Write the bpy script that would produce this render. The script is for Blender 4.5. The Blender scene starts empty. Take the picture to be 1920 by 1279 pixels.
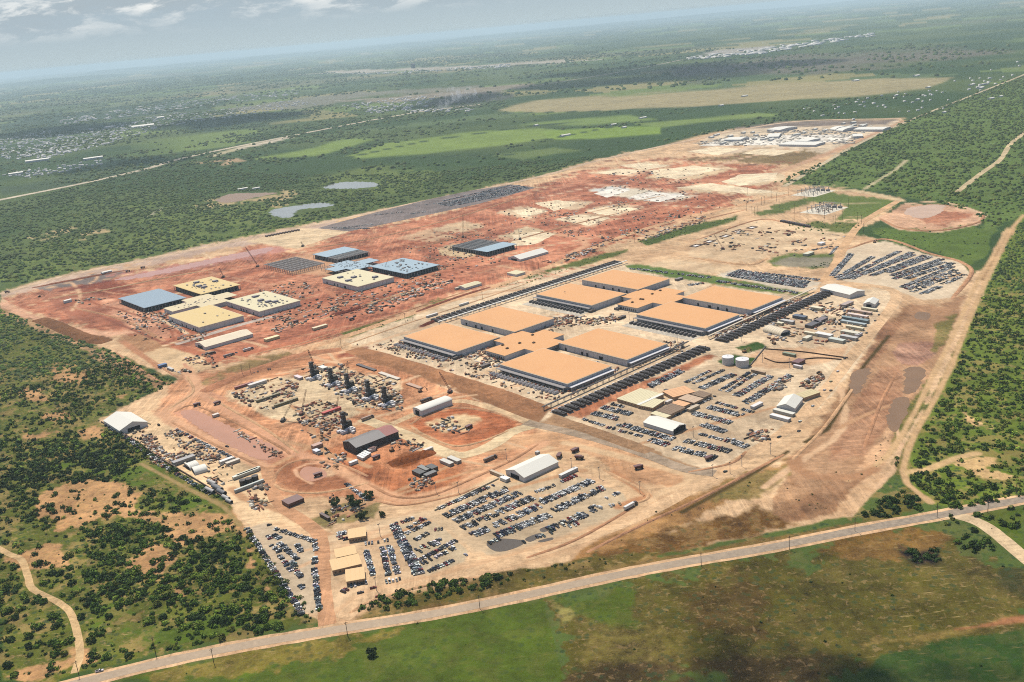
import bpy, bmesh, math, random
import numpy as np
from mathutils import Vector, Matrix
R = math.radians
random.seed(7); rng = np.random.default_rng(7)
sc = bpy.context.scene; col = sc.collection

# ------------------------------------------------ camera, sky, sun, exposure
HC = 442.0                                  # metres above the ground
FPX, PITCH, ROLL, YAW = 1869.0, R(17.456), R(-5.2463), R(39.80)
_f = np.array([0, math.cos(PITCH), -math.sin(PITCH)])
_r0 = np.array([1.0, 0, 0]); _u0 = np.cross(_r0, _f)
_r = math.cos(ROLL)*_r0 + math.sin(ROLL)*_u0
_u = -math.sin(ROLL)*_r0 + math.cos(ROLL)*_u0
cam = bpy.data.cameras.new('camera'); cam.sensor_width = 36; cam.lens = 36*FPX/1920
cam.clip_start = 1; cam.clip_end = 300000
co = bpy.data.objects.new('camera', cam); col.objects.link(co); sc.camera = co
M = Matrix.Identity(4)
for i in range(3):
    M[i][0], M[i][1], M[i][2] = _r[i], _u[i], -_f[i]
M[2][3] = HC
co.matrix_world = M

SUN_EL, SUN_AZ = R(60), R(-24)              # azimuth from +Y (away from the camera), negative = to the left
w = bpy.data.worlds.new('World'); sc.world = w; w.use_nodes = True
SUNDIR = Vector((math.sin(SUN_AZ)*math.cos(SUN_EL), math.cos(SUN_AZ)*math.cos(SUN_EL), math.sin(SUN_EL)))
sl = bpy.data.lights.new('sun', 'SUN'); sl.energy = 4.0; sl.angle = R(0.53); sl.color = (1, .93, .82)
so = bpy.data.objects.new('sun', sl); col.objects.link(so)
so.rotation_euler = (-SUNDIR).to_track_quat('-Z', 'Y').to_euler()
sc.view_settings.view_transform = 'Standard'; sc.view_settings.look = 'None'
sc.view_settings.exposure = 0.72; sc.view_settings.gamma = 1
sc.cycles.filter_width = 1.05; sc.cycles.use_denoising = False; sc.cycles.volume_bounces = 0; sc.cycles.max_bounces = 4; sc.cycles.diffuse_bounces = 2
sc.cycles.glossy_bounces = 2; sc.cycles.transmission_bounces = 2; sc.cycles.transparent_max_bounces = 6
sc.cycles.caustics_reflective = False; sc.cycles.caustics_refractive = False

class NT:
    """small helper to write node trees"""
    def __init__(s, nt): s.nt = nt; s.n = nt.nodes; s.l = nt.links
    def new(s, t, **k):
        n = s.n.new(t)
        for a, b in k.items(): setattr(n, a, b)
        return n
    def link(s, a, b): s.l.new(a, b)
    def set(s, sock, v):
        if hasattr(v, 'is_output'): s.l.new(v, sock)
        else: sock.default_value = v
    def math(s, op, a, b=0.0, c=0.0, clamp=False):
        n = s.new('ShaderNodeMath', operation=op, use_clamp=clamp)
        for i, v in enumerate((a, b, c)): s.set(n.inputs[i], v)
        return n.outputs[0]
    def mix(s, f, a, b, mode='MIX'):
        n = s.new('ShaderNodeMix', data_type='RGBA', blend_type=mode)
        s.set(n.inputs[0], f); s.set(n.inputs[6], a); s.set(n.inputs[7], b)
        return n.outputs[2]
    def noise(s, vec, scale, detail=4, rough=.55, dist=0.0):
        n = s.new('ShaderNodeTexNoise'); s.set(n.inputs['Vector'], vec)
        n.inputs['Scale'].default_value = scale; n.inputs['Detail'].default_value = detail
        n.inputs['Roughness'].default_value = rough; n.inputs['Distortion'].default_value = dist
        return n.outputs[0]
    def ramp(s, v, lo, hi, a=0.0, b=1.0):
        n = s.new('ShaderNodeMapRange', interpolation_type='SMOOTHSTEP'); s.set(n.inputs[0], v)
        for i, x in enumerate((lo, hi, a, b)): n.inputs[1+i].default_value = x
        return n.outputs[0]
    def mapping(s, vec, rot=(0, 0, 0), scale=(1, 1, 1), loc=(0, 0, 0)):
        n = s.new('ShaderNodeMapping'); s.set(n.inputs[0], vec)
        n.inputs[1].default_value = loc; n.inputs[2].default_value = rot; n.inputs[3].default_value = scale
        return n.outputs[0]

# sky: Nishita, with a broken cloud deck far away (a flat layer seen edge on)
t = NT(w.node_tree); t.n.clear()
sky = t.new('ShaderNodeTexSky', sky_type='NISHITA', sun_disc=False, sun_elevation=SUN_EL, sun_rotation=SUN_AZ)
sky.altitude = 500; sky.air_density = 1.0; sky.dust_density = 1.6; sky.ozone_density = 1.0
tc = t.new('ShaderNodeTexCoord'); sep = t.new('ShaderNodeSeparateXYZ'); t.link(tc.outputs['Generated'], sep.inputs[0])
pm = t.mapping(tc.outputs['Generated'], scale=(14, 14, 46), loc=(3.1, 0, .4))
c1 = t.noise(pm, .55, 8, .6, .4)
c2 = t.noise(pm, 1.5, 8, .62, .3)
cv = t.math('ADD', t.math('MULTIPLY', c1, .72), t.math('MULTIPLY', c2, .28))
deck = t.ramp(cv, .32, .58)
hi = t.ramp(sep.outputs[2], .018, .044)
deck = t.math('MULTIPLY', deck, hi)
bright = t.ramp(c2, .45, .60)
cl = t.mix(bright, (2.55, 3.0, 3.3, 1), (5.4, 5.5, 5.4, 1))
veil = t.ramp(sep.outputs[2], -.01, .045)
base = t.mix(veil, (3.1, 3.68, 3.85, 1), (2.6, 3.2, 3.6, 1))
up = t.ramp(sep.outputs[2], .07, .30)
basec = t.mix(up, base, sky.outputs[0])
skyc = t.mix(t.math('MULTIPLY', deck, t.ramp(sep.outputs[2], .45, .2)), basec, cl)
bg = t.new('ShaderNodeBackground'); bg.inputs[1].default_value = 0.1
t.link(skyc, bg.inputs[0])
wo = t.new('ShaderNodeOutputWorld'); t.link(bg.outputs[0], wo.inputs[0])

# ------------------------------------------------ photogrammetry: a photo pixel to the ground point it shows
def P(px, py, z=0.0):
    d = (px-960)/FPX*_r + (639.5-py)/FPX*_u + _f
    k = (HC-z)/-d[2]
    return Vector((d[0]*k, d[1]*k, z))
def Pn(p, z=0.0):
    p = np.asarray(p, float)
    d = ((p[..., 0:1]-960)/FPX)*_r + ((639.5-p[..., 1:2])/FPX)*_u + _f
    return d[..., :2]*((HC-z)/-d[..., 2:3])
def pix(xyz):
    q = np.asarray(xyz, float)-np.array([0, 0, HC])
    d = q@_f
    return np.stack([960+FPX*(q@_r)/d, 639.5-FPX*(q@_u)/d], -1)
AX = Vector((math.cos(YAW), math.sin(YAW), 0)); BX = Vector((math.sin(YAW), -math.cos(YAW), 0))
def S(a, b, z=0.0):
    v = AX*a+BX*b; return Vector((v.x, v.y, z))
K = 2.02                                       # photo brightness of an unshaded albedo of one
def lin(c): 
    c = c/255.0
    return c/12.92 if c <= .04045 else ((c+.055)/1.055)**2.4
def A(r, g, b): return tuple(max(.005, min(.82, (lin(v)-h)/K)) for v, h in ((r, .003), (g, .006), (b, .011)))

# ------------------------------------------------ tagging
def tag(o, label=None, cat=None, group=None, kind=None):
    if label: o['label'] = label
    if cat: o['category'] = cat
    if group: o['group'] = group
    if kind: o['kind'] = kind
    return o
def empty(name, loc, rz=0.0):
    o = bpy.data.objects.new(name, None); col.objects.link(o); o.location = loc; o.rotation_euler = (0, 0, rz)
    o.empty_display_size = 1
    return o
ORD = ['first', 'second', 'third', 'fourth', 'fifth', 'sixth', 'seventh', 'eighth', 'ninth', 'tenth', 'eleventh', 'twelfth',
       'thirteenth', 'fourteenth', 'fifteenth', 'sixteenth', 'seventeenth', 'eighteenth', 'nineteenth']
def ordn(i):
    if i < 19: return ORD[i]
    n = i+1; tens = {2: 'twent', 3: 'thirt', 4: 'fort', 5: 'fift', 6: 'sixt', 7: 'sevent', 8: 'eight', 9: 'ninet'}
    if n < 100: return tens[n//10]+('ieth' if n % 10 == 0 else 'y-'+ORD[n % 10-1])
    return ('hundredth' if n % 100 == 0 else 'hundred and '+ordn(n % 100-1)) if n < 200 else ('two hundredth' if n % 100 == 0 else 'two hundred and '+ordn(n % 100-1))

# ------------------------------------------------ materials
def mat(name):
    m = bpy.data.materials.new(name); m.use_nodes = True
    q = NT(m.node_tree); b = q.n['Principled BSDF']; b.inputs['Roughness'].default_value = .9
    b.inputs['Specular IOR Level'].default_value = .2
    return m, q, b
def surf(name, rgb, rough=.7, var=.12, scale=.6, metal=0.0, spec=.3, dirt=None, seam=0.0):
    """plain painted or bare material with uneven weathering"""
    m, q, b = mat(name)
    g = q.new('ShaderNodeNewGeometry')
    n = q.noise(g.outputs['Position'], scale, 5, .6); n2 = q.noise(g.outputs['Position'], scale*.11, 3, .5)
    f = q.math('ADD', q.math('MULTIPLY', n, var*2), q.math('MULTIPLY', n2, var*1.6))
    v = q.math('ADD', f, 1-var*1.8)
    vm = q.new('ShaderNodeVectorMath', operation='SCALE'); vm.inputs[0].default_value = rgb; q.link(v, vm.inputs['Scale'])
    c = vm.outputs[0]
    if dirt:
        c = q.mix(q.ramp(q.noise(g.outputs['Position'], scale*.25, 6, .65), .5, .75, 0, .55), c, dirt+(1,))
    if seam:        # welded membrane seams across the roof
        sx = q.new('ShaderNodeSeparateXYZ'); q.link(q.mapping(g.outputs['Position'], rot=(0, 0, -YAW), scale=(1/seam, 1/(seam*6), 1)), sx.inputs[0])
        ln = q.math('LESS_THAN', q.math('FRACT', sx.outputs[0]), .09); l2 = q.math('LESS_THAN', q.math('FRACT', sx.outputs[1]), .02)
        c = q.mix(q.math('MULTIPLY', q.math('MAXIMUM', ln, l2), .16), c, q.mix(1.0, c, (.8, .76, .7, 1), 'MULTIPLY'))
    q.link(c, b.inputs['Base Color'])
    b.inputs['Roughness'].default_value = rough; b.inputs['Metallic'].default_value = metal
    b.inputs['Specular IOR Level'].default_value = spec
    return m
def tinted(name, rough=.45, spec=.5, metal=0.0, var=.05):
    """paint whose colour is the object's own colour"""
    m, q, b = mat(name)
    oi = q.new('ShaderNodeObjectInfo'); g = q.new('ShaderNodeNewGeometry')
    n = q.noise(g.outputs['Position'], .8, 4, .6)
    v = q.math('ADD', q.math('MULTIPLY', n, var*2), 1-var)
    vm = q.new('ShaderNodeVectorMath', operation='SCALE'); q.link(oi.outputs['Color'], vm.inputs[0]); q.link(v, vm.inputs['Scale'])
    q.link(vm.outputs[0], b.inputs['Base Color']); b.inputs['Roughness'].default_value = rough
    b.inputs['Specular IOR Level'].default_value = spec; b.inputs['Metallic'].default_value = metal
    return m
def earth(name, src):
    """bare ground, gravel, grass and scrub; src 'attr' reads the terrain's layers, 'obj' the object's own colour"""
    m, q, b = mat(name)
    g = q.new('ShaderNodeNewGeometry'); pos = g.outputs['Position']
    if src == 'attr':
        a1 = q.new('ShaderNodeVertexColor'); a1.layer_name = 'soil'; base = a1.outputs['Color']
        a2 = q.new('ShaderNodeVertexColor'); a2.layer_name = 'cover'
        sp = q.new('ShaderNodeSeparateColor'); q.link(a2.outputs['Color'], sp.inputs[0])
        veg, trk, amp = sp.outputs[0], sp.outputs[1], sp.outputs[2]
    else:
        oi = q.new('ShaderNodeObjectInfo'); base = oi.outputs['Color']; veg = 0.0; trk = .55; amp = .5
    n0 = q.noise(pos, 1/260, 4, .55); n1 = q.noise(pos, 1/42, 6, .62, .4); n2 = q.noise(pos, 1/7.5, 5, .65); n3 = q.noise(pos, 1/1.7, 3, .6)
    f = q.math('ADD', q.math('MULTIPLY', q.math('SUBTRACT', n1, .5), 1.0), q.math('MULTIPLY', q.math('SUBTRACT', n2, .5), .75))
    f = q.math('ADD', f, q.math('MULTIPLY', q.math('SUBTRACT', n3, .5), .45))
    f = q.math('ADD', f, q.math('MULTIPLY', q.math('SUBTRACT', n0, .5), .5))
    ampv = q.math('MULTIPLY', f, q.math('ADD', q.math('MULTIPLY', amp, 2.1), .3))
    # wheel tracks along both site directions
    ta = q.noise(q.mapping(pos, rot=(0, 0, -YAW), scale=(1/170, 1/5.0, 1)), 1.0, 5, .6, .5)
    tb = q.noise(q.mapping(pos, rot=(0, 0, -YAW), scale=(1/5.0, 1/140, 1)), 1.0, 5, .6, .5)
    sw = q.ramp(q.noise(pos, 1/190, 2, .5), .42, .58)
    tk = q.mix(sw, ta, tb)
    tkf = q.math('MULTIPLY', q.math('MULTIPLY', q.math('SUBTRACT', tk, .5), 1.5), trk)
    # narrow ruts: thin crooked lines where the track pattern crosses its middle
    rut = q.math('SUBTRACT', 1.0, q.ramp(q.math('ABSOLUTE', q.math('SUBTRACT', tk, .5)), .0, .022))
    rut2 = q.math('SUBTRACT', 1.0, q.ramp(q.math('ABSOLUTE', q.math('SUBTRACT', tk, .57)), .0, .016))
    tkf = q.math('ADD', tkf, q.math('MULTIPLY', q.math('SUBTRACT', q.math('MULTIPLY', rut2, .16), q.math('MULTIPLY', rut, .34)), trk))
    v = q.math('ADD', q.math('ADD', ampv, tkf), 1.0)
    v = q.math('MAXIMUM', v, .25)
    vm = q.new('ShaderNodeVectorMath', operation='SCALE'); q.link(base, vm.inputs[0]); q.link(v, vm.inputs['Scale'])
    c = vm.outputs[0]
    # redder / paler drift in the bare soil
    red = q.math('MULTIPLY', q.ramp(q.noise(pos, 1/23, 5, .6, .6), .5, .72), q.math('MULTIPLY', trk, .55))
    c = q.mix(red, c, q.mix(1.0, c, (.90, .74, .60, 1), 'MULTIPLY'))
    if src == 'attr':
        vo = q.new('ShaderNodeTexVoronoi', feature='F1'); q.set(vo.inputs['Vector'], q.mix(.12, pos, pos)); vo.inputs['Scale'].default_value = 1/7.0
        vo.inputs['Randomness'].default_value = 1
        big = q.ramp(n1, .38, .62)
        dots = q.math('MULTIPLY', q.ramp(vo.outputs['Distance'], .42, .22), q.ramp(n1, .40, .56))
        dots = q.math('MULTIPLY', dots, veg)
        c = q.mix(q.math('MULTIPLY', dots, .85), c, (.022, .040, .014, 1))
        gr = q.math('MULTIPLY', q.math('MULTIPLY', q.ramp(n2, .44, .66), veg), .5)
        c = q.mix(gr, c, q.mix(1.0, c, (.62, .80, .48, 1), 'MULTIPLY'))
        # dry straw streaks
        st = q.math('MULTIPLY', q.ramp(q.noise(q.mapping(pos, rot=(0, 0, R(-12)), scale=(1/16, 1/2.6, 1)), 1.0, 4, .6), .58, .74), q.ramp(n0, .42, .6))
        st = q.math('MULTIPLY', st, q.math('MULTIPLY', q.ramp(veg, .1, .5), q.ramp(amp, .4, .85)))
        c = q.mix(q.math('MULTIPLY', st, .8), c, (.26, .19, .075, 1))
        ld = q.math('MULTIPLY', q.ramp(q.noise(pos, 1/6, 5, .7, .5), .55, .64), q.math('MULTIPLY', veg, q.ramp(amp, .5, .8)))
        c = q.mix(q.math('MULTIPLY', ld, .35), c, (.32, .20, .095, 1))
    q.link(c, b.inputs['Base Color']); b.inputs['Roughness'].default_value = .95; b.inputs['Specular IOR Level'].default_value = .1
    bp = q.new('ShaderNodeBump'); bp.inputs['Strength'].default_value = .8; bp.inputs['Distance'].default_value = 1.3
    hgt = q.math('ADD', q.math('MULTIPLY', n2, 1.0), q.math('MULTIPLY', q.math('MULTIPLY', tk, trk), .8))
    q.link(hgt, bp.inputs['Height']); q.link(bp.outputs[0], b.inputs['Normal'])
    return m
def watery(name, rgb, rough=.12):
    m, q, b = mat(name); g = q.new('ShaderNodeNewGeometry')
    n = q.noise(g.outputs['Position'], 1/30, 4, .5)
    c = q.mix(q.ramp(n, .3, .7), rgb+(1,), tuple(v*.85 for v in rgb)+(1,)); q.link(c, b.inputs['Base Color'])
    b.inputs['Roughness'].default_value = rough; b.inputs['Specular IOR Level'].default_value = .22
    bp = q.new('ShaderNodeBump'); bp.inputs['Strength'].default_value = .06; bp.inputs['Distance'].default_value = .3
    q.link(q.noise(g.outputs['Position'], 1/2.5, 3, .6), bp.inputs['Height']); q.link(bp.outputs[0], b.inputs['Normal'])
    return m
M_TERR = earth('terrain', 'attr'); M_EARTH = earth('bare_earth', 'obj')

# ------------------------------------------------ mesh builder
class MB:
    def __init__(s): s.v = []; s.f = []; s.m = []; s.xf = Matrix.Identity(4)
    def at(s, loc=(0, 0, 0), rz=0.0, sc_=1.0):
        s.xf = Matrix.Translation(Vector(loc))@Matrix.Rotation(rz, 4, 'Z')@Matrix.Scale(sc_, 4); return s
    def add(s, vs, fs, mi=0):
        k = len(s.v)
        s.v += [tuple(s.xf@Vector(v)) for v in vs]; s.f += [tuple(i+k for i in f) for f in fs]; s.m += [mi]*len(fs); return s
    def box(s, x0, y0, z0, x1, y1, z1, mi=0, taper=0.0):
        tx, ty = (x1-x0)*taper/2, (y1-y0)*taper/2
        return s.add([(x0, y0, z0), (x1, y0, z0), (x1, y1, z0), (x0, y1, z0), (x0+tx, y0+ty, z1), (x1-tx, y0+ty, z1), (x1-tx, y1-ty, z1), (x0+tx, y1-ty, z1)],
                     [(3, 2, 1, 0), (4, 5, 6, 7), (0, 1, 5, 4), (1, 2, 6, 5), (2, 3, 7, 6), (3, 0, 4, 7)], mi)
    def cyl(s, p0, p1, r0, r1=None, n=10, mi=0, caps=True):
        p0, p1 = Vector(p0), Vector(p1); r1 = r0 if r1 is None else r1
        d = (p1-p0).normalized(); u = d.orthogonal().normalized(); w_ = d.cross(u)
        vs = []
        for p, r in ((p0, r0), (p1, r1)):
            vs += [p+(u*math.cos(2*math.pi*i/n)+w_*math.sin(2*math.pi*i/n))*r for i in range(n)]
        fs = [(i, (i+1) % n, n+(i+1) % n, n+i) for i in range(n)]
        if caps: fs += [tuple(range(n-1, -1, -1)), tuple(range(n, 2*n))]
        return s.add(vs, fs, mi)
    def bar(s, p0, p1, t_, mi=0): return s.cyl(p0, p1, t_/2, n=4, mi=mi)
    def prism(s, poly, z0, z1, mi=0, mi_top=None):
        n = len(poly)
        ar = sum(poly[i][0]*poly[(i+1) % n][1]-poly[(i+1) % n][0]*poly[i][1] for i in range(n))
        if ar < 0: poly = poly[::-1]
        k = len(s.v); s.add([(p[0], p[1], z0) for p in poly]+[(p[0], p[1], z1) for p in poly],
              [(i, (i+1) % n, n+(i+1) % n, n+i) for i in range(n)]+[tuple(range(n-1, -1, -1))], mi)
        s.f.append(tuple(range(k+n, k+2*n))); s.m.append(mi if mi_top is None else mi_top); return s
    def extr(s, prof, y0, y1, mi=0):
        """profile in x-z (counter-clockwise seen from -y) pulled along y"""
        n = len(prof)
        return s.add([(x, y0, z) for x, z in prof]+[(x, y1, z) for x, z in prof],
                     [tuple(range(n)), tuple(range(2*n-1, n-1, -1))]+[((i+1) % n, i, n+i, n+(i+1) % n) for i in range(n)], mi)
    def mesh(s, name, mats):
        me = bpy.data.meshes.new(name); me.from_pydata(s.v, [], s.f)
        for m in mats: me.materials.append(m)
        if len(mats) > 1: me.polygons.foreach_set('material_index', s.m)
        me.update(); return me
    def build(s, name, mats, parent=None, loc=None, rz=0.0, color=None):
        if not isinstance(mats, (list, tuple)): mats = [mats]
        o = bpy.data.objects.new(name, s.mesh(name, mats)); col.objects.link(o)
        if loc is not None: o.location = loc
        o.rotation_euler = (0, 0, rz)
        if parent: o.parent = parent
        if color: o.color = tuple(color)+(1,)
        return o
def kids(o): return list(o.children)
def copy_tree(o, parent=None):
    c = o.copy(); col.objects.link(c); c.parent = parent
    for ch in kids(o): copy_tree(ch, c)
    return c
def bulk(name, V, F, mats, attr=None, nv=3):
    """one mesh from numpy arrays"""
    me = bpy.data.meshes.new(name); me.vertices.add(len(V)); me.vertices.foreach_set('co', np.ascontiguousarray(V, np.float32).ravel())
    n = len(F); me.loops.add(n*nv); me.loops.foreach_set('vertex_index', np.ascontiguousarray(F, np.int32).ravel())
    me.polygons.add(n); me.polygons.foreach_set('loop_start', np.arange(0, n*nv, nv, dtype=np.int32))
    try: me.polygons.foreach_set('loop_total', np.full(n, nv, np.int32))
    except Exception: pass
    for m in mats: me.materials.append(m)
    for k, v in (attr or {}).items():
        a = me.color_attributes.new(k, 'FLOAT_COLOR', 'POINT')
        v4 = np.ones((len(V), 4), np.float32); v4[:, :3] = v; a.data.foreach_set('color', v4.ravel())
    me.update(calc_edges=True)
    o = bpy.data.objects.new(name, me); col.objects.link(o); return o
# value noise for the ground cover
_tab = rng.random((256, 256)).astype(np.float32)
def vnoise(x, y):
    xi, yi = np.floor(x).astype(int), np.floor(y).astype(int); fx, fy = x-xi, y-yi
    fx = fx*fx*(3-2*fx); fy = fy*fy*(3-2*fy)
    a, b_ = _tab[xi & 255, yi & 255], _tab[(xi+1) & 255, yi & 255]
    c, d = _tab[xi & 255, (yi+1) & 255], _tab[(xi+1) & 255, (yi+1) & 255]
    return (a*(1-fx)+b_*fx)*(1-fy)+(c*(1-fx)+d*fx)*fy
def fbm(x, y, s, o=4):
    v = 0; a = .5; tot = 0
    for i in range(o):
        v = v+a*vnoise(x/s+17.3*i, y/s-9.1*i); tot += a; a *= .55; s /= 2.1
    return v/tot
def inside(px, poly):
    x, y = px[:, 0], px[:, 1]; c = np.zeros(len(px), bool); n = len(poly)
    for i in range(n):
        x0, y0 = poly[i]; x1, y1 = poly[(i+1) % n]
        if y0 == y1: continue
        c ^= ((y0 > y) != (y1 > y)) & (x < (x1-x0)*(y-y0)/(y1-y0)+x0)
    return c
def edge_dist(px, poly, closed=True):
    d = np.full(len(px), 1e9); n = len(poly)
    for i in range(n if closed else n-1):
        a = np.array(poly[i], float); b_ = np.array(poly[(i+1) % n], float); e = b_-a
        q = px-a; s_ = np.clip((q@e)/(e@e+1e-9), 0, 1)
        d = np.minimum(d, np.hypot(*(q-s_[:, None]*e).T))
    return d
# ================================================ THE GROUND
# one sheet to the horizon, finer near the site; its soil colour and plant cover are laid out from surveyed outlines
TAN = (235, 203, 162); SAND = (225, 188, 146); PINK = (214, 158, 126); RED = (190, 122, 92); DRED = (150, 82, 60); BANK = (170, 122, 88)
GRAV = (200, 176, 146); GREY = (146, 134, 126); CONC = (206, 192, 170); BRN = (150, 110, 72); SCRUB = (96, 104, 46); WOOD = (58, 84, 42); GRASS = (98, 112, 42)
# (outline in photo pixels, colour, cover, tracks, roughness of tone, edge softness, edge jitter)
Z = []
def zone(pts, c, veg=0.0, trk=.5, amp=.5, soft=2.0, jit=2.0): Z.append((pts, c, veg, trk, amp, soft, jit))
# far plain: woods, the first three darkened by painted cloud shadow, then fields, burnt and dry land
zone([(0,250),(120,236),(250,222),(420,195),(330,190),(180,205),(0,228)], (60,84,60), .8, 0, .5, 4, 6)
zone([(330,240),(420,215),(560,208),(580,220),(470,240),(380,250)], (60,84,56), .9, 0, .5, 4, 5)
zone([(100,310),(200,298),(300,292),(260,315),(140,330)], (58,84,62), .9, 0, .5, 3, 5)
zone([(770,200),(850,172),(960,178),(900,196),(820,206)], (84,88,76), .6, 0, .5, 4, 4)
zone([(930,208),(1010,186),(1170,178),(1330,166),(1560,152),(1790,146),(1740,166),(1560,182),(1300,200),(1040,211)], (172,158,116), .2, .3, .4, 2, 2)
zone([(640,296),(720,272),(860,248),(1010,238),(1080,250),(900,280),(790,290),(680,298)], (128,150,70), .2, .1, .3, 2, 2)
zone([(480,298),(640,262),(700,262),(600,292)], (126,148,70), .2, .1, .3, 2, 2)
zone([(1020,246),(1120,240),(1240,236),(1240,252),(1120,264),(1030,262)], (130,156,62), .2, .1, .3, 2, 2)
zone([(960,236),(1060,222),(1180,215),(1240,224),(1100,236)], (124,146,74), .3, .1, .3, 2, 2)
zone([(1190,232),(1300,222),(1420,212),(1460,216),(1330,230),(1240,240)], (126,146,74), .3, .1, .3, 2, 2)
zone([(920,292),(1040,276),(1100,282),(980,298)], (104,122,66), .4, .1, .3, 2, 2)
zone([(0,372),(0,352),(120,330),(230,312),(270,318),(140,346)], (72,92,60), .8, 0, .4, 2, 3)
zone([(430,208),(560,185),(760,168),(900,158),(900,166),(700,182),(560,205)], (130,128,110), .3, .2, .5, 3, 3)
zone([(640,190),(800,176),(960,160),(1000,160),(900,176),(760,190)], (150,138,118), .2, .2, .5, 2, 3)
zone([(600,134),(760,128),(900,122),(1060,112),(1060,117),(820,131),(640,138)], (180,168,146), .1, .1, .3, 1, 1)
zone([(1290,106),(1340,95),(1450,88),(1440,93),(1340,104)], (176,168,156), .1, .1, .5, 2, 2)
zone([(1250,130),(1500,104),(1800,92),(1900,100),(1700,118),(1450,142),(1280,148)], (112,106,90), .5, .1, .5, 8, 6)
# clearings in the woods west and north of the site
for pp in ([(0,520),(90,480),(200,445),(330,430),(420,440),(330,470),(200,500),(60,530)], [(240,400),(420,385),(520,395),(560,420),(420,425),(300,420)], [(560,330),(700,318),(820,330),(760,350),(600,348)], [(380,440),(520,410),(640,400),(600,415),(470,448)], [(30,470),(120,440),(180,430),(140,460),(50,490)]):
    zone(pp, (106,122,58), .6, .1, .6, 14, 12)
for pp in ([(60,448),(110,436),(135,430),(100,448)], [(140,440),(185,430),(200,436),(160,446)], [(370,384),(410,376),(540,360),(560,365),(440,388),(390,392)], [(480,372),(510,368),(530,380),(500,380)]): zone(pp, (190,168,122), .2, .2, .6, 3, 5)
# near scrub country, left and right
zone([(0,580),(110,625),(200,655),(300,705),(330,718),(230,762),(185,790),(260,830),(350,895),(430,945),(470,1000),(560,1150),(600,1165),(300,1225),(100,1279),(0,1279)], (100,106,44), .9, .1, .85, 2, 3)
zone([(1920,395),(1890,430),(1850,520),(1810,610),(1760,720),(1712,830),(1690,880),(1745,945),(1800,962),(1920,925)], (112,128,50), .9, .1, .5, 2, 3)
zone([(1450,345),(1560,300),(1700,228),(1920,145),(1920,400),(1850,440),(1830,400),(1720,375),(1610,352)], (100,122,58), .8, .1, .5, 2, 3)
zone([(1630,430),(1700,428),(1810,420),(1860,440),(1850,480),(1815,500),(1750,472),(1680,460)], (98,120,52), .7, .1, .4, 2, 2)
# bare patches inside the left scrub
for pp in ([(70,920),(130,905),(200,900),(270,920),(262,950),(300,972),(200,985),(110,985),(60,960)], [(300,965),(400,955),(440,985),(400,1010),(330,1012)],
           [(20,822),(75,805),(118,800),(110,822),(60,832)], [(48,735),(95,738),(90,755),(55,762)], [(240,1060),(290,1030),(320,1050),(318,1085),(365,1120),(335,1128),(300,1090)],
           [(100,690),(160,700),(150,720),(110,718)], [(210,742),(255,736),(235,752)], [(0,1048),(60,1035),(110,1030),(120,1055),(40,1060)], [(440,960),(470,1010),(480,1065),(468,1072),(455,1020)],
           [(480,1080),(515,1105),(510,1115),(488,1095)], [(85,778),(135,770),(130,785),(90,790)], [(150,815),(185,800),(190,820),(160,825)], [(150,1215),(185,1240),(160,1250),(90,1265),(60,1279),(0,1279),(0,1262)]):
    zone(pp, (196,150,104), .42, .2, .9, 3, 7)
for pp in ([(180,840),(240,850),(300,880),(250,900),(170,880),(120,900),(100,870)], [(230,1180),(330,1160),(480,1165),(540,1160),(440,1190),(280,1220)], [(130,1100),(220,1110),(250,1150),(180,1170)], [(250,905),(380,930),(420,950),(350,960)]):
    zone(pp, (92,112,34), .6, 0, .6, 5, 8)
zone([(1745,720),(1800,620),(1850,520),(1868,475),(1886,445),(1852,508),(1792,632),(1737,737),(1702,812),(1662,882),(1690,892),(1705,845)], (112,108,54), .6, .2, .7, 2, 3)
zone([(640,1165),(900,1095),(1120,1062),(1300,1035),(1480,1000),(1620,978),(1620,992),(1300,1047),(1000,1110),(650,1174)], (136,110,64), .5, .3, .8, 2, 3)
zone([(1530,868),(1600,860),(1640,850),(1600,880)], GRASS, .5, .2, .5, 2, 3)
zone([(1775,868),(1830,852),(1905,842),(1900,862),(1850,876),(1910,890),(1880,905),(1810,892)], (222,184,130), .3, .2, .8, 2, 6)
zone([(1810,775),(1840,795),(1860,803),(1825,800)], (222,184,130), .3, .2, .8, 2, 4)
# south of the highway: pasture and dry brown grass, bottom-right vignette painted in as darker tones
zone([(100,1279),(300,1252),(640,1196),(960,1132),(1020,1122),(1060,1279)], (88,106,24), .5, .05, .6, 2, 3)
zone([(100,1279),(300,1252),(560,1210),(760,1178),(700,1215),(520,1240),(330,1279)], (128,116,54), .6, .1, .95, 3, 8)
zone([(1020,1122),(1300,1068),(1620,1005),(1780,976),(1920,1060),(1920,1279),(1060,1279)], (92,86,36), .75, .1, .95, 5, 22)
zone([(1030,1122),(1180,1095),(1210,1190),(1110,1180)], (88,104,34), .6, .05, .6, 8, 10)
zone([(1060,1190),(1160,1160),(1260,1190),(1330,1215),(1280,1250),(1120,1265)], (118,106,54), .5, .1, 1.0, 16, 22)
zone([(1040,1135),(1068,1128),(1080,1160),(1056,1180)], (150,140,80), .4, .1, .9, 8, 12)
zone([(1500,1030),(1600,1012),(1760,985),(1790,1010),(1740,1035),(1600,1050)], (128,96,50), .5, .2, .9, 8, 14)
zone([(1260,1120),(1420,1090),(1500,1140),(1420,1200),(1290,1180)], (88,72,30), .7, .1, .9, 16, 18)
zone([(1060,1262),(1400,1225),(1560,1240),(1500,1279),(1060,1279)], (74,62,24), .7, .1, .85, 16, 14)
zone([(1650,1225),(1780,1200),(1920,1180),(1920,1279),(1600,1279)], (56,84,22), .6, .1, .6, 5, 5)
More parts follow.
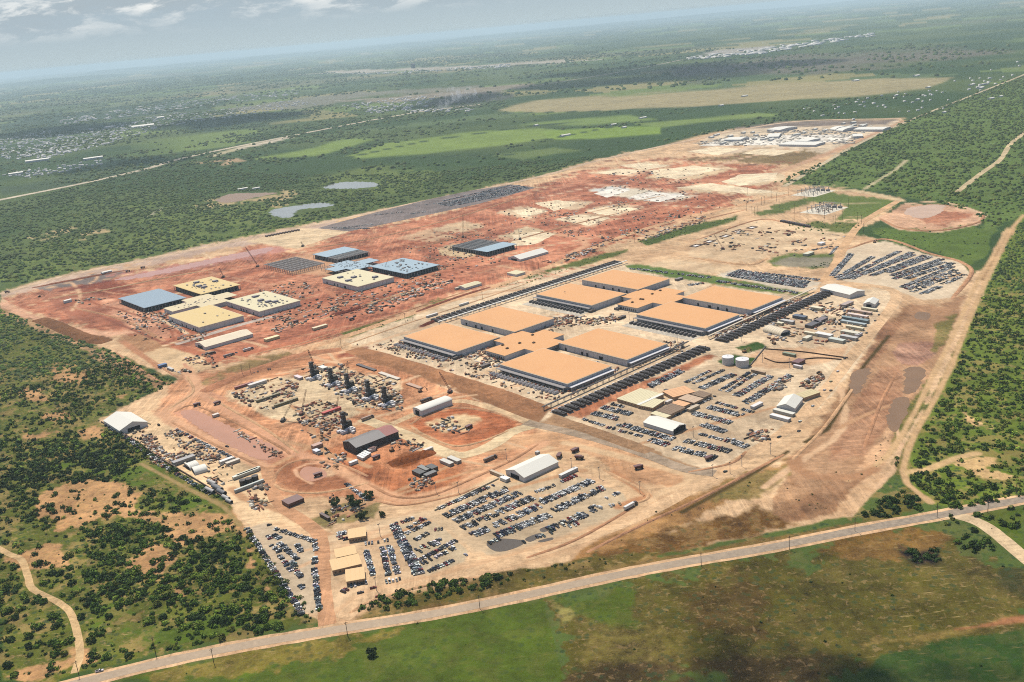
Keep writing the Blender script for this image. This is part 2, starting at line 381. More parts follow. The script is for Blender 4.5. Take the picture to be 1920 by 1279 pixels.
zone([(1600,1206),(1720,1190),(1840,1170),(1920,1152),(1920,1166),(1820,1184),(1700,1205),(1620,1216)], (140,120,66), .4, .3, .9, 5, 5)
zone([(1790,1180),(1860,1166),(1930,1152),(1930,1164),(1850,1178)], (178,124,86), .1, .4, .5, 3, 2)
zone([(1830,965),(1920,950),(1920,1035),(1880,1000)], (88,108,34), .7, .1, .5, 2, 2)
zone([(1690,1035),(1760,1030),(1770,1055),(1720,1065)], (38,34,14), .8, 0, .6, 9, 6)  # dark lens reflection painted into the ground colour
zone([(1860,1060),(1920,1060),(1920,1110),(1880,1095)], (70,72,44), .8, 0, .6, 9, 6)
# the cleared site
zone([(0,545),(120,515),(300,478),(480,442),(620,412),(800,375),(960,342),(1040,322),(1130,297),(1250,270),(1360,245),(1480,230),(1700,221),(1640,250),(1560,300),(1470,345),(1600,355),(1690,372),(1660,405),(1590,440),(1640,450),(1745,478),(1800,490),(1822,512),(1850,500),(1880,440),(1905,425),(1880,470),(1840,560),(1800,640),(1760,730),(1700,860),(1660,905),(1600,965),(1480,992),(1300,1028),(1120,1055),(900,1088),(700,1128),(640,1165),(600,1165),(560,1150),(500,1060),(462,990),(430,942),(350,890),(260,830),(185,790),(215,770),(330,712),(300,700),(200,655),(100,620),(0,575)], SAND, 0, .6, .5, 2, 2)
# red earthworks round the building clusters
zone([(290,772),(345,692),(420,690),(640,650),(760,700),(1000,790),(1010,830),(880,900),(760,945),(640,935),(520,932),(500,882),(420,842)], (212,154,114), 0, .9, .7, 5, 4)
zone([(0,560),(60,540),(200,520),(420,480),(480,455),(560,470),(640,440),(860,395),(1000,350),(1130,310),(1300,300),(1450,310),(1470,345),(1400,372),(1250,420),(1100,480),(960,520),(760,585),(600,640),(470,668),(400,690),(330,690),(260,640),(150,618),(60,590)], RED, 0, 1, .75, 5, 6)
zone([(560,540),(700,505),(900,440),(1100,380),(1300,345),(1330,360),(1150,440),(960,505),(760,575),(600,630),(480,655),(400,620)], (198,128,98), 0, 1, .8, 8, 8)
zone([(90,530),(200,520),(260,535),(250,570),(170,590),(110,570)], DRED, 0, .7, .8, 8, 8)
zone([(60,545),(150,538),(220,560),(300,590),(260,625),(150,605)], (176,112,86), 0, .7, .5, 4, 4)
zone([(190,560),(290,585),(330,625),(300,650),(230,605)], PINK, 0, .8, .7, 5, 5)
zone([(0,562),(60,588),(140,612),(205,622),(260,618),(262,626),(190,634),(110,622),(40,598),(0,582)], (222,172,138), 0, .6, .4, 2, 2)
zone([(40,590),(100,612),(180,628),(212,634),(170,648),(120,640),(60,612)], (120,84,58), .2, .6, .8, 2, 3)
zone([(0,576),(60,600),(120,630),(200,660),(280,700),(310,720),(290,728),(200,680),(100,632),(0,590)], (176,140,102), .25, .6, .7, 2, 3)
zone([(210,634),(270,622),(340,655),(330,672),(250,665)], (188,142,104), .05, .6, .5, 4, 5)
zone([(0,549),(120,517),(300,480),(480,444),(620,414),(640,420),(480,456),(300,492),(130,528),(0,560)], (206,178,156), 0, .5, .3, 2, 2)
zone([(60,540),(180,516),(230,512),(210,524),(90,545)], (130,118,112), 0, .4, .4, 2, 2)
zone([(200,522),(330,498),(470,470),(520,460),(550,472),(400,497),(260,524)], (198,138,122), 0, .3, .3, 2, 3)
zone([(460,452),(560,428),(650,434),(555,466)], (226,196,158), 0, .2, .2, 1.5, 1)
# concrete pads and pale laid-out slabs
for pp, cc in (([(1025,391),(1060,376),(1110,378),(1085,392)], (224,196,160)), ([(935,399),(975,387),(1035,394),(990,409)], (224,196,160)), ([(1100,393),(1150,380),(1215,388),(1160,403)], (224,196,160)),
           ([(1045,411),(1100,400),(1160,410),(1110,424)], (214,182,146)), ([(815,432),(860,416),(905,424),(860,438)], (222,192,154)), ([(745,447),(800,432),(850,444),(800,456)], (210,172,136)),
           ([(930,441),(990,426),(1045,438),(1000,453),(950,452)], (222,198,160)), ([(820,465),(860,458),(900,478),(880,486),(830,478)], (222,192,150)), ([(500,492),(600,470),(690,480),(620,520),(540,512)], (206,158,122)),
           ([(1105,324),(1150,315),(1210,321),(1170,330)], (234,208,168)), ([(1160,310),(1220,305),(1260,309),(1200,319)], (234,208,168)), ([(1210,335),(1240,318),(1330,310),(1380,317),(1290,338)], (232,204,162)),
           ([(1265,356),(1310,346),(1380,350),(1480,360),(1475,368),(1380,364)], (230,204,164)), ([(1370,342),(1400,330),(1470,322),(1470,340),(1420,350)], (230,204,164)),
           ([(1390,290),(1420,280),(1495,281),(1470,292)], (238,214,170)), ([(1285,288),(1330,278),(1420,276),(1370,288)], (222,198,168))):
    zone(pp, cc, 0, .3, .45, 2, 2)
zone([(1105,357),(1150,350),(1240,358),(1310,365),(1250,380),(1200,375)], (230,216,190), 0, .1, .3, 2, 2)
zone([(1110,357),(1150,350),(1180,356),(1140,364)], (226,226,216), 0, .1, .3, 1, 1); zone([(1180,372),(1215,362),(1290,366),(1240,379)], (226,226,216), 0, .1, .3, 1, 1)
zone([(1290,272),(1360,248),(1480,232),(1690,226),(1640,250),(1560,290),(1440,278),(1360,270)], (228,206,174), 0, .3, .7, 2, 2)
zone([(1395,268),(1440,258),(1500,262),(1470,272)], (140,128,124), 0, .2, .3, 1.5, 1)
zone([(1380,240),(1480,230),(1690,223),(1660,234),(1520,236)], (136,122,112), .1, .2, .6, 2, 2)
zone([(1290,300),(1400,290),(1510,284),(1560,292),(1500,306),(1380,306)], (142,118,80), .3, .4, .5, 3, 3)
# grass strips between the yards
zone([(640,624),(700,606),(780,588),(775,600),(700,618),(655,634)], (100,108,50), .8, .1, .6, 1.5, 1)
zone([(780,575),(840,560),(850,566),(800,580)], (116,116,58), .7, .2, .6, 2, 3)
zone([(915,545),(1000,513),(1100,485),(1180,466),(1175,474),(1080,502),(980,535),(930,548)], (98,108,48), .9, .1, .5, 1.5, 1)
zone([(1195,452),(1290,424),(1385,403),(1380,413),(1300,436),(1215,460)], (88,106,46), .95, .1, .4, 1.5, 1)
zone([(1410,400),(1450,386),(1500,372),(1540,372),(1480,395),(1425,408)], (104,116,58), .9, .1, .4, 2, 2)
zone([(1170,497),(1250,508),(1330,520),(1440,535),(1520,550),(1500,558),(1410,545),(1300,528),(1180,508)], (118,132,72), .3, .1, .3, 1.5, 1)
zone([(1436,490),(1480,476),(1560,478),(1560,492),(1540,502),(1450,497)], (110,124,64), .6, .1, .4, 2, 2)
zone([(1445,494),(1480,482),(1560,484),(1555,500),(1480,500)], (150,142,122), .2, .2, .5, 1.5, 1)
zone([(1470,420),(1530,415),(1620,418),(1600,432),(1540,440),(1490,430)], (112,120,62), .8, .2, .5, 2, 3)
zone([(1500,372),(1560,360),(1650,372),(1690,378),(1640,405),(1570,410),(1590,385),(1530,380)], (110,126,60), .7, .1, .4, 2, 2)
zone([(1300,455),(1345,435),(1420,412),(1480,418),(1580,440),(1560,452),(1440,482),(1400,495),(1290,480)], (232,202,162), 0, .5, .35, 2, 2)
zone([(1200,500),(1260,485),(1380,500),(1350,512),(1260,508)], (230,200,160), 0, .4, .35, 2, 2)
zone([(1580,470),(1660,450),(1745,478),(1800,492),(1820,512),(1780,560),(1730,562),(1680,545),(1600,535),(1565,520)], (230,208,176), 0, .3, .3, 1.5, 1)
zone([(1650,408),(1690,385),(1780,382),(1845,400),(1830,418),(1760,432),(1690,428)], (216,172,138), .05, .6, .6, 2, 2)
zone([(1720,405),(1790,395),(1820,405),(1760,424)], (176,116,88), 0, .6, .7, 4, 4)
# hall yards and lots
zone([(640,640),(760,600),(860,560),(1000,515),(1160,492),(1300,520),(1520,555),(1560,548),(1650,540),(1690,560),(1640,640),(1560,740),(1460,830),(1330,885),(1200,850),(1000,795),(900,755),(760,695)], (232,206,170), 0, .5, .5, 3, 3)
zone([(1090,790),(1160,745),(1230,722),(1340,680),(1480,705),(1450,760),(1400,830),(1360,868),(1280,868),(1180,825)], (214,188,154), 0, .4, .35, 2, 2)
zone([(1030,770),(1200,715),(1330,662),(1345,668),(1200,735),(1090,785)], (186,122,88), 0, .8, .5, 2, 2)
zone([(1350,690),(1480,690),(1580,672),(1590,650),(1440,655),(1400,668)], (222,182,142), 0, .5, .4, 2, 2)
zone([(1380,652),(1420,640),(1440,652),(1400,660)], (66,92,30), .5, 0, .3, 1, 1); zone([(1345,678),(1375,665),(1420,672),(1400,690)], (66,92,30), .5, 0, .3, 1, 1)
# the earth bank below the halls
zone([(645,655),(670,648),(800,690),(930,735),(1030,770),(1010,792),(960,775),(860,735),(760,700),(690,680)], (156,112,80), 0, .35, .35, 1.5, 1)
zone([(1040,778),(1090,795),(1200,835),(1300,875),(1340,890),(1300,885),(1180,850),(1010,795)], (172,136,102), 0, .35, .4, 2, 2)
zone([(610,672),(680,648),(700,650),(640,680),(590,690)], DRED, 0, .8, .6, 2, 2)
# turbine plant
zone([(380,735),(420,715),(560,672),(640,668),(760,700),(900,755),(860,770),(760,810),(700,800),(640,840),(560,830),(470,790)], (206,146,106), 0, .9, .8, 3, 3)
zone([(430,740),(520,705),(620,690),(740,715),(760,760),(690,770),(640,800),(560,790),(480,770)], (232,206,166), 0, .5, .6, 5, 5)
zone([(400,705),(460,690),(560,655),(600,650),(570,675),(450,715),(390,730)], (190,136,100), .1, .8, .5, 2, 3)
zone([(370,722),(420,690),(500,665),(560,655),(540,668),(440,702)], (160,134,88), .35, .5, .6, 3, 4)
zone([(320,772),(360,765),(520,845),(540,858),(500,872),(420,835)], (204,148,118), 0, .5, .5, 2, 2)
zone([(510,895),(530,868),(580,858),(640,870),(700,890),(690,910),(600,925),(540,920)], (206,150,110), 0, .6, .7, 2, 2)
zone([(560,850),(640,835),(760,815),(840,850),(880,870),(860,905),(760,935),(690,905),(620,870)], (196,128,88), 0, .8, .9, 4, 5)
zone([(725,868),(760,848),(810,842),(815,852),(770,875),(735,880)], (134,76,44), .1, .5, .9, 2, 3)
zone([(770,790),(850,765),(920,770),(975,790),(960,805),(900,830),(850,835),(790,812)], (192,116,78), 0, .8, .8, 3, 4)
zone([(800,792),(850,778),(900,785),(880,805),(830,808)], (226,196,152), 0, .5, .6, 4, 4)
zone([(880,850),(960,815),(1050,810),(1200,850),(1290,885),(1280,915),(1180,900),(1100,850),(1000,830),(930,850)], (216,168,126), .03, .6, .5, 3, 3)
# construction yard at the left and lots by the highway
zone([(190,790),(280,775),(300,775),(420,835),(500,880),(510,940),(560,980),(470,985),(430,942),(350,890),(260,830)], (236,202,158), 0, .5, .5, 2, 2)
zone([(250,670),(300,652),(370,660),(400,690),(350,705),(300,690)], (230,196,152), 0, .3, .4, 2, 2)
zone([(462,992),(500,980),(600,1020),(606,1150),(560,1150)], (206,184,154), 0, .3, .3, 2, 1)
zone([(620,1010),(740,975),(830,1000),(900,1080),(640,1160),(620,1150)], (226,192,152), 0, .4, .35, 2, 2)
zone([(730,985),(800,965),(880,1035),(870,1055),(790,1085)], (208,186,152), 0, .3, .3, 2, 1)
zone([(815,955),(930,900),(1080,890),(1165,925),(1190,950),(1080,1010),(980,1045),(910,1040)], (208,184,150), 0, .35, .3, 2, 2)
zone([(930,905),(1040,862),(1060,880),(960,905)], (226,186,142), 0, .5, .5, 2, 2)
zone([(585,975),(640,945),(720,940),(700,972),(610,990)], (150,134,88), .6, .2, .8, 2, 3)
# east wedge: graded strip, ponds' banks and thin grass
zone([(1480,860),(1500,845),(1590,720),(1660,600),(1700,580),(1760,590),(1720,700),(1690,760),(1640,880),(1560,965),(1440,990)], (174,134,100), .05, .7, .6, 4, 4)
zone([(1560,800),(1650,610),(1700,600),(1690,680),(1640,800),(1610,860)], (164,122,92), .0, .8, .6, 6, 5)
zone([(1180,975),(1300,930),(1440,870),(1480,860),(1490,880),(1340,960),(1140,1050),(1060,1060),(1100,1030)], (178,134,86), .25, .4, .8, 3, 4)
zone([(1320,930),(1400,890),(1490,860),(1500,885),(1420,930),(1340,950)], (140,120,70), .5, .4, .7, 5, 5)
zone([(1100,1052),(1200,1010),(1300,975),(1420,950),(1500,985),(1300,1030),(1120,1062)], (122,88,50), .6, .3, .9, 6, 6)
zone([(660,1150),(720,1110),(900,1078),(1110,1048),(1240,1035),(1100,1085),(900,1120),(700,1155)], (104,92,46), .7, .2, .8, 3, 4)
zone([(1660,940),(1700,915),(1740,945),(1680,975),(1620,975)], (112,104,52), .7, .2, .6, 3, 4)
zone([(1740,600),(1790,590),(1770,650),(1720,760),(1700,800),(1690,780)], (128,118,66), .5, .4, .6, 3, 4)

zone([(1174,498),(1195,495),(1270,507),(1360,522),(1440,533),(1502,545),(1495,555),(1440,547),(1353,535),(1260,519),(1181,504)], (104,128,62), .35, .05, .35, 1.2, 1)
zone([(1345,516),(1375,506),(1540,528),(1530,545),(1500,548)], (228,212,186), 0, .2, .3, 1.2, 1)
zone([(1385,652),(1420,641),(1440,652),(1402,661)], (60,92,34), .4, 0, .3, 1, .5); zone([(1345,680),(1372,668),(1420,674),(1400,690)], (60,92,34), .4, 0, .3, 1, .5)
zone([(1500,845),(1560,790),(1600,735),(1640,680),(1680,625),(1710,575),(1760,575),(1815,545),(1770,655),(1725,745),(1690,812),(1640,875),(1560,945),(1480,900)], (182,142,108), .03, .55, .55, 4, 3)
zone([(1560,815),(1610,745),(1650,690),(1690,690),(1690,735),(1665,800),(1620,850),(1560,860)], (172,128,98), 0, .8, .6, 5, 4)
zone([(1673,661),(1686,646),(1751,643),(1751,666),(1721,686),(1691,681)], (176,134,112), 0, .8, .6, 2, 2)
zone([(1755,612),(1792,590),(1775,640),(1752,655)], (126,116,66), .5, .4, .7, 3, 3)
zone([(1702,775),(1722,740),(1738,715),(1742,735),(1712,790),(1690,830),(1672,850),(1668,830)], (104,106,52), .7, .2, .7, 3, 3)
zone([(1640,840),(1668,800),(1672,850),(1640,880),(1600,900)], (206,164,126), .1, .4, .9, 4, 4)
zone([(1843,540),(1800,640),(1770,700),(1735,770),(1705,820),(1672,868),(1690,885),(1706,845),(1750,762),(1776,706),(1798,656),(1822,592),(1850,535)], (100,104,50), .7, .2, .7, 2, 2)
zone([(1834,525),(1850,500),(1885,440),(1905,425),(1880,470),(1850,530)], (178,140,100), .2, .5, .6, 2, 2)
zone([(515,897),(530,873),(570,862),(620,868),(680,892),(690,905),(640,917),(580,922),(535,915)], (182,124,90), 0, .7, .7, 2, 2)
zone([(610,872),(650,872),(700,893),(690,903),(650,890)], (150,88,60), 0, .8, .8, 3, 3)
zone([(590,878),(630,880),(640,890),(600,890)], (226,186,146), 0, .4, .5, 3, 3)
# tracks painted into the soil: (points in photo pixels, half width in metres, colour)
T = [([(1655,412),(1690,431),(1760,435),(1830,421),(1847,403),(1800,385),(1760,377),(1700,382)], 5, (228,190,154)),
     ([(790,612),(850,590)], 5, (120,62,46)), ([(700,562),(880,506)], 3, (130,72,54)), ([(720,472),(860,430)], 4, (140,80,60)), ([(900,387),(960,366)], 7, (130,72,56)), ([(1085,366),(1190,372),(1300,376)], 5, (132,74,56)), ([(1040,332),(1100,319)], 6, (140,82,64)), ([(1130,302),(1260,300)], 6, (136,80,62)), ([(1100,340),(1240,346),(1330,342)], 5, (150,92,72)), ([(560,600),(640,576)], 4, (132,74,56)), ([(470,640),(560,612),(680,574)], 2.5, (134,76,58)), ([(940,372),(1040,352)], 6, (146,86,68)), ([(1040,432),(1180,402)], 4, (142,84,66)), ([(1180,392),(1300,362)], 6, (146,88,70)), ([(1330,302),(1400,290)], 7, (128,84,62)), ([(1380,312),(1500,300)], 6, (140,96,74)), ([(120,545),(200,528)], 9, (128,66,54)), ([(180,590),(300,640)], 3, (150,92,72)), ([(430,520),(560,486)], 4, (150,92,74)), ([(600,450),(760,418)], 5, (150,92,74)),
     ([(500,562),(600,545),(700,520)], 4, (222,168,136)), ([(860,470),(940,445),(1010,455)], 5, (222,170,136)), ([(1010,372),(1100,352)], 6, (226,180,146)), ([(1150,340),(1290,300)], 6, (226,184,150)), ([(1250,345),(1380,300),(1480,276)], 7, (226,186,152)),
     ([(640,298),(800,264),(1000,236),(1090,229)], 14, (50,74,40)), ([(700,301),(860,292),(960,290)], 12, (50,74,40)), ([(1020,263),(1130,241),(1260,221)], 12, (50,74,40)), ([(930,213),(1130,208),(1330,200)], 16, (54,78,44)), ([(1240,241),(1420,222),(1500,212)], 12, (54,78,44)), ([(400,292),(470,272),(545,257)], 34, (196,182,144)), ([(380,306),(430,299),(450,302)], 26, (190,160,124)),
     ([(1666,630),(1620,686),(1590,741),(1550,806),(1510,829)], 2.8, (84,70,38)), ([(1477,847),(1413,887),(1323,937),(1280,960)], 2.6, (92,76,44)), ([(450,278),(500,268),(545,256)], 34, (216,200,176)), ([(370,305),(440,298),(420,310)], 22, (190,160,124)),
     ([(1440,330),(1560,285),(1700,226)], 14, (206,164,130)),
     ([(1620,355),(1680,318),(1700,300)], 5, (206,190,150)), ([(1600,357),(1650,366),(1690,376)], 9, (222,196,152)),
     ([(1560,382),(1640,380),(1690,378)], 4, (216,190,150)), ([(1490,356),(1600,357)], 6, (222,196,152)),
     ([(280,405),(305,390)], 6, (186,176,150)), 
     ([(1920,402),(1895,432),(1872,480),(1847,530),(1821,590),(1796,656),(1774,706),(1746,761),(1716,811),(1701,847),(1693,882),(1701,907),(1745,942)], 3.4, (214,176,130)),
     ([(1890,428),(1856,490),(1834,525),(1811,575),(1789,625),(1766,671),(1746,711),(1721,761),(1691,816),(1666,852),(1640,876),(1590,900)], 3.4, (216,178,132)), ([(585,907),(558,892),(553,880),(575,870),(600,868)], 2.2, (228,178,140)), ([(1700,885),(1740,880),(1790,860),(1830,850)], 4.5, (216,180,130)),
     ([(1695,505),(1720,530),(1800,515)], 6, (196,156,112)),
     ([(1490,860),(1495,880),(1530,895),(1600,895),(1640,880)], 7, (186,140,104)), ([(265,870),(350,915),(420,950),(450,985)], 2.6, (170,144,96)),
     ([(640,1160),(700,1115),(850,1080),(960,1050),(1060,1018),(1180,975)], 13, (222,180,138)), ([(350,690),(372,732),(330,762),(302,775),(330,795),(420,838),(500,878)], 9, (230,178,138)),
     ([(380,740),(470,795),(545,850)], 8, (226,170,132)), ([(620,870),(700,920),(760,938),(860,915),(960,865),(1020,830)], 8, (224,172,132)), ([(620,870),(560,850)], 8, (226,170,132)),
     ([(1000,925),(960,970)], 6, (224,190,150)), ([(815,965),(900,1025)], 9, (222,192,154)), ([(625,1010),(730,978),(815,962),(930,900)], 7, (232,200,160)),
     ([(1200,940),(1290,905),(1290,890),(1180,860),(1060,830)], 6, (226,190,148)), ([(1150,885),(1215,930),(1160,950)], 5, (200,146,106)),
     ([(230,640),(300,690)], 5, (196,140,104)), ([(330,650),(380,665),(470,662),(560,640)], 9, (196,122,90)), ([(560,470),(700,440),(860,400),(1000,355)], 9, (206,140,106)),
     ([(500,610),(620,580),(760,530),(900,480),(960,470)], 9, (206,140,106)), ([(480,600),(560,590),(640,560),(600,540),(520,545)], 7, (208,140,106)),
     ([(870,440),(960,425),(1060,400)], 7, (204,140,108)), ([(1040,440),(1090,445),(1100,460),(1070,475)], 8, (222,168,130)), ([(1060,430),(1200,395),(1340,360)], 7, (204,146,114)),
     ([(1100,345),(1180,352),(1300,362)], 7, (222,172,138))]

def build_ground():
    ths = [math.pi*2*i/360 for i in range(360)]
    dense = np.linspace(R(-41), R(41), 1050)                # finer where the site lies
    rest = np.linspace(R(41), R(319), 150)[1:-1]
    th = np.concatenate([dense, rest]); nt_ = len(th)
    dep = np.concatenate([np.array([6., 2.2, 1.3]), np.linspace(.92, .0118, 700), np.linspace(.0112, .0050, 24)])
    rr = HC/dep
    Rg, Tg = np.meshgrid(rr, th, indexing='ij')
    X, Y = Rg*np.sin(Tg), Rg*np.cos(Tg)
    V = np.stack([X.ravel(), Y.ravel(), np.zeros(X.size)], -1)
    n, m = len(rr), nt_
    i = np.arange(n-1)[:, None]*m; j = np.arange(m)[None]; j2 = (np.arange(m)+1)[None] % m
    F = np.stack([i+j, i+j2, i+m+j2, i+m+j], -1).reshape(-1, 4)[:, ::-1]
    V = np.vstack([V, [[0, 0, 0]]]); ctr = len(V)-1
    x, y = V[:, 0], V[:, 1]; d = np.hypot(x, y)
    px = np.full((len(V), 2), -1e6); vis = y > 300
    px[vis] = pix(V[vis])
    # open country: woods and pasture in a patchwork of fields
    nA, nB = fbm(x, y, 2600, 5), fbm(x, y, 600, 4)
    ca, sa = math.cos(.35), math.sin(.35)
    u_ = (x*ca+y*sa)/(700+0*x); v_ = (-x*sa+y*ca)/520
    fu = np.floor(u_+.35*(vnoise(np.floor(v_)*3.1, np.floor(v_)*.7)-.5)).astype(int); fv = np.floor(v_).astype(int)
    hsh = _tab[(fu*37+11) & 255, (fv*59+3) & 255]; hs2 = _tab[(fu*91+7) & 255, (fv*23+77) & 255]
    c0 = np.array(A(*WOOD)); c1_ = np.array(A(122, 142, 72)); c2_ = np.array(A(168, 156, 104)); c3_ = np.array(A(96, 116, 72))
    soil = np.tile(c0, (len(V), 1)).astype(float)
    k = np.clip((nB-.40)/.25, 0, 1)[:, None]; soil = soil*(1-k)+np.array(A(92, 108, 56))*k
    ff = ((hsh > .52) & (d > 5200)).astype(float)*np.clip((nA-.36)/.1, 0, 1)
    fc = np.where((hs2 > .72)[:, None], c2_, np.where((hs2 > .4)[:, None], c1_, c3_))
    soil = soil*(1-.8*ff[:, None])+fc*.8*ff[:, None]
    k = np.clip((nA-.58)/.12, 0, 1)[:, None]*(d > 6000)[:, None]; soil = soil*(1-.6*k)+np.array(A(128, 122, 92))*.6*k
    cover = np.zeros((len(V), 3)); cover[:, 0] = .9; cover[:, 1] = 0.0; cover[:, 2] = .35
    cover[:, 0] = np.clip(.95-.6*ff, 0, 1)
    jn = fbm(x, y, 60, 4)-.5; jl = fbm(x, y, 420, 3)-.5
    jn = np.where(d > 3500, jl, jn)*2.2+(fbm(x, y, 11, 3)-.5)*1.5*(d < 3500)
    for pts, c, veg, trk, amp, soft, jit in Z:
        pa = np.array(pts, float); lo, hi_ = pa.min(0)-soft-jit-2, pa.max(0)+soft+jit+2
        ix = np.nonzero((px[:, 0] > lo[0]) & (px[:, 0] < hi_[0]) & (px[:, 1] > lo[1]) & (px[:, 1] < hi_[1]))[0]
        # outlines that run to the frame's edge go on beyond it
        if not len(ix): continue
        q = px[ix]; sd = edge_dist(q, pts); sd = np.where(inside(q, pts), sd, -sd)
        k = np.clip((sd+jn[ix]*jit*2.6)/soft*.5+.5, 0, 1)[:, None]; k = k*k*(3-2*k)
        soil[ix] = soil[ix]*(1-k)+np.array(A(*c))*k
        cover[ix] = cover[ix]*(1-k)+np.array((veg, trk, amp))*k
    aa = x*math.cos(YAW)+y*math.sin(YAW); bb = x*math.sin(YAW)-y*math.cos(YAW)
    near = d < 4500; trk_ = cover[:, 1]*near; sel = vnoise(aa/230+5, bb/230) > .5
    mm = np.where(sel, fbm(aa, bb*3.6, 150, 6), fbm(aa*3.6, bb, 150, 6)); m2 = fbm(aa+900, bb-300, 34, 4)
    pale = (np.clip((mm-.54)/.07, 0, 1)*trk_*.55)[:, None]; dark_ = (np.clip((.45-mm)/.06, 0, 1)*trk_*.6)[:, None]
    soil = soil*(1-pale)+(soil*1.12+np.array(A(222, 184, 146))*.34)*pale; soil = soil*(1-dark_)+soil*np.array([.66, .56, .52])*dark_
    dk = (np.clip((.40-m2)/.06, 0, 1)*trk_*.5)[:, None]; soil = soil*(1-dk)+soil*np.array([.74, .66, .62])*dk
    ve = cover[:, 0]*(d < 1700); tanp = (np.clip((fbm(x+50, y, 15, 5)-.555)/.05, 0, 1)*ve*np.where(px[:, 1] < np.interp(px[:, 0], [0, 300, 640, 973, 1280, 1613, 1920], [1310, 1243, 1179, 1119, 1055, 993, 936]), .5, .1))[:, None]; soil = soil*(1-tanp)+np.array(A(186, 150, 100))*tanp
    rt = np.random.default_rng(21); extra = []; site = [z[0] for z in Z if z[1] == SAND][0]; redz = [z[0] for z in Z if z[1] == RED][0]
    while len(extra) < 110:
        q = np.array([rt.uniform(0, 1700), rt.uniform(240, 1080)]); pl_ = redz if len(extra) < 60 else site
        if not inside(q[None], pl_)[0]: continue
        p = P(*q).xy; an = YAW+(0 if rt.random() < .65 else -math.pi/2)+rt.normal(0, .08); pp = [np.array(p)]
        for _ in range(rt.integers(4, 9)): an += rt.normal(0, .12); pp.append(pp[-1]+np.array([math.cos(an), math.sin(an)])*rt.uniform(25, 48))
        ex = pix(np.column_stack([np.array(pp), np.zeros(len(pp))]))
        if not inside(ex, site).all(): continue
        cc = ((216, 160, 126), (226, 182, 142), (160, 96, 70), (206, 150, 116))[rt.integers(4)] if len(extra) < 60 else ((226, 186, 146), (206, 160, 120), (232, 198, 158))[rt.integers(3)]
        extra.append((np.array(pp), rt.uniform(1.6, 4.2), cc))
    for pts, hw, c in [(e[0], e[1], e[2]) for e in extra]+T:
        w2 = pts if isinstance(pts, np.ndarray) else Pn(pts); lo, hi_ = w2.min(0)-hw*2, w2.max(0)+hw*2
        ix = np.nonzero((x > lo[0]) & (x < hi_[0]) & (y > lo[1]) & (y < hi_[1]))[0]
        if not len(ix): continue
        dd = edge_dist(V[ix, :2], [tuple(p) for p in w2], False)
        dd = dd+jn[ix]*hw*.35; sf = np.maximum(hw*.35, d[ix]*.0009)
        k = np.clip((hw-dd)/sf*.5+.5, 0, 1)[:, None]
        soil[ix] = soil[ix]*(1-k)+np.array(A(*c))*k; cover[ix] = cover[ix]*(1-k)+np.array((0, .35, .3))*k
    o = bulk('ground', V, F, [M_TERR], {'soil': soil, 'cover': cover}, 4)
    bm = bmesh.new(); bm.from_mesh(o.data); bm.verts.ensure_lookup_table()
    for jj in range(m): bm.faces.new((bm.verts[ctr], bm.verts[(jj+1) % m], bm.verts[jj]))
    bm.to_mesh(o.data); bm.free()
    tag(o, kind='structure'); return o
build_ground()

def jag(pts, step=9.0, amt=1.0):
    """ground outline with a naturally uneven edge"""
    out = []; n = len(pts)
    for i in range(n):
        a, b_ = Vector(pts[i]), Vector(pts[(i+1) % n]); L = (b_-a).length; k = max(1, int(L/step)); nn = Vector((-(b_-a).y, (b_-a).x)).normalized()
        for j in range(k): out.append(a.lerp(b_, j/k)+nn*(random.uniform(-amt, amt) if j else 0))
    return out
def smooth_seg(a, b_, c, d, n=4):
    a, b_, c, d = map(Vector, (a, b_, c, d))
    return [.5*((2*b_)+(c-a)*s+(2*a-5*b_+4*c-d)*s*s+(3*b_-a-3*c+d)*s**3) for s in (j/n for j in range(n))]
def sheet(name, pts, z, m, color=None, amt=1.0, step=9.0):
    pw = [tuple(P(*q).xy) for q in pts]
    if 'pond' in name or 'puddle' in name:
        step = 5.0; amt *= 1.8
        k = len(pw); pw = [tuple(v) for i in range(k) for v in smooth_seg(pw[i-1], pw[i], pw[(i+1) % k], pw[(i+2) % k])]
    p = jag(pw, step, amt)
    me = bpy.data.meshes.new(name); bm = bmesh.new()
    f = bm.faces.new([bm.verts.new((v.x, v.y, z)) for v in p])
    if f.normal.z < 0: f.normal_flip()
    bmesh.ops.triangulate(bm, faces=[f]); bm.normal_update()
    for f in bm.faces:
        if f.normal.z < 0: f.normal_flip()
    bm.to_mesh(me); bm.free(); me.materials.append(m)
    o = bpy.data.objects.new(name, me); col.objects.link(o); tag(o, kind='structure')
    if color: o.color = tuple(color)+(1,)
    return o
def smooth(pts, n=6):
    out = []; p = [Vector(q) for q in pts]; p = [p[0]*2-p[1]]+p+[p[-1]*2-p[-2]]
    for i in range(1, len(p)-2):
        for j in range(n):
            s = j/n; a, b_, c, d = p[i-1:i+3]
            out.append(.5*((2*b_)+(c-a)*s+(2*a-5*b_+4*c-d)*s*s+(3*b_-a-3*c+d)*s**3))
    return out+[p[-2]]
def strip(name, pts, hw, z, m, color=None, off=0.0, thick=0.0):
    w2 = smooth([P(*q).xy for q in pts]); vs = []
    for i, p in enumerate(w2):
        a, b_ = w2[max(i-1, 0)], w2[min(i+1, len(w2)-1)]; d = (b_-a).normalized(); nn = Vector((-d.y, d.x))
        e = random.uniform(-.06, .06)*hw
        for s in (1, -1): q = p+nn*(off+s*(hw+e)); vs.append((q.x, q.y, z))
    fs = [(2*i+1, 2*i+3, 2*i+2, 2*i) for i in range(len(w2)-1)]
    me = bpy.data.meshes.new(name); me.from_pydata(vs, [], fs); me.materials.append(m); me.update()
    o = bpy.data.objects.new(name, me); col.objects.link(o); tag(o, kind='structure')
    if color: o.color = tuple(color)+(1,)
    return o
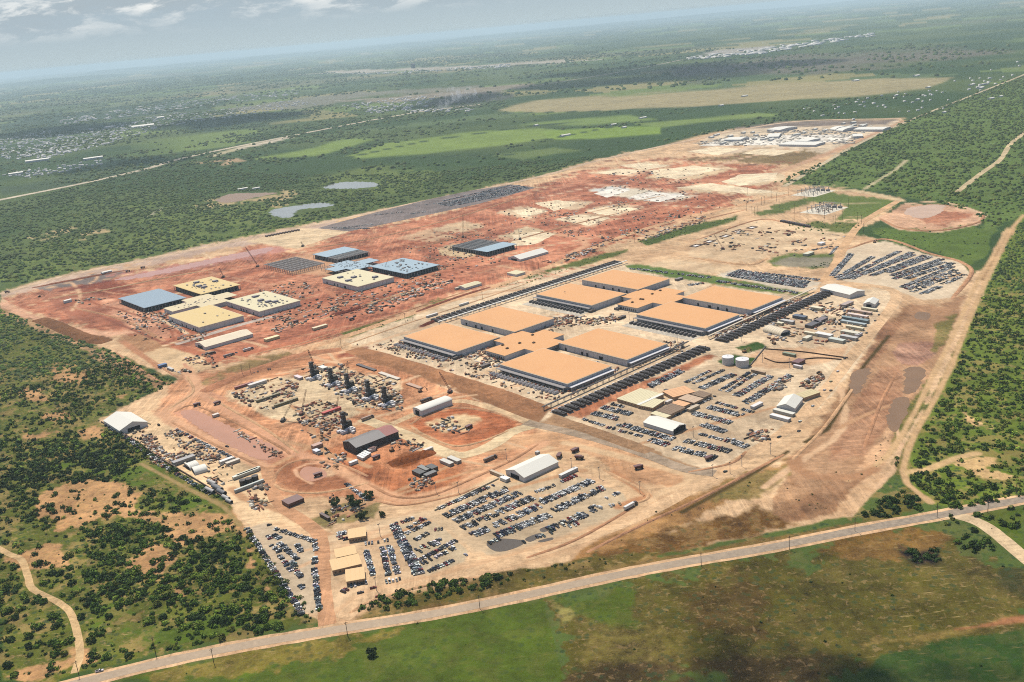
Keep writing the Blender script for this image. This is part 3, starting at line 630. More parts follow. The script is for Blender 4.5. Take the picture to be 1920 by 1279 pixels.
HWY = [(20,1312),(120,1288),(300,1243),(450,1212),(600,1186),(640,1179),(807,1152),(973,1119),(1140,1082),(1280,1055),(1447,1026),(1613,993),(1763,966),(1920,936),(2080,908)]
strip('road_shoulder', HWY, 9.0, .05, M_EARTH, A(226,186,144))
M_ASPH = surf('asphalt', A(190,168,142), .9, .24, .3, dirt=A(214,188,156))
def dusted(m):          # tracked-out dust pales the highway by the site entrance; it is clean asphalt to the east
    q = NT(m.node_tree); b = q.n['Principled BSDF']; old = b.inputs['Base Color'].links[0].from_socket; g = q.new('ShaderNodeNewGeometry'); sx = q.new('ShaderNodeSeparateXYZ'); q.link(g.outputs['Position'], sx.inputs[0])
    n = q.noise(g.outputs['Position'], 1/30, 4, .6); xx = q.math('ADD', sx.outputs[0], q.math('MULTIPLY', n, 160))
    q.link(q.mix(q.ramp(xx, 20, 380), old, q.mix(q.ramp(q.noise(g.outputs['Position'], .2, 4, .6), .3, .7), A(150,136,120)+(1,), A(182,164,142)+(1,))), b.inputs['Base Color'])
dusted(M_ASPH)
strip('highway', HWY, 5.2, .12, M_ASPH)
strip('perimeter_road', [(640,1160),(700,1118),(850,1083),(960,1052),(1060,1020),(1180,976),(1280,926),(1400,856),(1480,802),(1540,742),(1588,680),(1637,620),(1672,575),(1680,552),(1660,540),(1600,532),(1545,526)], 8, .06, M_EARTH, A(228,190,148))
strip('dirt_road', [(1545,526),(1570,490),(1590,450),(1620,415),(1685,376)], 8, .07, M_EARTH, A(224,182,138))
strip('dirt_road', [(500,876),(508,915),(530,950),(580,985),(602,1015),(606,1100),(614,1172)], 7, .07, M_EARTH, A(214,162,122))
strip('dirt_track', [(-20,1018),(15,1038),(40,1050),(52,1080),(62,1105),(110,1130),(135,1155),(150,1220),(140,1262)], 3.2, .07, M_EARTH, A(216,182,134))
strip('driveway', [(1770,966),(1800,968),(1850,988),(1920,1045),(1960,1080)], 6.5, .08, M_EARTH, A(224,196,156))
strip('dirt_road', [(545,662),(620,640),(760,592),(900,546),(1000,512),(1200,432),(1400,382),(1480,364)], 9, .06, M_EARTH, A(222,176,134))
strip('concrete_road', [(680,785),(760,815),(830,847),(870,853),(920,836),(960,810),(1000,798)], 9, .08, M_EARTH, A(232,206,164))
strip('concrete_road', [(735,795),(800,768),(860,752),(920,765),(1005,798)], 6, .09, M_EARTH, A(226,192,150))
strip('asphalt_road', [(985,792),(1100,818),(1200,848),(1280,878),(1340,888)], 7.5, .1, M_EARTH, A(180,158,134))
strip('gravel_road', [(0,552),(120,518),(300,481),(480,445),(620,415),(800,376),(960,343),(1040,324),(1130,299),(1300,262),(1480,229),(1690,222)], 11, .07, M_EARTH, A(216,186,154))
strip('far_highway', [(-60,388),(0,375),(150,345),(270,318),(330,300),(420,280),(545,255),(700,225),(800,208),(900,196)], 21, .5, M_EARTH, A(208,194,168))
strip('far_road', [(1470,350),(1600,275),(1700,228),(1820,180),(1920,140),(2000,104)], 7, .3, M_EARTH, A(206,188,154))
strip('dirt_track', [(1795,360),(1840,325),(1875,300),(1895,270),(1920,250),(1960,215)], 7, .3, M_EARTH, A(212,190,148))
strip('far_runway', [(560,140),(760,131),(1000,119),(1130,112)], 60, 1, M_EARTH, A(196,186,168))
strip('far_road', [(620,190),(760,182),(900,172),(1010,160),(1180,132),(1280,112)], 18, 1, M_EARTH, A(176,168,150))
strip('concrete_slab', [(330,646),(462,606),(520,592)], 7, .09, M_EARTH, A(204,186,170))
sheet('asphalt_lot', [(595,428),(690,402),(800,375),(880,358),(960,346),(1005,352),(900,382),(760,412),(655,434)], .08, M_EARTH, A(138,126,122), .8)
sheet('concrete_apron', [(465,452),(560,428),(655,434),(556,466)], .1, M_EARTH, A(232,204,164), .3)
for pp in [[(1113.5, 325.0), (1167.0, 316.5), (1206.3, 320.0), (1174.1, 328.6)], [(1163.4, 310.8), (1202.7, 305.8), (1256.2, 310.8), (1209.8, 318.6)], [(1217.0, 320.0), (1302.6, 310.8), (1359.7, 316.5), (1266.9, 335.8), (1231.2, 330.8)], [(960.0, 395.0), (1002.8, 390.0), (1027.8, 396.4), (981.4, 407.8)], [(1002.8, 380.7), (1045.7, 375.0), (1084.9, 380.7), (1038.5, 396.4)], [(1038.5, 410.7), (1088.5, 402.1), (1145.6, 409.3), (1102.8, 423.5)], [(1095.6, 396.4), (1145.6, 386.4), (1199.1, 391.4), (1145.6, 405.7)], [(960.0, 441.4), (1002.8, 434.3), (1042.1, 439.2), (1002.8, 457.8), (960.0, 462.8)], [(1391.8, 287.9), (1424.0, 279.4), (1495.3, 282.2), (1452.5, 292.2)], [(1288.3, 284.4), (1338.3, 275.1), (1388.3, 279.4), (1345.4, 291.5)], [(1266.9, 352.2), (1331.2, 343.6), (1459.6, 360.7), (1402.5, 362.9)], [(1352.6, 341.5), (1388.3, 327.2), (1459.6, 323.6), (1452.5, 337.9), (1388.3, 348.6)]]: sheet('concrete_pad', pp, .1, M_EARTH, A(250,228,190), 3.5, 14)
for pp in [[(1113.5, 362.9), (1152.7, 352.2), (1181.3, 357.2), (1138.4, 370.7)], [(1177.7, 370.0), (1217.0, 359.3), (1284.8, 366.4), (1234.8, 379.3)], [(1309.8, 273.7), (1359.7, 259.4), (1416.8, 256.5), (1473.9, 253.7), (1602.4, 252.2), (1588.1, 265.1), (1459.6, 272.2)]]: sheet('concrete_pad', pp, .12, M_EARTH, A(250,242,226), 3, 14)
W1 = watery('muddy_water', A(202,142,110), .5); W2 = watery('pond_water', A(150,116,84), .5); W4 = watery('pale_pond', A(222,186,158), .5); W3 = watery('lake_water', A(158,158,152), .12)
sheet('pond', [(340,778),(365,770),(420,795),(500,830),(525,850),(490,862),(420,830)], .1, W1, None, 1.5)
sheet('pond', [(562,886),(575,875),(605,880),(612,893),(585,903),(568,897)], .1, W1, None, 1.5)
sheet('pond', [(1696,400),(1712,388),(1768,384),(1764,398),(1730,410)], .1, W4, None, 2)
sheet('pond', [(1673,751),(1703,746),(1701,771),(1681,809),(1663,794)], .1, W2, None, 1.5)
sheet('pond', [(1698,692),(1733,692),(1724,725),(1697,738)], .1, W2, None, 1.5)
sheet('pond', [(1600,698),(1633,693),(1608,738),(1593,726)], .1, W2, None, 1.5)
sheet('pond', [(1721,585),(1744,588),(1738,600),(1715,596)], .1, W2, None, 1.5)
sheet('pond', [(405,376),(430,364),(480,362),(520,362),(480,370),(430,380)], .1, W2, None, 4)
sheet('pond', [(508,395),(540,388),(600,380),(624,386),(560,394),(545,408),(515,405)], .1, W3, None, 4)
sheet('pond', [(604,352),(640,342),(700,342),(704,350),(650,354)], .1, W3, None, 4)
sheet('pond', [(215,524),(330,500),(470,470),(510,464),(500,474),(400,494),(270,520)], .1, watery('shallow_water', A(206,150,134), .4), None, 4)
M_WET = surf('wet_mud', A(96,84,70), .35, .2, .2)
for pp in ([(912,1020),(935,1010),(985,1015),(960,1030),(930,1034)], [(985,1010),(1010,1000),(1016,1004),(995,1016)], [(1012,992),(1030,986),(1034,992),(1018,998)], [(1010,1014),(1034,1008),(1036,1012),(1015,1017)]):
    sheet('puddle', pp, .11, M_WET, None, 1.2, 4)
# ================================================ BUILDINGS
M_ORANGE = surf('orange_membrane', A(243,184,128), .75, .06, .12, spec=.15, dirt=A(232,170,116), seam=5.0)
M_CREAM = surf('cream_membrane', A(240,212,150), .75, .06, .12, spec=.15, dirt=A(232,206,160), seam=5.0)
M_PALE = surf('pale_roof', A(240,228,188), .75, .06, .12, spec=.15)
M_BLUE = surf('blue_deck', A(166,190,202), .45, .05, .1, spec=.4)
M_BLUEW = surf('blue_wrap', A(150,172,186), .35, .04, .1, spec=.5)
M_WHITE = surf('white_fabric', A(250,246,232), .6, .03, .4, spec=.25)
M_WALL = surf('grey_panel', A(232,230,232), .7, .05, .4, spec=.3)
M_WALLW = surf('white_panel', A(250,246,240), .7, .05, .4, spec=.3)
M_TRIM = surf('pale_trim', A(232,214,186), .6, .04)
M_DARK = surf('dark_cladding', A(74,68,68), .6, .15)
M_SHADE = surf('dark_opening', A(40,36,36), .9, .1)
M_STEEL = surf('galvanised_steel', A(196,192,186), .6, .1, .5, metal=.1)
M_RSTEEL = surf('primed_steel', A(150,86,70), .6, .15)
M_DECKS = surf('grey_canopy', A(160,154,152), .6, .15, .5)
M_TANR = surf('tan_roof', A(246,206,150), .7, .05, .3); M_BRNR = surf('brown_roof', A(150,126,104), .8, .12, .3); M_TANW = surf('tan_siding', A(214,176,138), .8, .08, .5)
M_GREYR = surf('grey_metal_roof', A(140,136,134), .5, .06, .25, metal=.2); M_REDR = surf('red_metal_roof', A(176,112,104), .6, .08, .25)
M_CONCR = surf('concrete', A(206,196,180), .9, .1, .3); M_GLASS = surf('window_glass', (.02, .025, .03), .1, .05, spec=.6)
M_BLK = surf('black_steel', A(62,54,50), .5, .25, .5); M_MACH = surf('machine_grey', A(112,106,102), .6, .3, .5); M_TINT = tinted('painted_metal')
M_RUB = surf('rubber', (.015, .015, .015), .9, .1)

def hall_part(par, a0, a1, b0, b1, roof, wall, label=None, h=9.0, open_sides=False, units=0, frame=0.0, name='data_hall'):
    """one hall of a data building, in site axes relative to the building's base; frame = the share still bare steel"""
    mb = MB(); w_, d_ = a1-a0, b1-b0; rnd = random.Random(int(a0*7+b0))
    mats = [wall, M_SHADE, M_STEEL]
    if open_sides:
        k = 12
        for i in range(k+1):
            for y in (b0+.5, b1-.5): mb.box(a0+i*w_/k-.35, y-.35, 0, a0+i*w_/k+.35, y+.35, h-1.2, 2)
        for i in range(1, 16):
            for x in (a0+.5, a1-.5): mb.box(x-.35, b0+i*d_/16-.35, 0, x+.35, b0+i*d_/16+.35, h-1.2, 2)
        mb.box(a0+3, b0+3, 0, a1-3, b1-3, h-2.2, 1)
    else:
        mb.box(a0, b0, 0, a1, b1, h-.02, 0)
        for i in range(1, int(d_/9)):                            # wall panel joints and doors, proud of the wall
            y = b0+i*9
            mb.box(a0-.12, y-.15, .2, a0-.003, y+.15, h-.6, 2); mb.box(a1+.003, y-.15, .2, a1+.12, y+.15, h-.6, 2)
        for i in range(1, int(w_/9)):
            x = a0+i*9; mb.box(x-.15, b1+.003, .2, x+.15, b1+.12, h-.6, 2); mb.box(x-.15, b0-.12, .2, x+.15, b0-.003, h-.6, 2)
        for i in range(5):
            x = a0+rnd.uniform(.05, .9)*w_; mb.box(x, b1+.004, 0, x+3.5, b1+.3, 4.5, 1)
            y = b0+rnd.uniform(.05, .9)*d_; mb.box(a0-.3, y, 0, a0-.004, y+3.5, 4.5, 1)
    ho = mb.build(name, mats, par)
    if label: ho['label'] = label
    rb = MB(); e = 1.0
    if frame < 1:
        f1 = b0+d_*frame
        rb.box(a0-e, f1-e, h, a1+e, b1+e, h+.55, 1); rb.box(a0+.1, f1+.1, h+.55, a1-.1, b1-.1, h+.75, 0)
        ro = rb.build('roof', [roof, M_TRIM if not open_sides else roof], ho)
        for i in range(units):
            x, y = rnd.uniform(a0+8, a1-14), rnd.uniform(b0+8, b1-16); s_ = rnd.uniform(.4, 1)
            MB().box(x, y, h+.75, x+3.2*s_, y+4.5*s_, h+.75+1.6*s_).build('roof_curb', M_DECKS, ho)
    return ho
def roof_unit(par, a, b, h=9.75, big=True):
    mb = MB().box(a-5, b-4, h, a+5, b+4, h+2.4); mb.box(a-4.4, b-3.4, h+2.4, a+4.4, b+3.4, h+2.9, 1)
    mb.build('rooftop_unit', [surf_cache('unit', A(128,124,150)), M_DECKS], par)
_sc = {}
def surf_cache(k, rgb, **kw):
    if k not in _sc: _sc[k] = surf(k, rgb, **kw)
    return _sc[k]
def steel_frame(par, a0, a1, b0, b1, h=9.0, label=None, joists=26):
    mb = MB()
    na, nb = 8, 12
    for i in range(na+1):
        for j in range(nb+1):
            x, y = a0+(a1-a0)*i/na, b0+(b1-b0)*j/nb; mb.box(x-.3, y-.3, 0, x+.3, y+.3, h)
    for j in range(joists):
        y = b0+(b1-b0)*j/(joists-1); mb.box(a0, y-.3, h-1.0, a1, y+.3, h, 1)
    for i in range(na+1):
        x = a0+(a1-a0)*i/na; mb.box(x-.4, b0, h+.01, x+.4, b1, h+.6)
    o = mb.build('steel_frame', [M_STEEL, M_STEEL], par)
    if label: o['label'] = label
    return o

def data_building(name, label, ra, rb, cat='data center', cross=True, gallery=True):
    """four halls round a cross-shaped link"""
    A0 = (ra[0]+ra[1])/2; B0 = (rb[0]+rb[1])/2
    root = empty(name, S(A0, B0), YAW)
    tag(root, label, cat, 'four-hall data buildings')
    return root, A0, B0
def lb(A0, B0, a, b): return a-A0, -(b-B0)        # site (a, b) to the root's own x, y (y runs towards -b)
HW, HD = 80.5, 130.4
RA = (842.6, 953.2, 1117.5, 1226.7); RBB = (-1152.9, -927.7)
def finished(ra, rb, label, chiller_row):
    root, A0, B0 = data_building('data_center', label, ra, rb)
    for i, a in enumerate(ra):
        for j, b in enumerate(rb):
            x, y = lb(A0, B0, a, b)
            h = hall_part(root, x-HW/2, x+HW/2, y-HD/2, y+HD/2, M_ORANGE, M_WALL)
            # lower equipment gallery along the near end, canopy along the outer side
            if i == 0:
                g = MB(); x0 = x-HW/2
                g.box(x0-8, y-HD/2, 5.2, x0-.2, y+HD/2, 5.6); 
                for k in range(15):
                    yy = y-HD/2+HD*k/14; g.box(x0-7.8, yy-.25, 0, x0-7.3, yy+.25, 5.2, 1)
                for k in range(2): g.box(x0-8, y-HD/2, 6.1+k*.5, x0-7.8, y+HD/2, 6.2+k*.5, 1)
                g.box(x0-8.05, y-HD/2, 2.7, x0-7.85, y+HD/2, 3.0, 1)
                g.build('equipment_gallery', [M_DECKS, M_STEEL], h)
            if j == 1:
                g = MB(); y0 = y-HD/2
                g.box(x-HW/2, y0-7, 5.0, x+HW/2, y0-.2, 5.6, 0); g.box(x-HW/2+2, y0-6, 0, x+HW/2-2, y0-.25, 5.0, 1)
                for k in range(14):
                    xx = x-HW/2+HW*k/13; g.box(xx-.2, y0-7.2, 0, xx+.2, y0-6.8, 5.0, 2)
                g.build('loading_canopy', [M_WALL, M_DECKS, M_STEEL], h)
    # the link, a cross of lower roofs between the halls
    am, bm = A0, B0; gap = (rb[1]-rb[0])-HD
    mb = MB(); x0, x1 = -65, 65; yh = 21
    for (p, q, r_, s_) in ((x0+2, -yh, -28, yh), (-28, -gap/2+6, 28, gap/2-6), (28, -yh, x1-15, yh)):
        mb.box(p, q, 0, r_, s_, 7.2)
    for k in range(9): mb.box(x0+1.7, -yh+3+k*4.3, 1, x0+1.95, -yh+5.2+k*4.3, 4, 1)
    lk = mb.build('link_block', [M_WALL, M_GLASS], root)
    rb_ = MB()
    pl_ = [(x0, -yh-.8), (-28, -yh-.8), (-28, -gap/2-.6), (-11, -gap/2-.6), (11, -gap/2-.6), (28, -gap/2-.6), (28, -yh-.8), (x1-14, -yh-.8), (x1-14, yh+.8), (28, yh+.8), (28, gap/2+.6), (-28, gap/2+.6), (-28, yh+.8), (x0, yh+.8)]
    rb_.prism(pl_, 7.21, 7.8, 1, 0); rb_.build('roof', [M_ORANGE, M_TRIM], lk)
    for q in range(5):
        u = MB(); xx, yy = random.uniform(-50, 40), random.uniform(-16, 16); u.box(xx, yy, 7.8, xx+4, yy+3, 9.3); u.cyl((xx+2, yy+1.5, 9.3), (xx+2, yy+1.5, 9.9), 1.1)
        u.build('rooftop_unit', surf_cache('brown_unit', A(120,92,66)), lk)
    return root
finished(RA[:2], RBB, 'nearer orange-roofed four-hall data building with cross-shaped link, above the brown earth bank', True)
finished(RA[2:], RBB, 'farther orange-roofed four-hall data building, just short of the grass strip and parked cars', True)
# cluster under construction at the left
root, A0, B0 = data_building('data_center', 'data building under construction with one blue-grey and three cream roofed halls on red soil', (669, 781), (-1860, -1632))
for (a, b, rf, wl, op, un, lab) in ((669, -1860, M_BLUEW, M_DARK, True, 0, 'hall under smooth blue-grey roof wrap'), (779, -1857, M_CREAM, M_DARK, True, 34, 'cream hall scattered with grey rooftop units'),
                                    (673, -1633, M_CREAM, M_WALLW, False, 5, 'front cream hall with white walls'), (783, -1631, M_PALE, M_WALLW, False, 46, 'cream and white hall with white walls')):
    x, y = lb(A0, B0, a, b); h = hall_part(root, x-HW/2, x+HW/2, y-64, y+64, rf, wl, lab, open_sides=op, units=un)
    if un > 20:
        for q in range(4): roof_unit(h, x+random.uniform(-28, 28), y+random.uniform(-42, 42))
mb = MB().box(-72, -20, 0, 30, 20, 7.2).box(-26, -46, 0, 26, 46, 7.18)
lk = mb.build('link_block', [M_WALLW], root); lk['label'] = 'low cream link between the halls'
M_LINK = surf('link_roof', A(232,214,172), .75, .08, .2)
for q in range(22): xx, yy = random.uniform(-60, 24), random.uniform(-17, 17); MB().box(xx, yy, 7.8, xx+random.uniform(1.5, 4), yy+2, 8.6).build('roof_curb', M_DECKS, lk)
MB().prism([(-73, -21), (-27, -21), (-27, -47), (27, -47), (27, -21), (55, -21), (55, 21), (27, 21), (27, 47), (-27, 47), (-27, 21), (-73, 21)], 7.21, 7.8, 1, 0).build('roof', [M_LINK, M_TRIM], lk)
# second cluster: steel frames and blue decks
root, A0, B0 = data_building('data_center', 'half-built data building with bare steel frames, blue roof decks and one cream hall', (978, 1087), (-1850, -1618))
x, y = lb(A0, B0, 976, -1860); steel_frame(root, x-38, x+38, y-60, y+60, label='bare steel frame hall without a roof')
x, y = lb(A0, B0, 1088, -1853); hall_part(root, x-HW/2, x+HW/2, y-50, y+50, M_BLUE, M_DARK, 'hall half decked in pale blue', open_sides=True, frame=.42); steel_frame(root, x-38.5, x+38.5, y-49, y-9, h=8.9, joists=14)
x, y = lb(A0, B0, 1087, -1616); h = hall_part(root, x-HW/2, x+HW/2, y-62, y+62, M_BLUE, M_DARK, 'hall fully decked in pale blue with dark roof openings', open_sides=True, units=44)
x, y = lb(A0, B0, 979, -1619); h = hall_part(root, x-HW/2, x+HW/2, y-64, y+64, M_PALE, M_WALLW, 'cream roofed hall with four round dark rooftop units', units=14)
for q in ((-20, 30), (-5, 5), (-26, -8), (18, -34)): roof_unit(h, x+q[0], y+q[1])
mb = MB()
for i in range(7):
    for j in range(7): mb.box(-40+i*14, -44+j*14.5, 0, -39.4+i*14, -43.4+j*14.5, 7.1)
for i in range(7): mb.box(-40+i*14, -44, 6.5, -39.4+i*14, 43.6, 7.0); mb.box(-40, -44+i*14.5, 6.45, 44.6, -43.4+i*14.5, 6.95)
lk = mb.build('link_block', M_STEEL, root)
rb_ = MB().prism([(-45, -20), (-20, -20), (-20, -48), (26, -48), (26, -20), (62, -20), (62, 18), (26, 18), (26, 46), (-20, 46), (-20, 20), (-45, 20)], 7.2, 7.9)
for i in range(60): xx, yy = random.uniform(-18, 24), random.uniform(-44, 42); rb_.box(xx, yy, 7.91, xx+2, yy+2.6, 8.3, 1)
rb_.build('roof', [M_BLUE, M_DARK], lk)
# lone frame farther along
root = empty('data_center', S(1290, -1615), YAW); tag(root, 'lone data hall of bare steel with blue roof deck on its near corner', 'data center', 'four-hall data buildings')
hall_part(root, -40, 40, -62, 62, M_BLUE, M_DARK, None, open_sides=True, frame=2).hide_render = False
steel_frame(root, -38.5, 38.5, -40, 61, h=8.8, joists=24)
MB().box(-41, -63, 9.0, 41, -18, 9.7).build('roof', M_BLUE, root)

def frame_of(Apx, Bpx, Cpx, h, snap=True):
    p0, p1, p2 = P(*Apx, h), P(*Bpx, h), P(*Cpx, h)
    d = (p1-p0); L = d.length; ang = math.atan2(d.y, d.x)
    if snap:
        k = round((ang-YAW)/(math.pi/2)); s_ = YAW+k*math.pi/2
        if abs(ang-s_) < .16: ang = s_
    ux = Vector((math.cos(ang), math.sin(ang), 0)); uy = Vector((-math.sin(ang), math.cos(ang), 0))
    L = d.dot(ux); wv = (p2-p1).dot(uy); c = p0+ux*L/2+uy*wv/2
    return Vector((c.x, c.y, 0)), ang, abs(L), abs(wv)
def shed(name, label, cat, a, b, c, h, hr, kind='gable', roof=None, wall=None, door=None, group=None, snap=True, split=None, seams=0, open_end=0, windows=0):
    roof = roof or M_WHITE; wall = wall or M_WALLW
    loc, ang, L, W = frame_of(a, b, c, h, snap); root = empty(name, loc, ang); tag(root, label, cat, group)
    x, y = L/2, W/2; mb = MB()
    if kind == 'flat':
        mb.box(-x, -y, 0, x, y, h-.02)
    elif kind == 'gable':
        mb.extr([(-y, 0), (y, 0), (y, h), (0, h+hr), (-y, h)], -x, x); mb.v = [(v[1], -v[0], v[2]) for v in mb.v]
    else:
        n = 14; pr = [(y*math.cos(math.pi*i/n), h+hr*math.sin(math.pi*i/n)) for i in range(n+1)]
        mb.extr([(-y, 0), (y, 0)]+pr, -x, x); mb.v = [(v[1], -v[0], v[2]) for v in mb.v]
    wo_ = mb.build('wall', wall, root)
    rb = MB(); e = .5
    if kind == 'flat':
        rb.box(-x-e, -y-e, h, x+e, y+e, h+.4)
        for i in range(1, seams): xx = -x+L*i/seams; rb.box(xx-.12, -y-e, h+.401, xx+.12, y+e, h+.5)
    elif kind == 'gable':
        s_ = hr/y
        pr = [(-y-e, h-e*s_+.05), (0, h+hr+.05), (y+e, h-e*s_+.05), (y+e, h-e*s_+.4), (0, h+hr+.4), (-y-e, h-e*s_+.4)]
        def slab(x0, x1, m):
            k = MB().extr(pr, x0, x1); k.v = [(v[1], -v[0], v[2]) for v in k.v]; return k.build('roof', m, root)
        if split: slab(-x-e, -x+L*split[0], split[1])['label'] = split[2]; slab(-x+L*split[0]+.02, x+e, roof)
        else: slab(-x-e, x+e, roof)
    else:
        n = 14; pr = [((y+.15)*math.cos(math.pi*i/n), h+.05+(hr+.15)*math.sin(math.pi*i/n)) for i in range(n+1)]
        pr2 = [((y+.4)*math.cos(math.pi*i/n), h+.05+(hr+.4)*math.sin(math.pi*i/n)) for i in range(n, -1, -1)]
        rb.extr(pr2+pr, -x-e, x+e); rb.v = [(v[1], -v[0], v[2]) for v in rb.v]
        for i in range(1, seams):
            xx = -x+L*i/seams; k = MB(); k.extr([(u*1.012, h+(v-h)*1.02) for u, v in pr2]+pr, xx-.15, xx+.15); k.v = [(v[1], -v[0], v[2]) for v in k.v]; rb.add(k.v, k.f)
    if rb.v: rb.build('roof', roof, root)
    if door or open_end:
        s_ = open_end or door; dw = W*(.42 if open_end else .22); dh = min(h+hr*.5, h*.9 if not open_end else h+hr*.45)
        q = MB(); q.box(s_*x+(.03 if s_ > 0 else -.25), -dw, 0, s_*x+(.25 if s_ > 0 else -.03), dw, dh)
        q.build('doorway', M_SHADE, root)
    if windows:
        for k in range(windows):
            xx = -x+L*(k+.5)/windows; MB().box(xx-.8, -y-.12, 1.2, xx+.8, -y-.004, 2.6).build('window', M_GLASS, root)
    return root
shed('event_tent', 'large white peaked tent hall by the scrub at the left corner of the yard', 'tent', (194.4,788.8), (221.3,808.8), (269.5,790), 5.5, 6.5, door=1)
shed('event_tent', 'long white gabled tent between the haul road and the largest car park', 'tent', (1046.7,866), (983,896), (948,882), 5, 4.6, door=1)
shed('warehouse', 'white low-arched warehouse below the earth bank beside the turbine plant', 'warehouse', (847.7,750), (789.8,771.9), (775,765.6), 6.5, 2.4, kind='barrel', door=1)
shed('warehouse', 'dark-walled warehouse with grey roof and red far end', 'warehouse', (746.9,809), (668,840), (641.4,829.2), 8.5, 4, roof=M_GREYR, wall=M_DARK, split=(.3, M_REDR, 'dull red end of the roof'))
shed('event_tent', 'long cream tent on a concrete slab below the left data building', 'tent', (474,626), (384.4,651), (369.8,641.7), 5, 4, roof=surf_cache('cream_fabric', A(246,228,196)), door=1)
shed('event_tent', 'white gabled tent on red soil beyond the half-built halls', 'tent', (1028,471.7), (975,486.7), (951.7,483), 4, 5, door=1)
shed('storage_shed', 'small cream gabled shed beside the pale haul road', 'shed', (903,531), (876,541), (869,536), 4, 2, roof=M_PALE)
shed('storage_shed', 'small flat-roofed cream shed by the haul road grass verge', 'shed', (985,510), (968,515), (953,511), 4, 0, kind='flat', roof=M_PALE)
shed('warehouse', 'long white warehouse at the far end of the dark generator row', 'warehouse', (1538,540), (1593,553), (1612,543), 6.5, 2.6)
shed('storage_tent', 'small white tent with dark doorway in the equipment yard', 'tent', (1648,562), (1640,571), (1620,568), 5, 3.4, door=1)
shed('arched_shelter', 'cream arched shelter with open end at the equipment yard corner', 'shelter', (1431,621), (1463,630), (1474,622), 1.2, 6.5, kind='barrel', roof=surf_cache('cream_fabric', A(246,228,196)), open_end=1, seams=8)
shed('arched_shelter', 'front white arched shelter of the pair in the left yard', 'shelter', (389,883), (366,889.5), (357.5,881), 1, 4.6, kind='barrel', open_end=1, seams=5)
shed('arched_shelter', 'rear white arched shelter of the pair in the left yard', 'shelter', (374,874.5), (356,880), (345,873), 1, 4.2, kind='barrel', open_end=1, seams=5)
shed('event_tent', 'white tent with dark open end in the middle of the east car park', 'tent', (1206.3,792), (1260.7,808.8), (1290,797.5), 4.6, 3.6, open_end=1)
shed('event_tent', 'white peaked tent near the perimeter road at the east car park edge', 'tent', (1505,747), (1490,766), (1457,761), 5, 4.2)
for (lab, a, b, c, rf, wl, sm) in (('tan modular office with grey end nearest the oak trees', (653.8,1010), (685.7,1005), (681,989), M_TANR, M_TANW, 5), ('tan modular office second from the trees by the lot road', (630.6,1046), (668,1038), (664,1023), M_TANR, M_TANW, 6),
        ('largest tan modular office, third from the trees by the lot road', (624,1070), (677.5,1057.5), (676,1038), M_TANR, M_TANW, 7), ('tan modular office nearest the highway', (649.4,1091), (683.8,1085), (678.8,1063.8), M_TANR, M_TANW, 4),
        ('large pale ribbed-roof modular office beside the red bank', (1157,747.6), (1194,758), (1226,735), M_PALE, M_TANW, 9), ('pale ribbed-roof modular office jutting toward the white open-ended tent', (1198,760), (1223.8,765), (1250,752), M_PALE, M_TANW, 5),
        ('orange-roofed modular office in the east car park', (1242.6,734), (1262.6,745), (1292.7,729), surf_cache('orange_roof', A(246,190,140)), M_TANW, 6), ('tan-roofed modular office between orange and brown roofs', (1272,747.5), (1300,756), (1315,747.5), surf_cache('dull_tan', A(214,184,154)), M_TANW, 3),
        ('brown-roofed modular office farthest along the east car park block', (1296.4,739.5), (1316.5,747), (1331.5,740), M_BRNR, M_TANW, 5), ('small orange-roofed modular office beside the brown roof', (1260,756.3), (1281.4,762.6), (1295.8,757.6), surf_cache('orange_roof', A(246,190,140)), M_TANW, 3),
        ('brown-roofed modular office behind the open-ended white tent', (1230,770), (1256.4,777.6), (1281.4,763.4), M_BRNR, M_TANW, 5), ('narrow white-roofed canopy beside the open-ended tent', (1220,775.6), (1248.9,783.4), (1256,778.4), M_PALE, M_TANW, 2),
        ('flat tan modular office behind the peaked tent by the perimeter road', (1490.8,740), (1507.6,746), (1521.5,730), surf_cache('straw_roof', A(226,208,160)), M_TANW, 4)):
    shed('modular_office', lab, 'site office', a, b, c, 4.2, 0, kind='flat', roof=rf, wall=wl, seams=sm, windows=6, group='modular site offices')
shed('covered_walkway', 'white covered walkway joining the pale modular offices', 'walkway', (1194.5,758.6), (1198.5,759.6), (1239,737.5), 4.5, 0, kind='flat', roof=M_WHITE, wall=M_TANW)
# far laydown yard and the country beyond
FARB = [('long white warehouse at the far yard gate', (1600,243), (1655,243), (1660,238), 7, 2), ('left white dome hangar in the far yard', (1556,243), (1566,244), (1575,238), 3, 8), ('right white dome hangar in the far yard', (1567,245), (1580,246), (1590,239), 3, 8),
        ('white warehouse on the left of the far yard', (1438,243), (1462,244), (1475,237), 7, 3), ('white shed amid the far yard', (1438,257), (1460,256), (1478,249), 5, 3), ('white shed with dark end at the far yard left corner', (1358,262), (1388,262), (1394,257), 6, 3),
        ('long grey-white L-plan hall, front wing, in the far yard', (1460,271), (1528,272), (1536,266), 6, 1), ('pale wing behind the L-plan hall in the far yard', (1490,264), (1512,265), (1528,259), 6, 1), ('white shed right of the L-plan hall in the far yard', (1600,256), (1618,255), (1627,250), 6, 2)]
for i, (lab, a, b, c, h, hr) in enumerate(FARB):
    shed('far_warehouse', lab, 'warehouse', a, b, c, h, hr, kind='barrel' if 'dome' in lab else 'gable', roof=M_WHITE, wall=M_WALL, group='buildings of the far yard', snap=False, open_end=-1 if 'dome' in lab else 0)
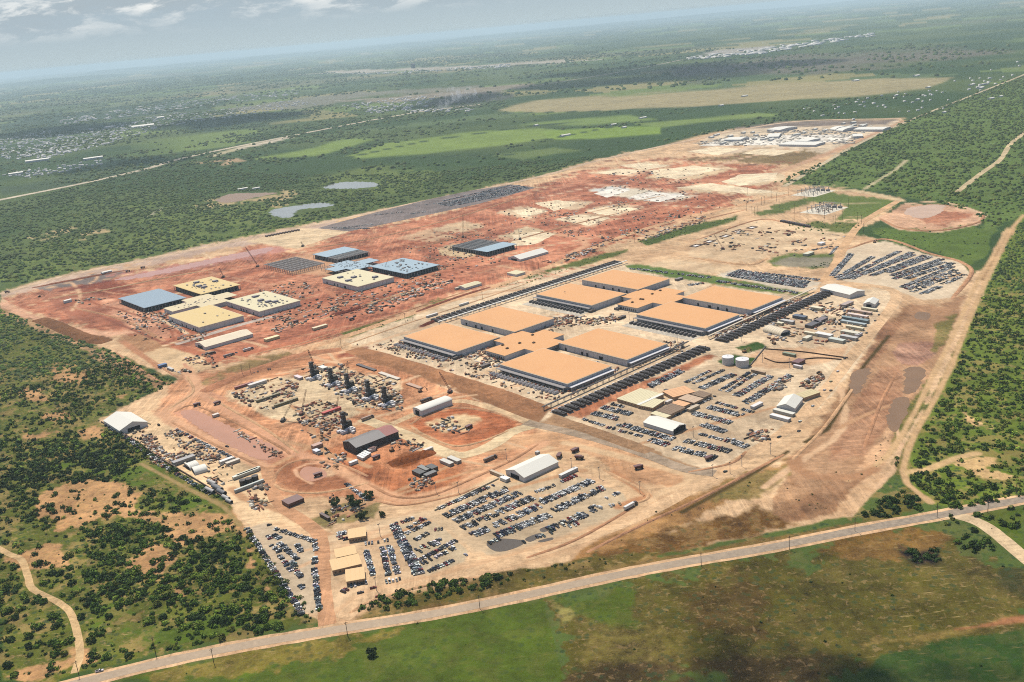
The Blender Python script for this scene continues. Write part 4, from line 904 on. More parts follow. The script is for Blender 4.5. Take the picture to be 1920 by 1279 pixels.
FARH = [((1838,166), 44, 20, 'white farm complex beside the far straight road, larger barn'), ((1822,160), 30, 14, 'white farm complex beside the far straight road, left barn'), ((1850,158), 26, 14, 'white barn at the road end of the farm complex'), ((1858,186), 34, 12, 'pale barn right of the far straight road'),
        ((1876,182), 22, 12, 'pale shed farthest right of the far straight road'), ((1604,152), 40, 22, 'white shed by the tan field and wood'), ((1718,143), 34, 20, 'white shed at the right end of the tan field'), ((1060,255), 46, 16, 'lone white barn in the green field'),
        ((1205,222), 36, 14, 'white house among green fields'), ((1150,235), 26, 14, 'farmhouse in the grove between green fields'), ((1170,240), 26, 12, 'pale shed in the grove between green fields'), ((1396,181), 36, 14, 'white shed on the tan field near edge'), ((1352,199), 26, 14, 'house in the trees below the tan field'),
        ((1680,180), 24, 14, 'white house left of the farm complex'), ((1740,165), 30, 16, 'house in trees left of the farm complex'), ((1720,188), 26, 14, 'white house under trees near the straight road'), ((1770,212), 20, 12, 'small shed beside the straight road bend'), ((70,303), 110, 24, 'long pale greenhouse at the far left'),
        ((175,299), 90, 22, 'long pale greenhouse right of its twin'), ((268,238), 150, 44, 'very long white warehouse at the town edge'), ((205,240), 60, 30, 'white warehouse left of the very long one'), ((300,222), 60, 36, 'white commercial building above the very long warehouse'), ((455,356), 34, 10, 'white shed by the upper pond'), ((480,355), 26, 10, 'white shed beside the upper pond shed'),
        ((200,513), 22, 8, 'white site cabin on the gravel road beside the shallow water'), ((127,567), 14, 7, 'white site cabin on the red earthworks'), ((775,128), 40, 40, 'dark control tower block on the far horizon airfield'), ((1005,236), 24, 12, 'shed at the green field top'), ((30,328), 60, 20, 'white works at the left edge')]
for k in range(26):
    FARB_Q = (1330+random.uniform(0, 300), 0); FARB_Q = (FARB_Q[0], 276-(FARB_Q[0]-1330)*.10-random.uniform(0, 22))
    FARH.append((FARB_Q, random.uniform(14, 36), random.uniform(8, 14), 'pale shed or tent in the far yard, %s of its scattered small sheds' % ordn(k)))
for (q, L, W, lab) in FARH:
    d = P(*q).length; root = empty('far_building', P(*q), YAW+random.uniform(-.3, .3)); tag(root, lab, 'building', 'distant farm and town buildings')
    h = 5 if L < 60 else 9
    if 'tower' in lab: h = 60; L = W = 45
    mb = MB().box(-L/2, -W/2, 0, L/2, W/2, h-.02); mb.build('wall', M_WALLW if 'dark' not in lab else M_DARK, root)
    rb = MB().extr([(-W/2-.5, h), (W/2+.5, h), (0, h+W*.16)], -L/2-.5, L/2+.5); rb.v = [(v[1], -v[0], v[2]) for v in rb.v]; rb.build('roof', M_WHITE if 'dark' not in lab else M_DARK, root)
# far towns: hundreds of roofs that read as one mass
def town():
    V = []; F = []; rn = np.random.default_rng(3)
    areas = [([(0,262),(90,246),(190,242),(300,215),(420,205),(470,196),(560,188),(600,196),(480,214),(300,240),(200,272),(90,298),(0,300)], 900, 15), ([(640,198),(760,182),(820,180),(800,200),(700,214)], 150, 18), ([(640,140),(800,132),(960,120),(960,126),(760,138)], 90, 40),
             ([(1290,108),(1440,88),(1640,62),(1640,68),(1440,100),(1300,112)], 120, 60), ([(1480,210),(1700,170),(1800,170),(1760,215),(1600,225)], 46, 9), ([(100,225),(330,190),(560,168),(560,178),(340,205),(120,235)], 260, 26), ([(1780,155),(1920,110),(1920,150),(1830,180)], 22, 11), ([(0,330),(60,318),(200,300),(210,306),(60,335)], 70, 12), ([(760,206),(890,204),(890,210),(770,212)], 40, 18)]
    for poly, n, s in areas:
        pa = np.array(poly, float); c = 0
        while c < n:
            q = rn.uniform(pa.min(0), pa.max(0), (1, 2))
            if not inside(q, poly)[0]: continue
            p = P(*q[0]); c += 1; L, W, h = s*rn.uniform(.5, 1.8), s*rn.uniform(.4, .9), rn.uniform(3, 6)+s*.08; an = rn.uniform(-.2, .2)+.3+(math.pi/2 if rn.random() < .5 else 0)
            ca, sa = math.cos(an), math.sin(an); k = len(V)
            for z in (0, h):
                for (x, y) in ((-L/2, -W/2), (L/2, -W/2), (L/2, W/2), (-L/2, W/2)): V.append((p.x+x*ca-y*sa, p.y+x*sa+y*ca, z))
            F += [(k+4, k+5, k+6, k+7), (k, k+1, k+5, k+4), (k+1, k+2, k+6, k+5), (k+2, k+3, k+7, k+6), (k+3, k, k+4, k+7)]
    o = bulk('town_roofs', np.array(V), np.array(F), [surf('town_walls', A(252,248,240), .8, .25, .004)], nv=4); tag(o, kind='stuff')
town()
# ================================================ SITE PLANT AND PROPS
def tank(q, r, h, lab):
    root = empty('water_tank', P(*q)); tag(root, lab, 'water tank', 'white water tanks')
    mb = MB().cyl((0, 0, 0), (0, 0, h), r, n=40)
    for z in (h*.33, h*.66): mb.cyl((0, 0, z), (0, 0, z+.15), r+.06, n=40)
    mb.build('shell', surf_cache('tank_paint', A(236,234,232), rough=.5), root)
    rf = MB().cyl((0, 0, h), (0, 0, h+.7), r+.1, r*.15, n=40).cyl((0, 0, h+.6), (0, 0, h+1.3), .6); rf.build('roof', surf_cache('tank_roof', A(250,248,246), rough=.5), root)
    ld = MB().bar((r+.3, -.3, 0), (r+.3, -.3, h+1), .12).bar((r+.3, .3, 0), (r+.3, .3, h+1), .12)
    for k in range(14): ld.bar((r+.3, -.3, k*h/14), (r+.3, .3, k*h/14), .08)
    ld.build('ladder', M_STEEL, root)
tank((1365,682), 7.6, 10, 'left white cylindrical water tank beside the dark generator row'); tank((1392,686), 8.5, 9.6, 'right white cylindrical water tank, the wider of the two')

# backup generator rows
def genset(kind):
    root = empty('generator_set', (0, 0, 0), YAW)
    mb = MB()
    mb.box(-3.3, -10.5, .6, 3.3, 8.5, 3.3, 0); mb.box(-2.4, -8, 3.3, 2.4, 2, 3.9, 0); mb.build('housing', M_BLK, root)
    MB().box(-3.8, -11, 0, 3.8, 11.2, .6).build('base', M_CONCR, root)
    MB().box(-2.2, 8.6, .6, 2.2, 11.0, 2.6).build('fuel_tank', M_WALLW, root)
    MB().cyl((0, -5, 3.9), (0, -5, 5.4), .6, n=8).build('exhaust', M_DARK, root)
    return root
proto = genset(0); first = True
def place_gen(a, b, lab, group, flip=False):
    global first
    o = proto if first else copy_tree(proto); first = False
    o.location = S(a, b); o.rotation_euler = (0, 0, YAW+(0 if not flip else math.pi)); tag(o, lab, 'generator', group)
for k in range(27):
    t_ = k/26; place_gen(742+t_*282, -822-t_*9+6, 'black generator set, %s from the bank end of the nearer east row' % ordn(k), 'generators beside the nearer orange building')
for k in range(27):
    t_ = k/26; place_gen(1066+t_*278, -829-t_*9+4, 'black generator set, %s from the water tanks in the farther east row' % ordn(k), 'generators beside the farther orange building')
for k in range(42):
    t_ = k/41; place_gen(900+t_*436, -1266-t_*8, 'black generator set, %s from the near end of the west row' % ordn(k), 'generators along the west side', True)
for k, (pts, z, lab) in enumerate((([(737, -839), (1028, -853)], 4.6, 'long dark pipe gantry along the hall side of the nearer generator row'), ([(1062, -845), (1346, -859)], 4.6, 'long pale pipe gantry along the hall side of the farther generator row'), ([(890, -1247), (1345, -1257)], 4.5, 'long white covered cable gantry beside the west generator row'))):
    a, b_ = S(*pts[0]), S(*pts[1]); d = b_-a; root = empty('pipe_gantry', a, math.atan2(d.y, d.x)); tag(root, lab, 'gantry', 'pipe gantries along the generator rows'); L = d.length
    MB().box(0, -1.4, z, L, 1.4, z+.8).build('deck', [M_DARK, M_TRIM, M_WHITE][k], root)
    for i in range(int(L/12)): MB().box(i*12+2, -1.2, 0, i*12+2.4, -.8, z).box(i*12+2, .8, 0, i*12+2.4, 1.2, z).box(i*12+2.05, -.79, z-1, i*12+2.35, .79, z-.7).build('support', M_STEEL, root)
# chillers lined up under the galleries of the far halls, and beside the links
def chiller(light=False):
    root = empty('chiller', (0, 0, 0), YAW)
    MB().box(-4.2, -1.3, .5, 4.2, 1.3, 3.2).build('cabinet', M_WALL if light else M_MACH, root)
    mb = MB()
    for i in range(4): mb.cyl((-3.2+i*2.1, 0, 3.2), (-3.2+i*2.1, 0, 3.7), .9, n=10)
    mb.build('fans', M_DECKS, root); MB().box(-4.0, -1.1, 0, 4.0, 1.1, .5).build('skid', M_STEEL, root)
    return root
cp = chiller(); cf = True; cpl = chiller(True); cfl = True
def place_ch(a, b, lab, group, rz=0.0):
    global cf, cfl
    if 'left below' in lab: o = cpl if cfl else copy_tree(cpl); cfl = False
    else: o = cp if cf else copy_tree(cp); cf = False
    o.location = S(a, b); o.rotation_euler = (0, 0, YAW+rz); tag(o, lab, 'chiller', group)
for nm, a, bc in (('left', RA[2], RBB[0]), ('right', RA[2], RBB[1])):
    for k in range(17): place_ch(a-HW/2-17, bc-60+k*7.4, 'dark chiller, %s from the left along the %s near hall of the farther orange building' % (ordn(k), nm), 'chillers along the farther orange building')
for k in range(18): place_ch(RA[0]-HW/2-17, RBB[1]-62+k*7.2, 'dark chiller, %s from the left below the front orange hall' % ordn(k), 'chillers along the nearer orange building')
for k in range(15): place_ch(RA[0]-HW/2-17, RBB[0]-62+k*8.6, 'dark chiller, %s from the left below the left orange hall' % ordn(k), 'chillers along the nearer orange building')
for k in range(6): place_ch(950+k*4.6-10, -1000, 'dark chiller, %s of the stacked bank at the nearer link' % ordn(k), 'chiller bank at the nearer link', math.pi/2)
for k in range(6): place_ch(1112+k*4.6-10, -1058, 'dark chiller, %s of the stacked bank at the farther link' % ordn(k), 'chiller bank at the farther link', math.pi/2)
for k in range(8): place_ch(838+k*7.5, -1232, 'dark chiller, %s of eight on the pale pad by the west corner' % ordn(k), 'chillers on the west pad', math.pi/2)
for a0 in (RA[2],):
    for b0 in RBB: sheet('concrete_apron', [tuple(pix(np.array([list(S(a0-HW/2-d_, b0+e_))]))[0]) for d_, e_ in ((5, -66), (5, 66), (34, 66), (34, -66))], .1, M_EARTH, A(206,196,178), .2)
# turbine units
def turbine(q, i, big=False):
    root = empty('gas_turbine', P(*q), YAW); tag(root, ('dark exhaust stack turbine unit, %s from the left in the plant row' % ordn(i)) if not big else 'lone dark exhaust stack turbine unit nearest the dark warehouse', 'turbine unit', 'gas turbine units')
    mb = MB().box(-2.2, -2.2, 0, 2.2, 2.2, 23); mb.box(-2.9, -2.9, 21.5, 2.9, 2.9, 22.3)
    for z in range(3, 21, 3): mb.box(-2.35, -2.35, z, 2.35, 2.35, z+.25)
    mb.build('stack', M_BLK, root)
    mb = MB().box(2.4, -4.5, 0, 8.6, 2.5, 10, taper=.12); mb.box(3, -4, 10, 8, 2, 10.5); mb.build('silencer', surf_cache('olive_steel', A(84,78,66)), root)
    mb = MB().box(-1, -15, .4, 6, -7, 4.6); mb.box(0, -14, 4.6, 4, -9, 6.2, taper=.3); mb.box(-1.4, -19, .2, 2.5, -15.5, 3); mb.build('enclosure', M_WALLW, root)
    mb = MB().box(-11, -12, .3, -3.4, -7, 3.4).box(-12, -4, .3, -6, 0, 2.8).box(-10.5, -11, 3.4, -7, -8, 4.6, taper=.2).cyl((-4, -9, 4), (3, -9, 4), 1.0); mb.build('generator', M_WALL, root)
    mb = MB().cyl((4, 4, 4), (4, 12, 4), 1.5).cyl((4, 12, 4), (4, 12, 8), 1.5).cyl((9, 6, 0), (9, 6, 7), 1.8); mb.build('ductwork', M_STEEL, root)
    mb = MB()
    for z in (7, 14, 20):
        mb.box(-3.4, -3.4, z, 3.4, -2.6, z+.15); mb.box(-3.4, 2.6, z, 3.4, 3.4, z+.15); mb.box(-3.4, -2.6, z, -2.6, 2.6, z+.15)
    for x in (-3.2, 3.2): mb.bar((x, -3.2, 0), (x, -3.2, 21), .2); mb.bar((x, 3.2, 0), (x, 3.2, 21), .2)
    mb.build('platforms', M_STEEL, root)
for i, q in enumerate(((587,708), (622,720), (653,731), (692,745), (723,757))): turbine(q, i)
turbine((647,806), 0, True)
# cranes: boom direction read from foot and tip
def crane(q, tip, lab, red=False, tower=False):
    b0 = P(*q); d = (tip[0]-960)/FPX*_r+(639.5-tip[1])/FPX*_u+_f; k = b0.y/d[1]; tp = Vector((d[0]*k, d[1]*k, HC+d[2]*k))-b0
    root = empty('crane', b0); tag(root, lab, 'crane', 'site cranes'); m = M_RSTEEL if red else surf_cache('crane_steel', A(122,92,78))
    MB().box(-3.4, -4, 0, -1.8, 4, 1.3).box(1.8, -4, 0, 3.4, 4, 1.3).build('track', M_BLK, root)
    MB().box(-1.8, -1.6, 1.0, 1.8, 1.6, 1.4).box(-2, -5, 1.4, 2, 2, 3.4).box(-1.6, -6.2, 1.5, 1.6, -5, 3).build('body', surf_cache('crane_body', A(120,70,56)) if red else M_BLK, root)
    MB().box(.6, 1.2, 1.5, 2.1, 3.4, 3.9).build('cab', M_GLASS, root)
    foot = Vector((0, 1.4, 2.4)); ax = (tp-foot).normalized(); u = ax.cross(Vector((0, 1, 0))).normalized(); v = ax.cross(u); L = (tp-foot).length; mb = MB(); w_ = .75 if not tower else 1.3; n = max(6, int(L/3.5))
    cs = [(-w_, -w_), (w_, -w_), (w_, w_), (-w_, w_)]
    def pt(i, c): s_ = i/n; tpr = min(1, s_*6+.15, (1-s_)*5+.25); return foot+ax*L*s_+(u*c[0]+v*c[1])*tpr
    for i in range(n):
        for j in range(4):
            mb.bar(pt(i, cs[j]), pt(i+1, cs[j]), .34); mb.bar(pt(i, cs[j]), pt(i+1, cs[(j+1) % 4]), .2)
    mb.build('boom', m, root)
    MB().bar(tp, tp*.62+Vector((0, -3, 0))*.38+Vector((0, 0, 0)), .12).bar(tp, (tp.x, tp.y, max(3, tp.z*.35)), .12).box(tp.x-.5, tp.y-.5, max(2, tp.z*.35-1.6), tp.x+.5, tp.y+.5, max(3, tp.z*.35)).build('hook_line', M_BLK, root)
for (q, tp, lab, rd, tw) in (((531,789), (550.8,748.4), 'dark lattice crane leaning right beside the pipe racks in the turbine plant', False, False), ((565.6,776.6), (574,729.7), 'steep dark red crane in the middle of the turbine plant', True, False), ((628,790), (634,744), 'red crane beside the lone exhaust stack', True, False),
        ((648,722), (651.6,677), 'tall red lattice crane behind the third exhaust stack', True, True), ((843.8,735), (823.4,697), 'brown crane leaning left over the earth bank', True, False), ((483,500), (460,463), 'crane leaning left near the red bare steel hall', True, False), ((868,445), (867.7,403), 'tall upright crane behind the lone steel frame', False, True),
        ((719.6,509.6), (728,484.6), 'crane between the cream hall and the blue decked hall', False, False), ((1355,467), (1339,439.6), 'orange crane on the pale graded pad', True, False), ((418.7,520), (411,503), 'small crane behind the left data building', True, False), ((568,462), (564,453), 'small pale crane by the concrete apron', False, False), ((975,449), (972,430), 'small crane on the pale slab beyond the lone frame', False, False), ((590,690), (577,655), 'tall slim crane by the first exhaust stack', False, False)):
    crane(q, tp, lab, rd, tw)
# utility poles and lot lights
def pole_proto(kind):
    root = empty('utility_pole' if kind == 'u' else 'light_pole', (0, 0, 0))
    H = 13.0 if kind == 'u' else 11.0
    MB().cyl((0, 0, 0), (0, 0, H), .28, .18, 6).build('pole', surf_cache('weathered_wood', A(104,84,66)) if kind == 'u' else M_STEEL, root)
    if kind == 'u': MB().box(-1.5, -.12, H-1.2, 1.5, .12, H-.95).box(-.8, -.1, H-2.4, .8, .1, H-2.2).build('crossarm', surf_cache('weathered_wood', A(104,84,66)), root)
    else: MB().box(-1.3, -.35, H, 1.3, .35, H+.35).build('lamp_head', M_DARK, root)
    return root
pr = {k: pole_proto(k) for k in 'ul'}; pf = {'u': True, 'l': True}
def pole(k, q, lab, grp, s=1.0):
    o = pr[k] if pf[k] else copy_tree(pr[k]); pf[k] = False
    o.location = P(*q); o.scale = (1+(s-1)*.5, 1+(s-1)*.5, s); o.rotation_euler = (0, 0, YAW+random.uniform(-.2, .2)); tag(o, lab, 'pole', grp)
for i, (q, s) in enumerate((((652,1193), 1), ((401,1243), 1), ((900,1142), 1), ((148,1266), 1), ((1757,970), 1.1), ((1603,996), 1), ((1315,1062), 1), ((1480,1030), 1), ((1852,962), 1.1), ((292,1226), 1.2), ((1905,930), 1))):
    pole('u', q, 'wooden utility pole beside the highway, %s from the left' % ordn(sorted([652,401,900,148,1757,1603,1315,1480,1852,292,1905]).index(q[0])), 'utility poles along the highway', s)
ss = [(1410,402), (1415,404), (1421,403), (1428,385), (1433,383), (1446,372), (1456,378), (1461,390), (1470,378), (1489,414), (1500,408), (1513,407), (1515,415), (1546,410), (1562,422), (1566,420), (1608,415), (1615,420), (1502,372), (1508,371), (1573,362), (1526,385), (1545,425), (1619,437), (1490,398), (1400,396), (1580,412), (1591,388), (1478,367), (1457,362), (1402,366), (1446,368)]
ss.sort()
for i, q in enumerate(ss): pole('u', q, 'tall dark utility pole, %s from the left around the two substations' % ordn(i), 'utility poles around the substations', 1.5)
for i, q in enumerate(sorted([(905,562), (955,535), (1010,505), (1062,485), (760,604), (640,652), (1190,455), (1285,435), (470,700), (455,704)])): pole('u', q, 'utility pole, %s from the left along the central haul road' % ordn(i), 'utility poles along the haul road', 1.2)
for i, q in enumerate(sorted([(818,925), (1124,897), (1200,925), (1336,893), (1369,888), (1391,875), (1445,852), (1390,640), (713,1005), (706,1107), (1072,880), (950,862), (860,925), (1430,680), (1300,820), (1480,690), (1270,640), (1180,600), (1060,560), (1225,520), (1500,520)])): pole('l', q, 'slim lot light pole, %s from the left of those round the yards' % ordn(i), 'light poles round the yards', 1.1)
# substations: steel gantries, busbars and transformers on pale gravel
def substation(c, lab, n=7):
    o0 = P(*c); root = empty('substation', o0, YAW); tag(root, lab, 'substation', 'electrical substations')
    MB().box(-45, -32, 0, 45, 32, .25).build('gravel_pad', surf_cache('white_gravel', A(238,228,206), rough=.9), root)
    for k in range(5):
        mb = MB(); x = -34+k*16
        for y in (-22, -8, 6, 20): mb.box(x-.5, y-.5, .25, x+.5, y+.5, 11)
        mb.box(x-.6, -24, 11, x+.6, 22, 12); mb.build('gantry', M_STEEL, root)
    for k in range(3):
        mb = MB(); y = -18+k*14; mb.box(30, y-3, .25, 38, y+3, 4.5); mb.cyl((31, y-4, 3), (37, y-4, 3), 1); mb.cyl((34, y, 4.5), (34, y, 7), .4); mb.build('transformer', M_DECKS, root)
    mb = MB()
    for k in range(4): mb.bar((-34, -18+k*12, 10), (30, -18+k*12, 10), .4)
    mb.build('busbars', M_STEEL, root)
substation((1545,394), 'steel substation on a white gravel pad beside the green field'); substation((1525,362), 'farther steel substation crowded with tall poles')

# containers, trailers and stacked goods
def box_thing(name, q, L, W, H, rgb, lab, cat, group=None, rz=0.0, ends=None):
    root = empty(name, P(*q), YAW+rz); tag(root, lab, cat, group)
    mb = MB().box(-L/2, -W/2, .25, L/2, W/2, H-.02)
    n = max(3, int(L/1.6))
    for i in range(n): x = -L/2+(i+.5)*L/n; mb.box(x-.18, -W/2-.06, .4, x+.18, -W/2-.002, H-.2); mb.box(x-.18, W/2+.002, .4, x+.18, W/2+.06, H-.2)
    mb.build('shell', M_TINT, root, color=A(*rgb))
    MB().box(-L/2-.1, -W/2-.1, H, L/2+.1, W/2+.1, H+.14).build('roof', M_TINT, root, color=A(*[min(255, int(v*1.06)+6) for v in rgb]))
    MB().box(L/2+.004, -W*.38, .4, L/2+.09, W*.38, H-.3).build('door', M_TINT, root, color=A(*[int(v*.75) for v in rgb]))
    MB().box(-L/2+.5, -W/2+.2, 0, -L/2+1, W/2-.2, .245).box(L/2-1, -W/2+.2, 0, L/2-.5, W/2-.2, .245).build('skids', M_BLK, root)
    return root
CRM = (232,220,184); LGR = (196,192,184); DGR = (92,86,86); WHT = (244,240,230); TEL = (130,146,146)
BX = [((1532,581), 18, 8, CRM, 'cream container block midway along the farther generator row', 1), ((1500,597), 20, 9, (96,104,118), 'blue-grey container in the equipment yard beside the generators', 1), ((1477,606), 20, 7, LGR, 'grey container behind the cream arched shelter', 1), ((1463,609), 9, 6, CRM, 'short cream container behind the cream arched shelter', 1),
      ((1525,611), 26, 11, DGR, 'dark long-roofed shelter in the middle of the equipment yard', 0), ((1537,604), 26, 10, (126,112,110), 'grey-brown shelter behind the dark long-roofed one', 0), ((1588,573), 24, 8, (178,158,148), 'dull pink container near the small white tent', 0), ((1630,582), 24, 5, CRM, 'long cream container below the small white tent', 1),
      ((1614,587), 34, 5, (206,178,156), 'long tan container second below the small white tent', 1), ((1608,594), 32, 6, (232,210,196), 'pale long container third below the small white tent', 1), ((1604,602), 40, 7, TEL, 'teal-grey pipe bundle pile in the equipment yard', 1), ((1600,608), 38, 6, (170,182,182), 'pale grey pipe bundle pile in the equipment yard', 1),
      ((1603,617), 26, 5, CRM, 'narrow cream container near the perimeter road', 1), ((1595,627), 26, 9, (222,214,188), 'broad cream container near the perimeter road', 1), ((1592,636), 24, 7, LGR, 'grey container below the broad cream one', 1), ((1545,631), 24, 9, (236,232,222), 'white container with shaded side mid equipment yard', 1),
      ((1522,628), 22, 5, CRM, 'slim cream container left of the white one', 1), ((1514,637), 14, 7, (220,214,186), 'small cream container at the lower equipment yard', 0), ((1569,641), 22, 8, (206,210,196), 'pale green-grey container at the equipment yard bottom', 1), ((1610,630), 12, 5, (214,210,214), 'white container beside the perimeter road', 0),
      ((1480,667), 18, 5, (140,150,120), 'green-grey skid on the pale pad by the lawn', 1), ((1422,700), 20, 3, (186,156,122), 'long tan container at the east car park top edge', 1), ((1497,682), 16, 10, (120,80,76), 'maroon stacked goods by the perimeter road', 0), ((1496,690), 12, 4, (220,210,206), 'white trailer beside maroon stacked goods', 1),
      ((1470,776), 26, 6, (226,222,206), 'white trailer in front of the peaked tent', 1), ((1463,786), 24, 6, (232,230,226), 'silver trailer farthest front of the peaked tent', 1), ((1419,763), 18, 5, (230,226,220), 'white bus-like trailer in the east car park', 0), ((1300,768), 18, 5, (200,180,150), 'tan trailer behind the modular offices', 0),
      ((1256,737), 16, 4, (70,64,62), 'dark trailer between the pale and orange office roofs', 1), ((1254,756), 10, 4, (214,206,196), 'small white cabin beside the pale modular office', 0),
      ((677,861), 12, 3, WHT, 'white tank box, first of the rank beside the dark warehouse', 1), ((681,858.3), 12, 3, WHT, 'white tank box, second of the rank beside the dark warehouse', 1), ((685,855.6), 12, 3, WHT, 'white tank box, third of the rank beside the dark warehouse', 1), ((689,852.9), 12, 3, WHT, 'white tank box, fourth of the rank beside the dark warehouse', 1),
      ((697,846), 9, 5, WHT, 'white box cabin at the corner of the dark warehouse', 0), ((663,870), 10, 4, WHT, 'white cabin below the dark warehouse', 0), ((838,870), 18, 6, (206,200,186), 'left pale tanker box beside the haul road', 1), ((852,865), 18, 6, (206,200,186), 'right pale tanker box beside the haul road', 1),
      ((786,890), 14, 8, (72,70,66), 'dark open box, left of the cluster of four', 1), ((795,882), 16, 6, (130,130,122), 'grey box, rear of the cluster of four', 1), ((810,881), 12, 8, (72,70,66), 'dark open box, right of the cluster of four', 1), ((807,892), 14, 6, (110,108,104), 'grey box, front of the cluster of four', 0), ((803,846), 12, 4, (222,214,200), 'white tanker on the dark spoil heap edge', 0),
      ((947,901), 10, 6, WHT, 'white cabin at the gable of the long gabled tent', 1), ((1066,889), 24, 4, (226,222,214), 'white trailer at the largest car park top edge', 0), ((933,892), 22, 3, (196,176,146), 'tan trailer left of the long gabled tent', 1),
      ((345,866), 26, 7, (160,156,152), 'grey arched trailer beside the pair of white shelters', 0), ((437,869), 16, 5, (214,200,180), 'tan container in the left yard storage rank', 0), ((425,866), 16, 5, (226,222,214), 'white container in the left yard storage rank', 0), ((461,891), 30, 4, (226,226,206), 'pale long beam stack above the black drums', 0), ((466,888), 28, 4, (216,214,190), 'second pale beam stack above the black drums', 0), ((468,914), 34, 2.5, (196,200,190), 'long grey trough below the black drums', 0),
      ((550,943), 18, 14, (110,70,60), 'square maroon steel mat on the pale yard', 0), ((610,972), 16, 3, (90,64,56), 'dark skip at the derelict grass patch', 1), ((305,688), 12, 8, (72,104,148), 'bright blue container on the pale pad', 0), ((405,781), 8, 5, (222,206,190), 'white cabin on the red pond bank', 0), ((320,694), 18, 4, LGR, 'grey pallet stack beside the blue container', 1),
      ((622,773), 26, 5, (196,60,44), 'red and tan long shed in the turbine plant', 0), ((560,710), 16, 6, (226,206,206), 'white cabin at the turbine plant top', 1), ((606,693), 14, 8, (226,226,214), 'white enclosure behind the first stacks', 1), ((483,722), 26, 7, (220,214,204), 'white row of module crates in the turbine plant', 0), ((458,725), 28, 3, (170,100,90), 'long red steel beam stack at the turbine plant edge', 0),
      ((503,748), 34, 3.5, (136,124,84), 'olive beam stack, upper, in the turbine plant', 0), ((537,757), 34, 3.5, (136,124,84), 'olive beam stack, lower, in the turbine plant', 0), ((595,839), 12, 7, (190,150,130), 'tan cabin at the plant road corner', 0), ((594,849), 9, 6, (214,216,220), 'white tanker cabin at the plant road corner', 1), ((1008,852), 4, 4, LGR, 'small grey cabinet on the brown slope', 0),
      ((860,542), 16, 4, (220,206,180), 'cream trailer left of the small cream shed', 0), ((510,637), 24, 9, (236,218,160), 'cream low cabin below the long cream tent', 0), ((600,616), 26, 7, (232,214,170), 'cream low cabin by the haul road', 0), ((870,572), 20, 3, (230,226,216), 'white trailer at the west generator row near end', 0), ((810,593), 22, 4, (226,222,214), 'white trailer by the west corner pad', 0),
      ((990,600), 20, 5, (104,90,84), 'dark trailer right of the orange hall gap', 0), ((1055,548), 12, 5, (150,140,134), 'grey container beyond the orange hall', 0), ((1110,585), 12, 5, (84,76,72), 'dark cabin at the crossing between orange buildings', 0), ((1166,597), 14, 5, (84,76,72), 'second dark cabin at the crossing between orange buildings', 0), ((1273,525), 16, 6, (130,122,116), 'grey cabin by the lawn strip', 0),
      ((858,672), 16, 5, (92,86,82), 'dark trailer at the corner of the left orange hall', 0), ((910,688), 16, 5, (96,80,70), 'brown trailer left of the front orange hall', 0), ((1240,545), 16, 4, (140,130,124), 'grey pipe rack beyond the link', 0),
      ((1516,478), 22, 10, (222,216,186), 'cream low site cabin on the kidney shaped pale pad', 0), ((1540,459), 14, 9, (248,246,240), 'bright white cabin on the kidney shaped pale pad', 0)]
for (q, L, W, rgb, lab, d) in BX: box_thing('container', q, L, W, 3.4 if W < 7 else 4.2, rgb, lab, 'container', 'containers and cabins on the site', -math.pi/2*d)
for i in range(12): box_thing('railcar', (500+i*5.4, 444-i*1.05), 9, 4, 3.6, (110,74,62), 'dark red-brown tank unit, %s from the left in the rank on the apron' % ordn(i), 'tank unit', 'rank of dark units on the concrete apron', math.pi/2)
for i in range(11): box_thing('tank_unit', (1468+i*4.7, 416.5+i*.95), 10, 6, 4, (70,50,48), 'dark brown unit, %s from the left in the rank above the graded pad' % ordn(i), 'tank unit', 'rank of dark units above the graded pad', math.pi/2)
for i, q in enumerate(((456,909), (467,906), (479,901))):
    root = empty('storage_drum', P(*q)); tag(root, 'black upright storage drum, %s from the left in the left yard' % ordn(i), 'drum', 'black storage drums')
    MB().cyl((0, 0, 0), (0, 0, 5.5), 3.6, n=20).build('shell', M_BLK, root); MB().cyl((0, 0, 5.5), (0, 0, 5.8), 3.7, n=20).build('lid', M_DARK, root)
for i, (q, L, r) in enumerate((((398,908), 16, 2.2), ((408,918), 18, 2.4), ((394,922), 16, 2.0), ((416,926), 14, 2.4), ((424,936), 12, 2.0), ((404,913), 14, 1.8), ((430,942), 10, 1.8))):
    root = empty('pipe_section', P(*q), YAW-math.pi/2+.1); tag(root, 'large grey pipe section, %s nearest along the left yard edge' % ordn(i), 'pipe', 'large pipe sections')
    MB().cyl((-L/2, 0, r), (L/2, 0, r), r, n=16).build('barrel', surf_cache('pipe_grey', A(134,134,136)) if i % 2 else M_STEEL, root); MB().cyl((L/2+.01, 0, r), (L/2+.06, 0, r), r*.86, n=16).build('end_opening', M_SHADE, root)
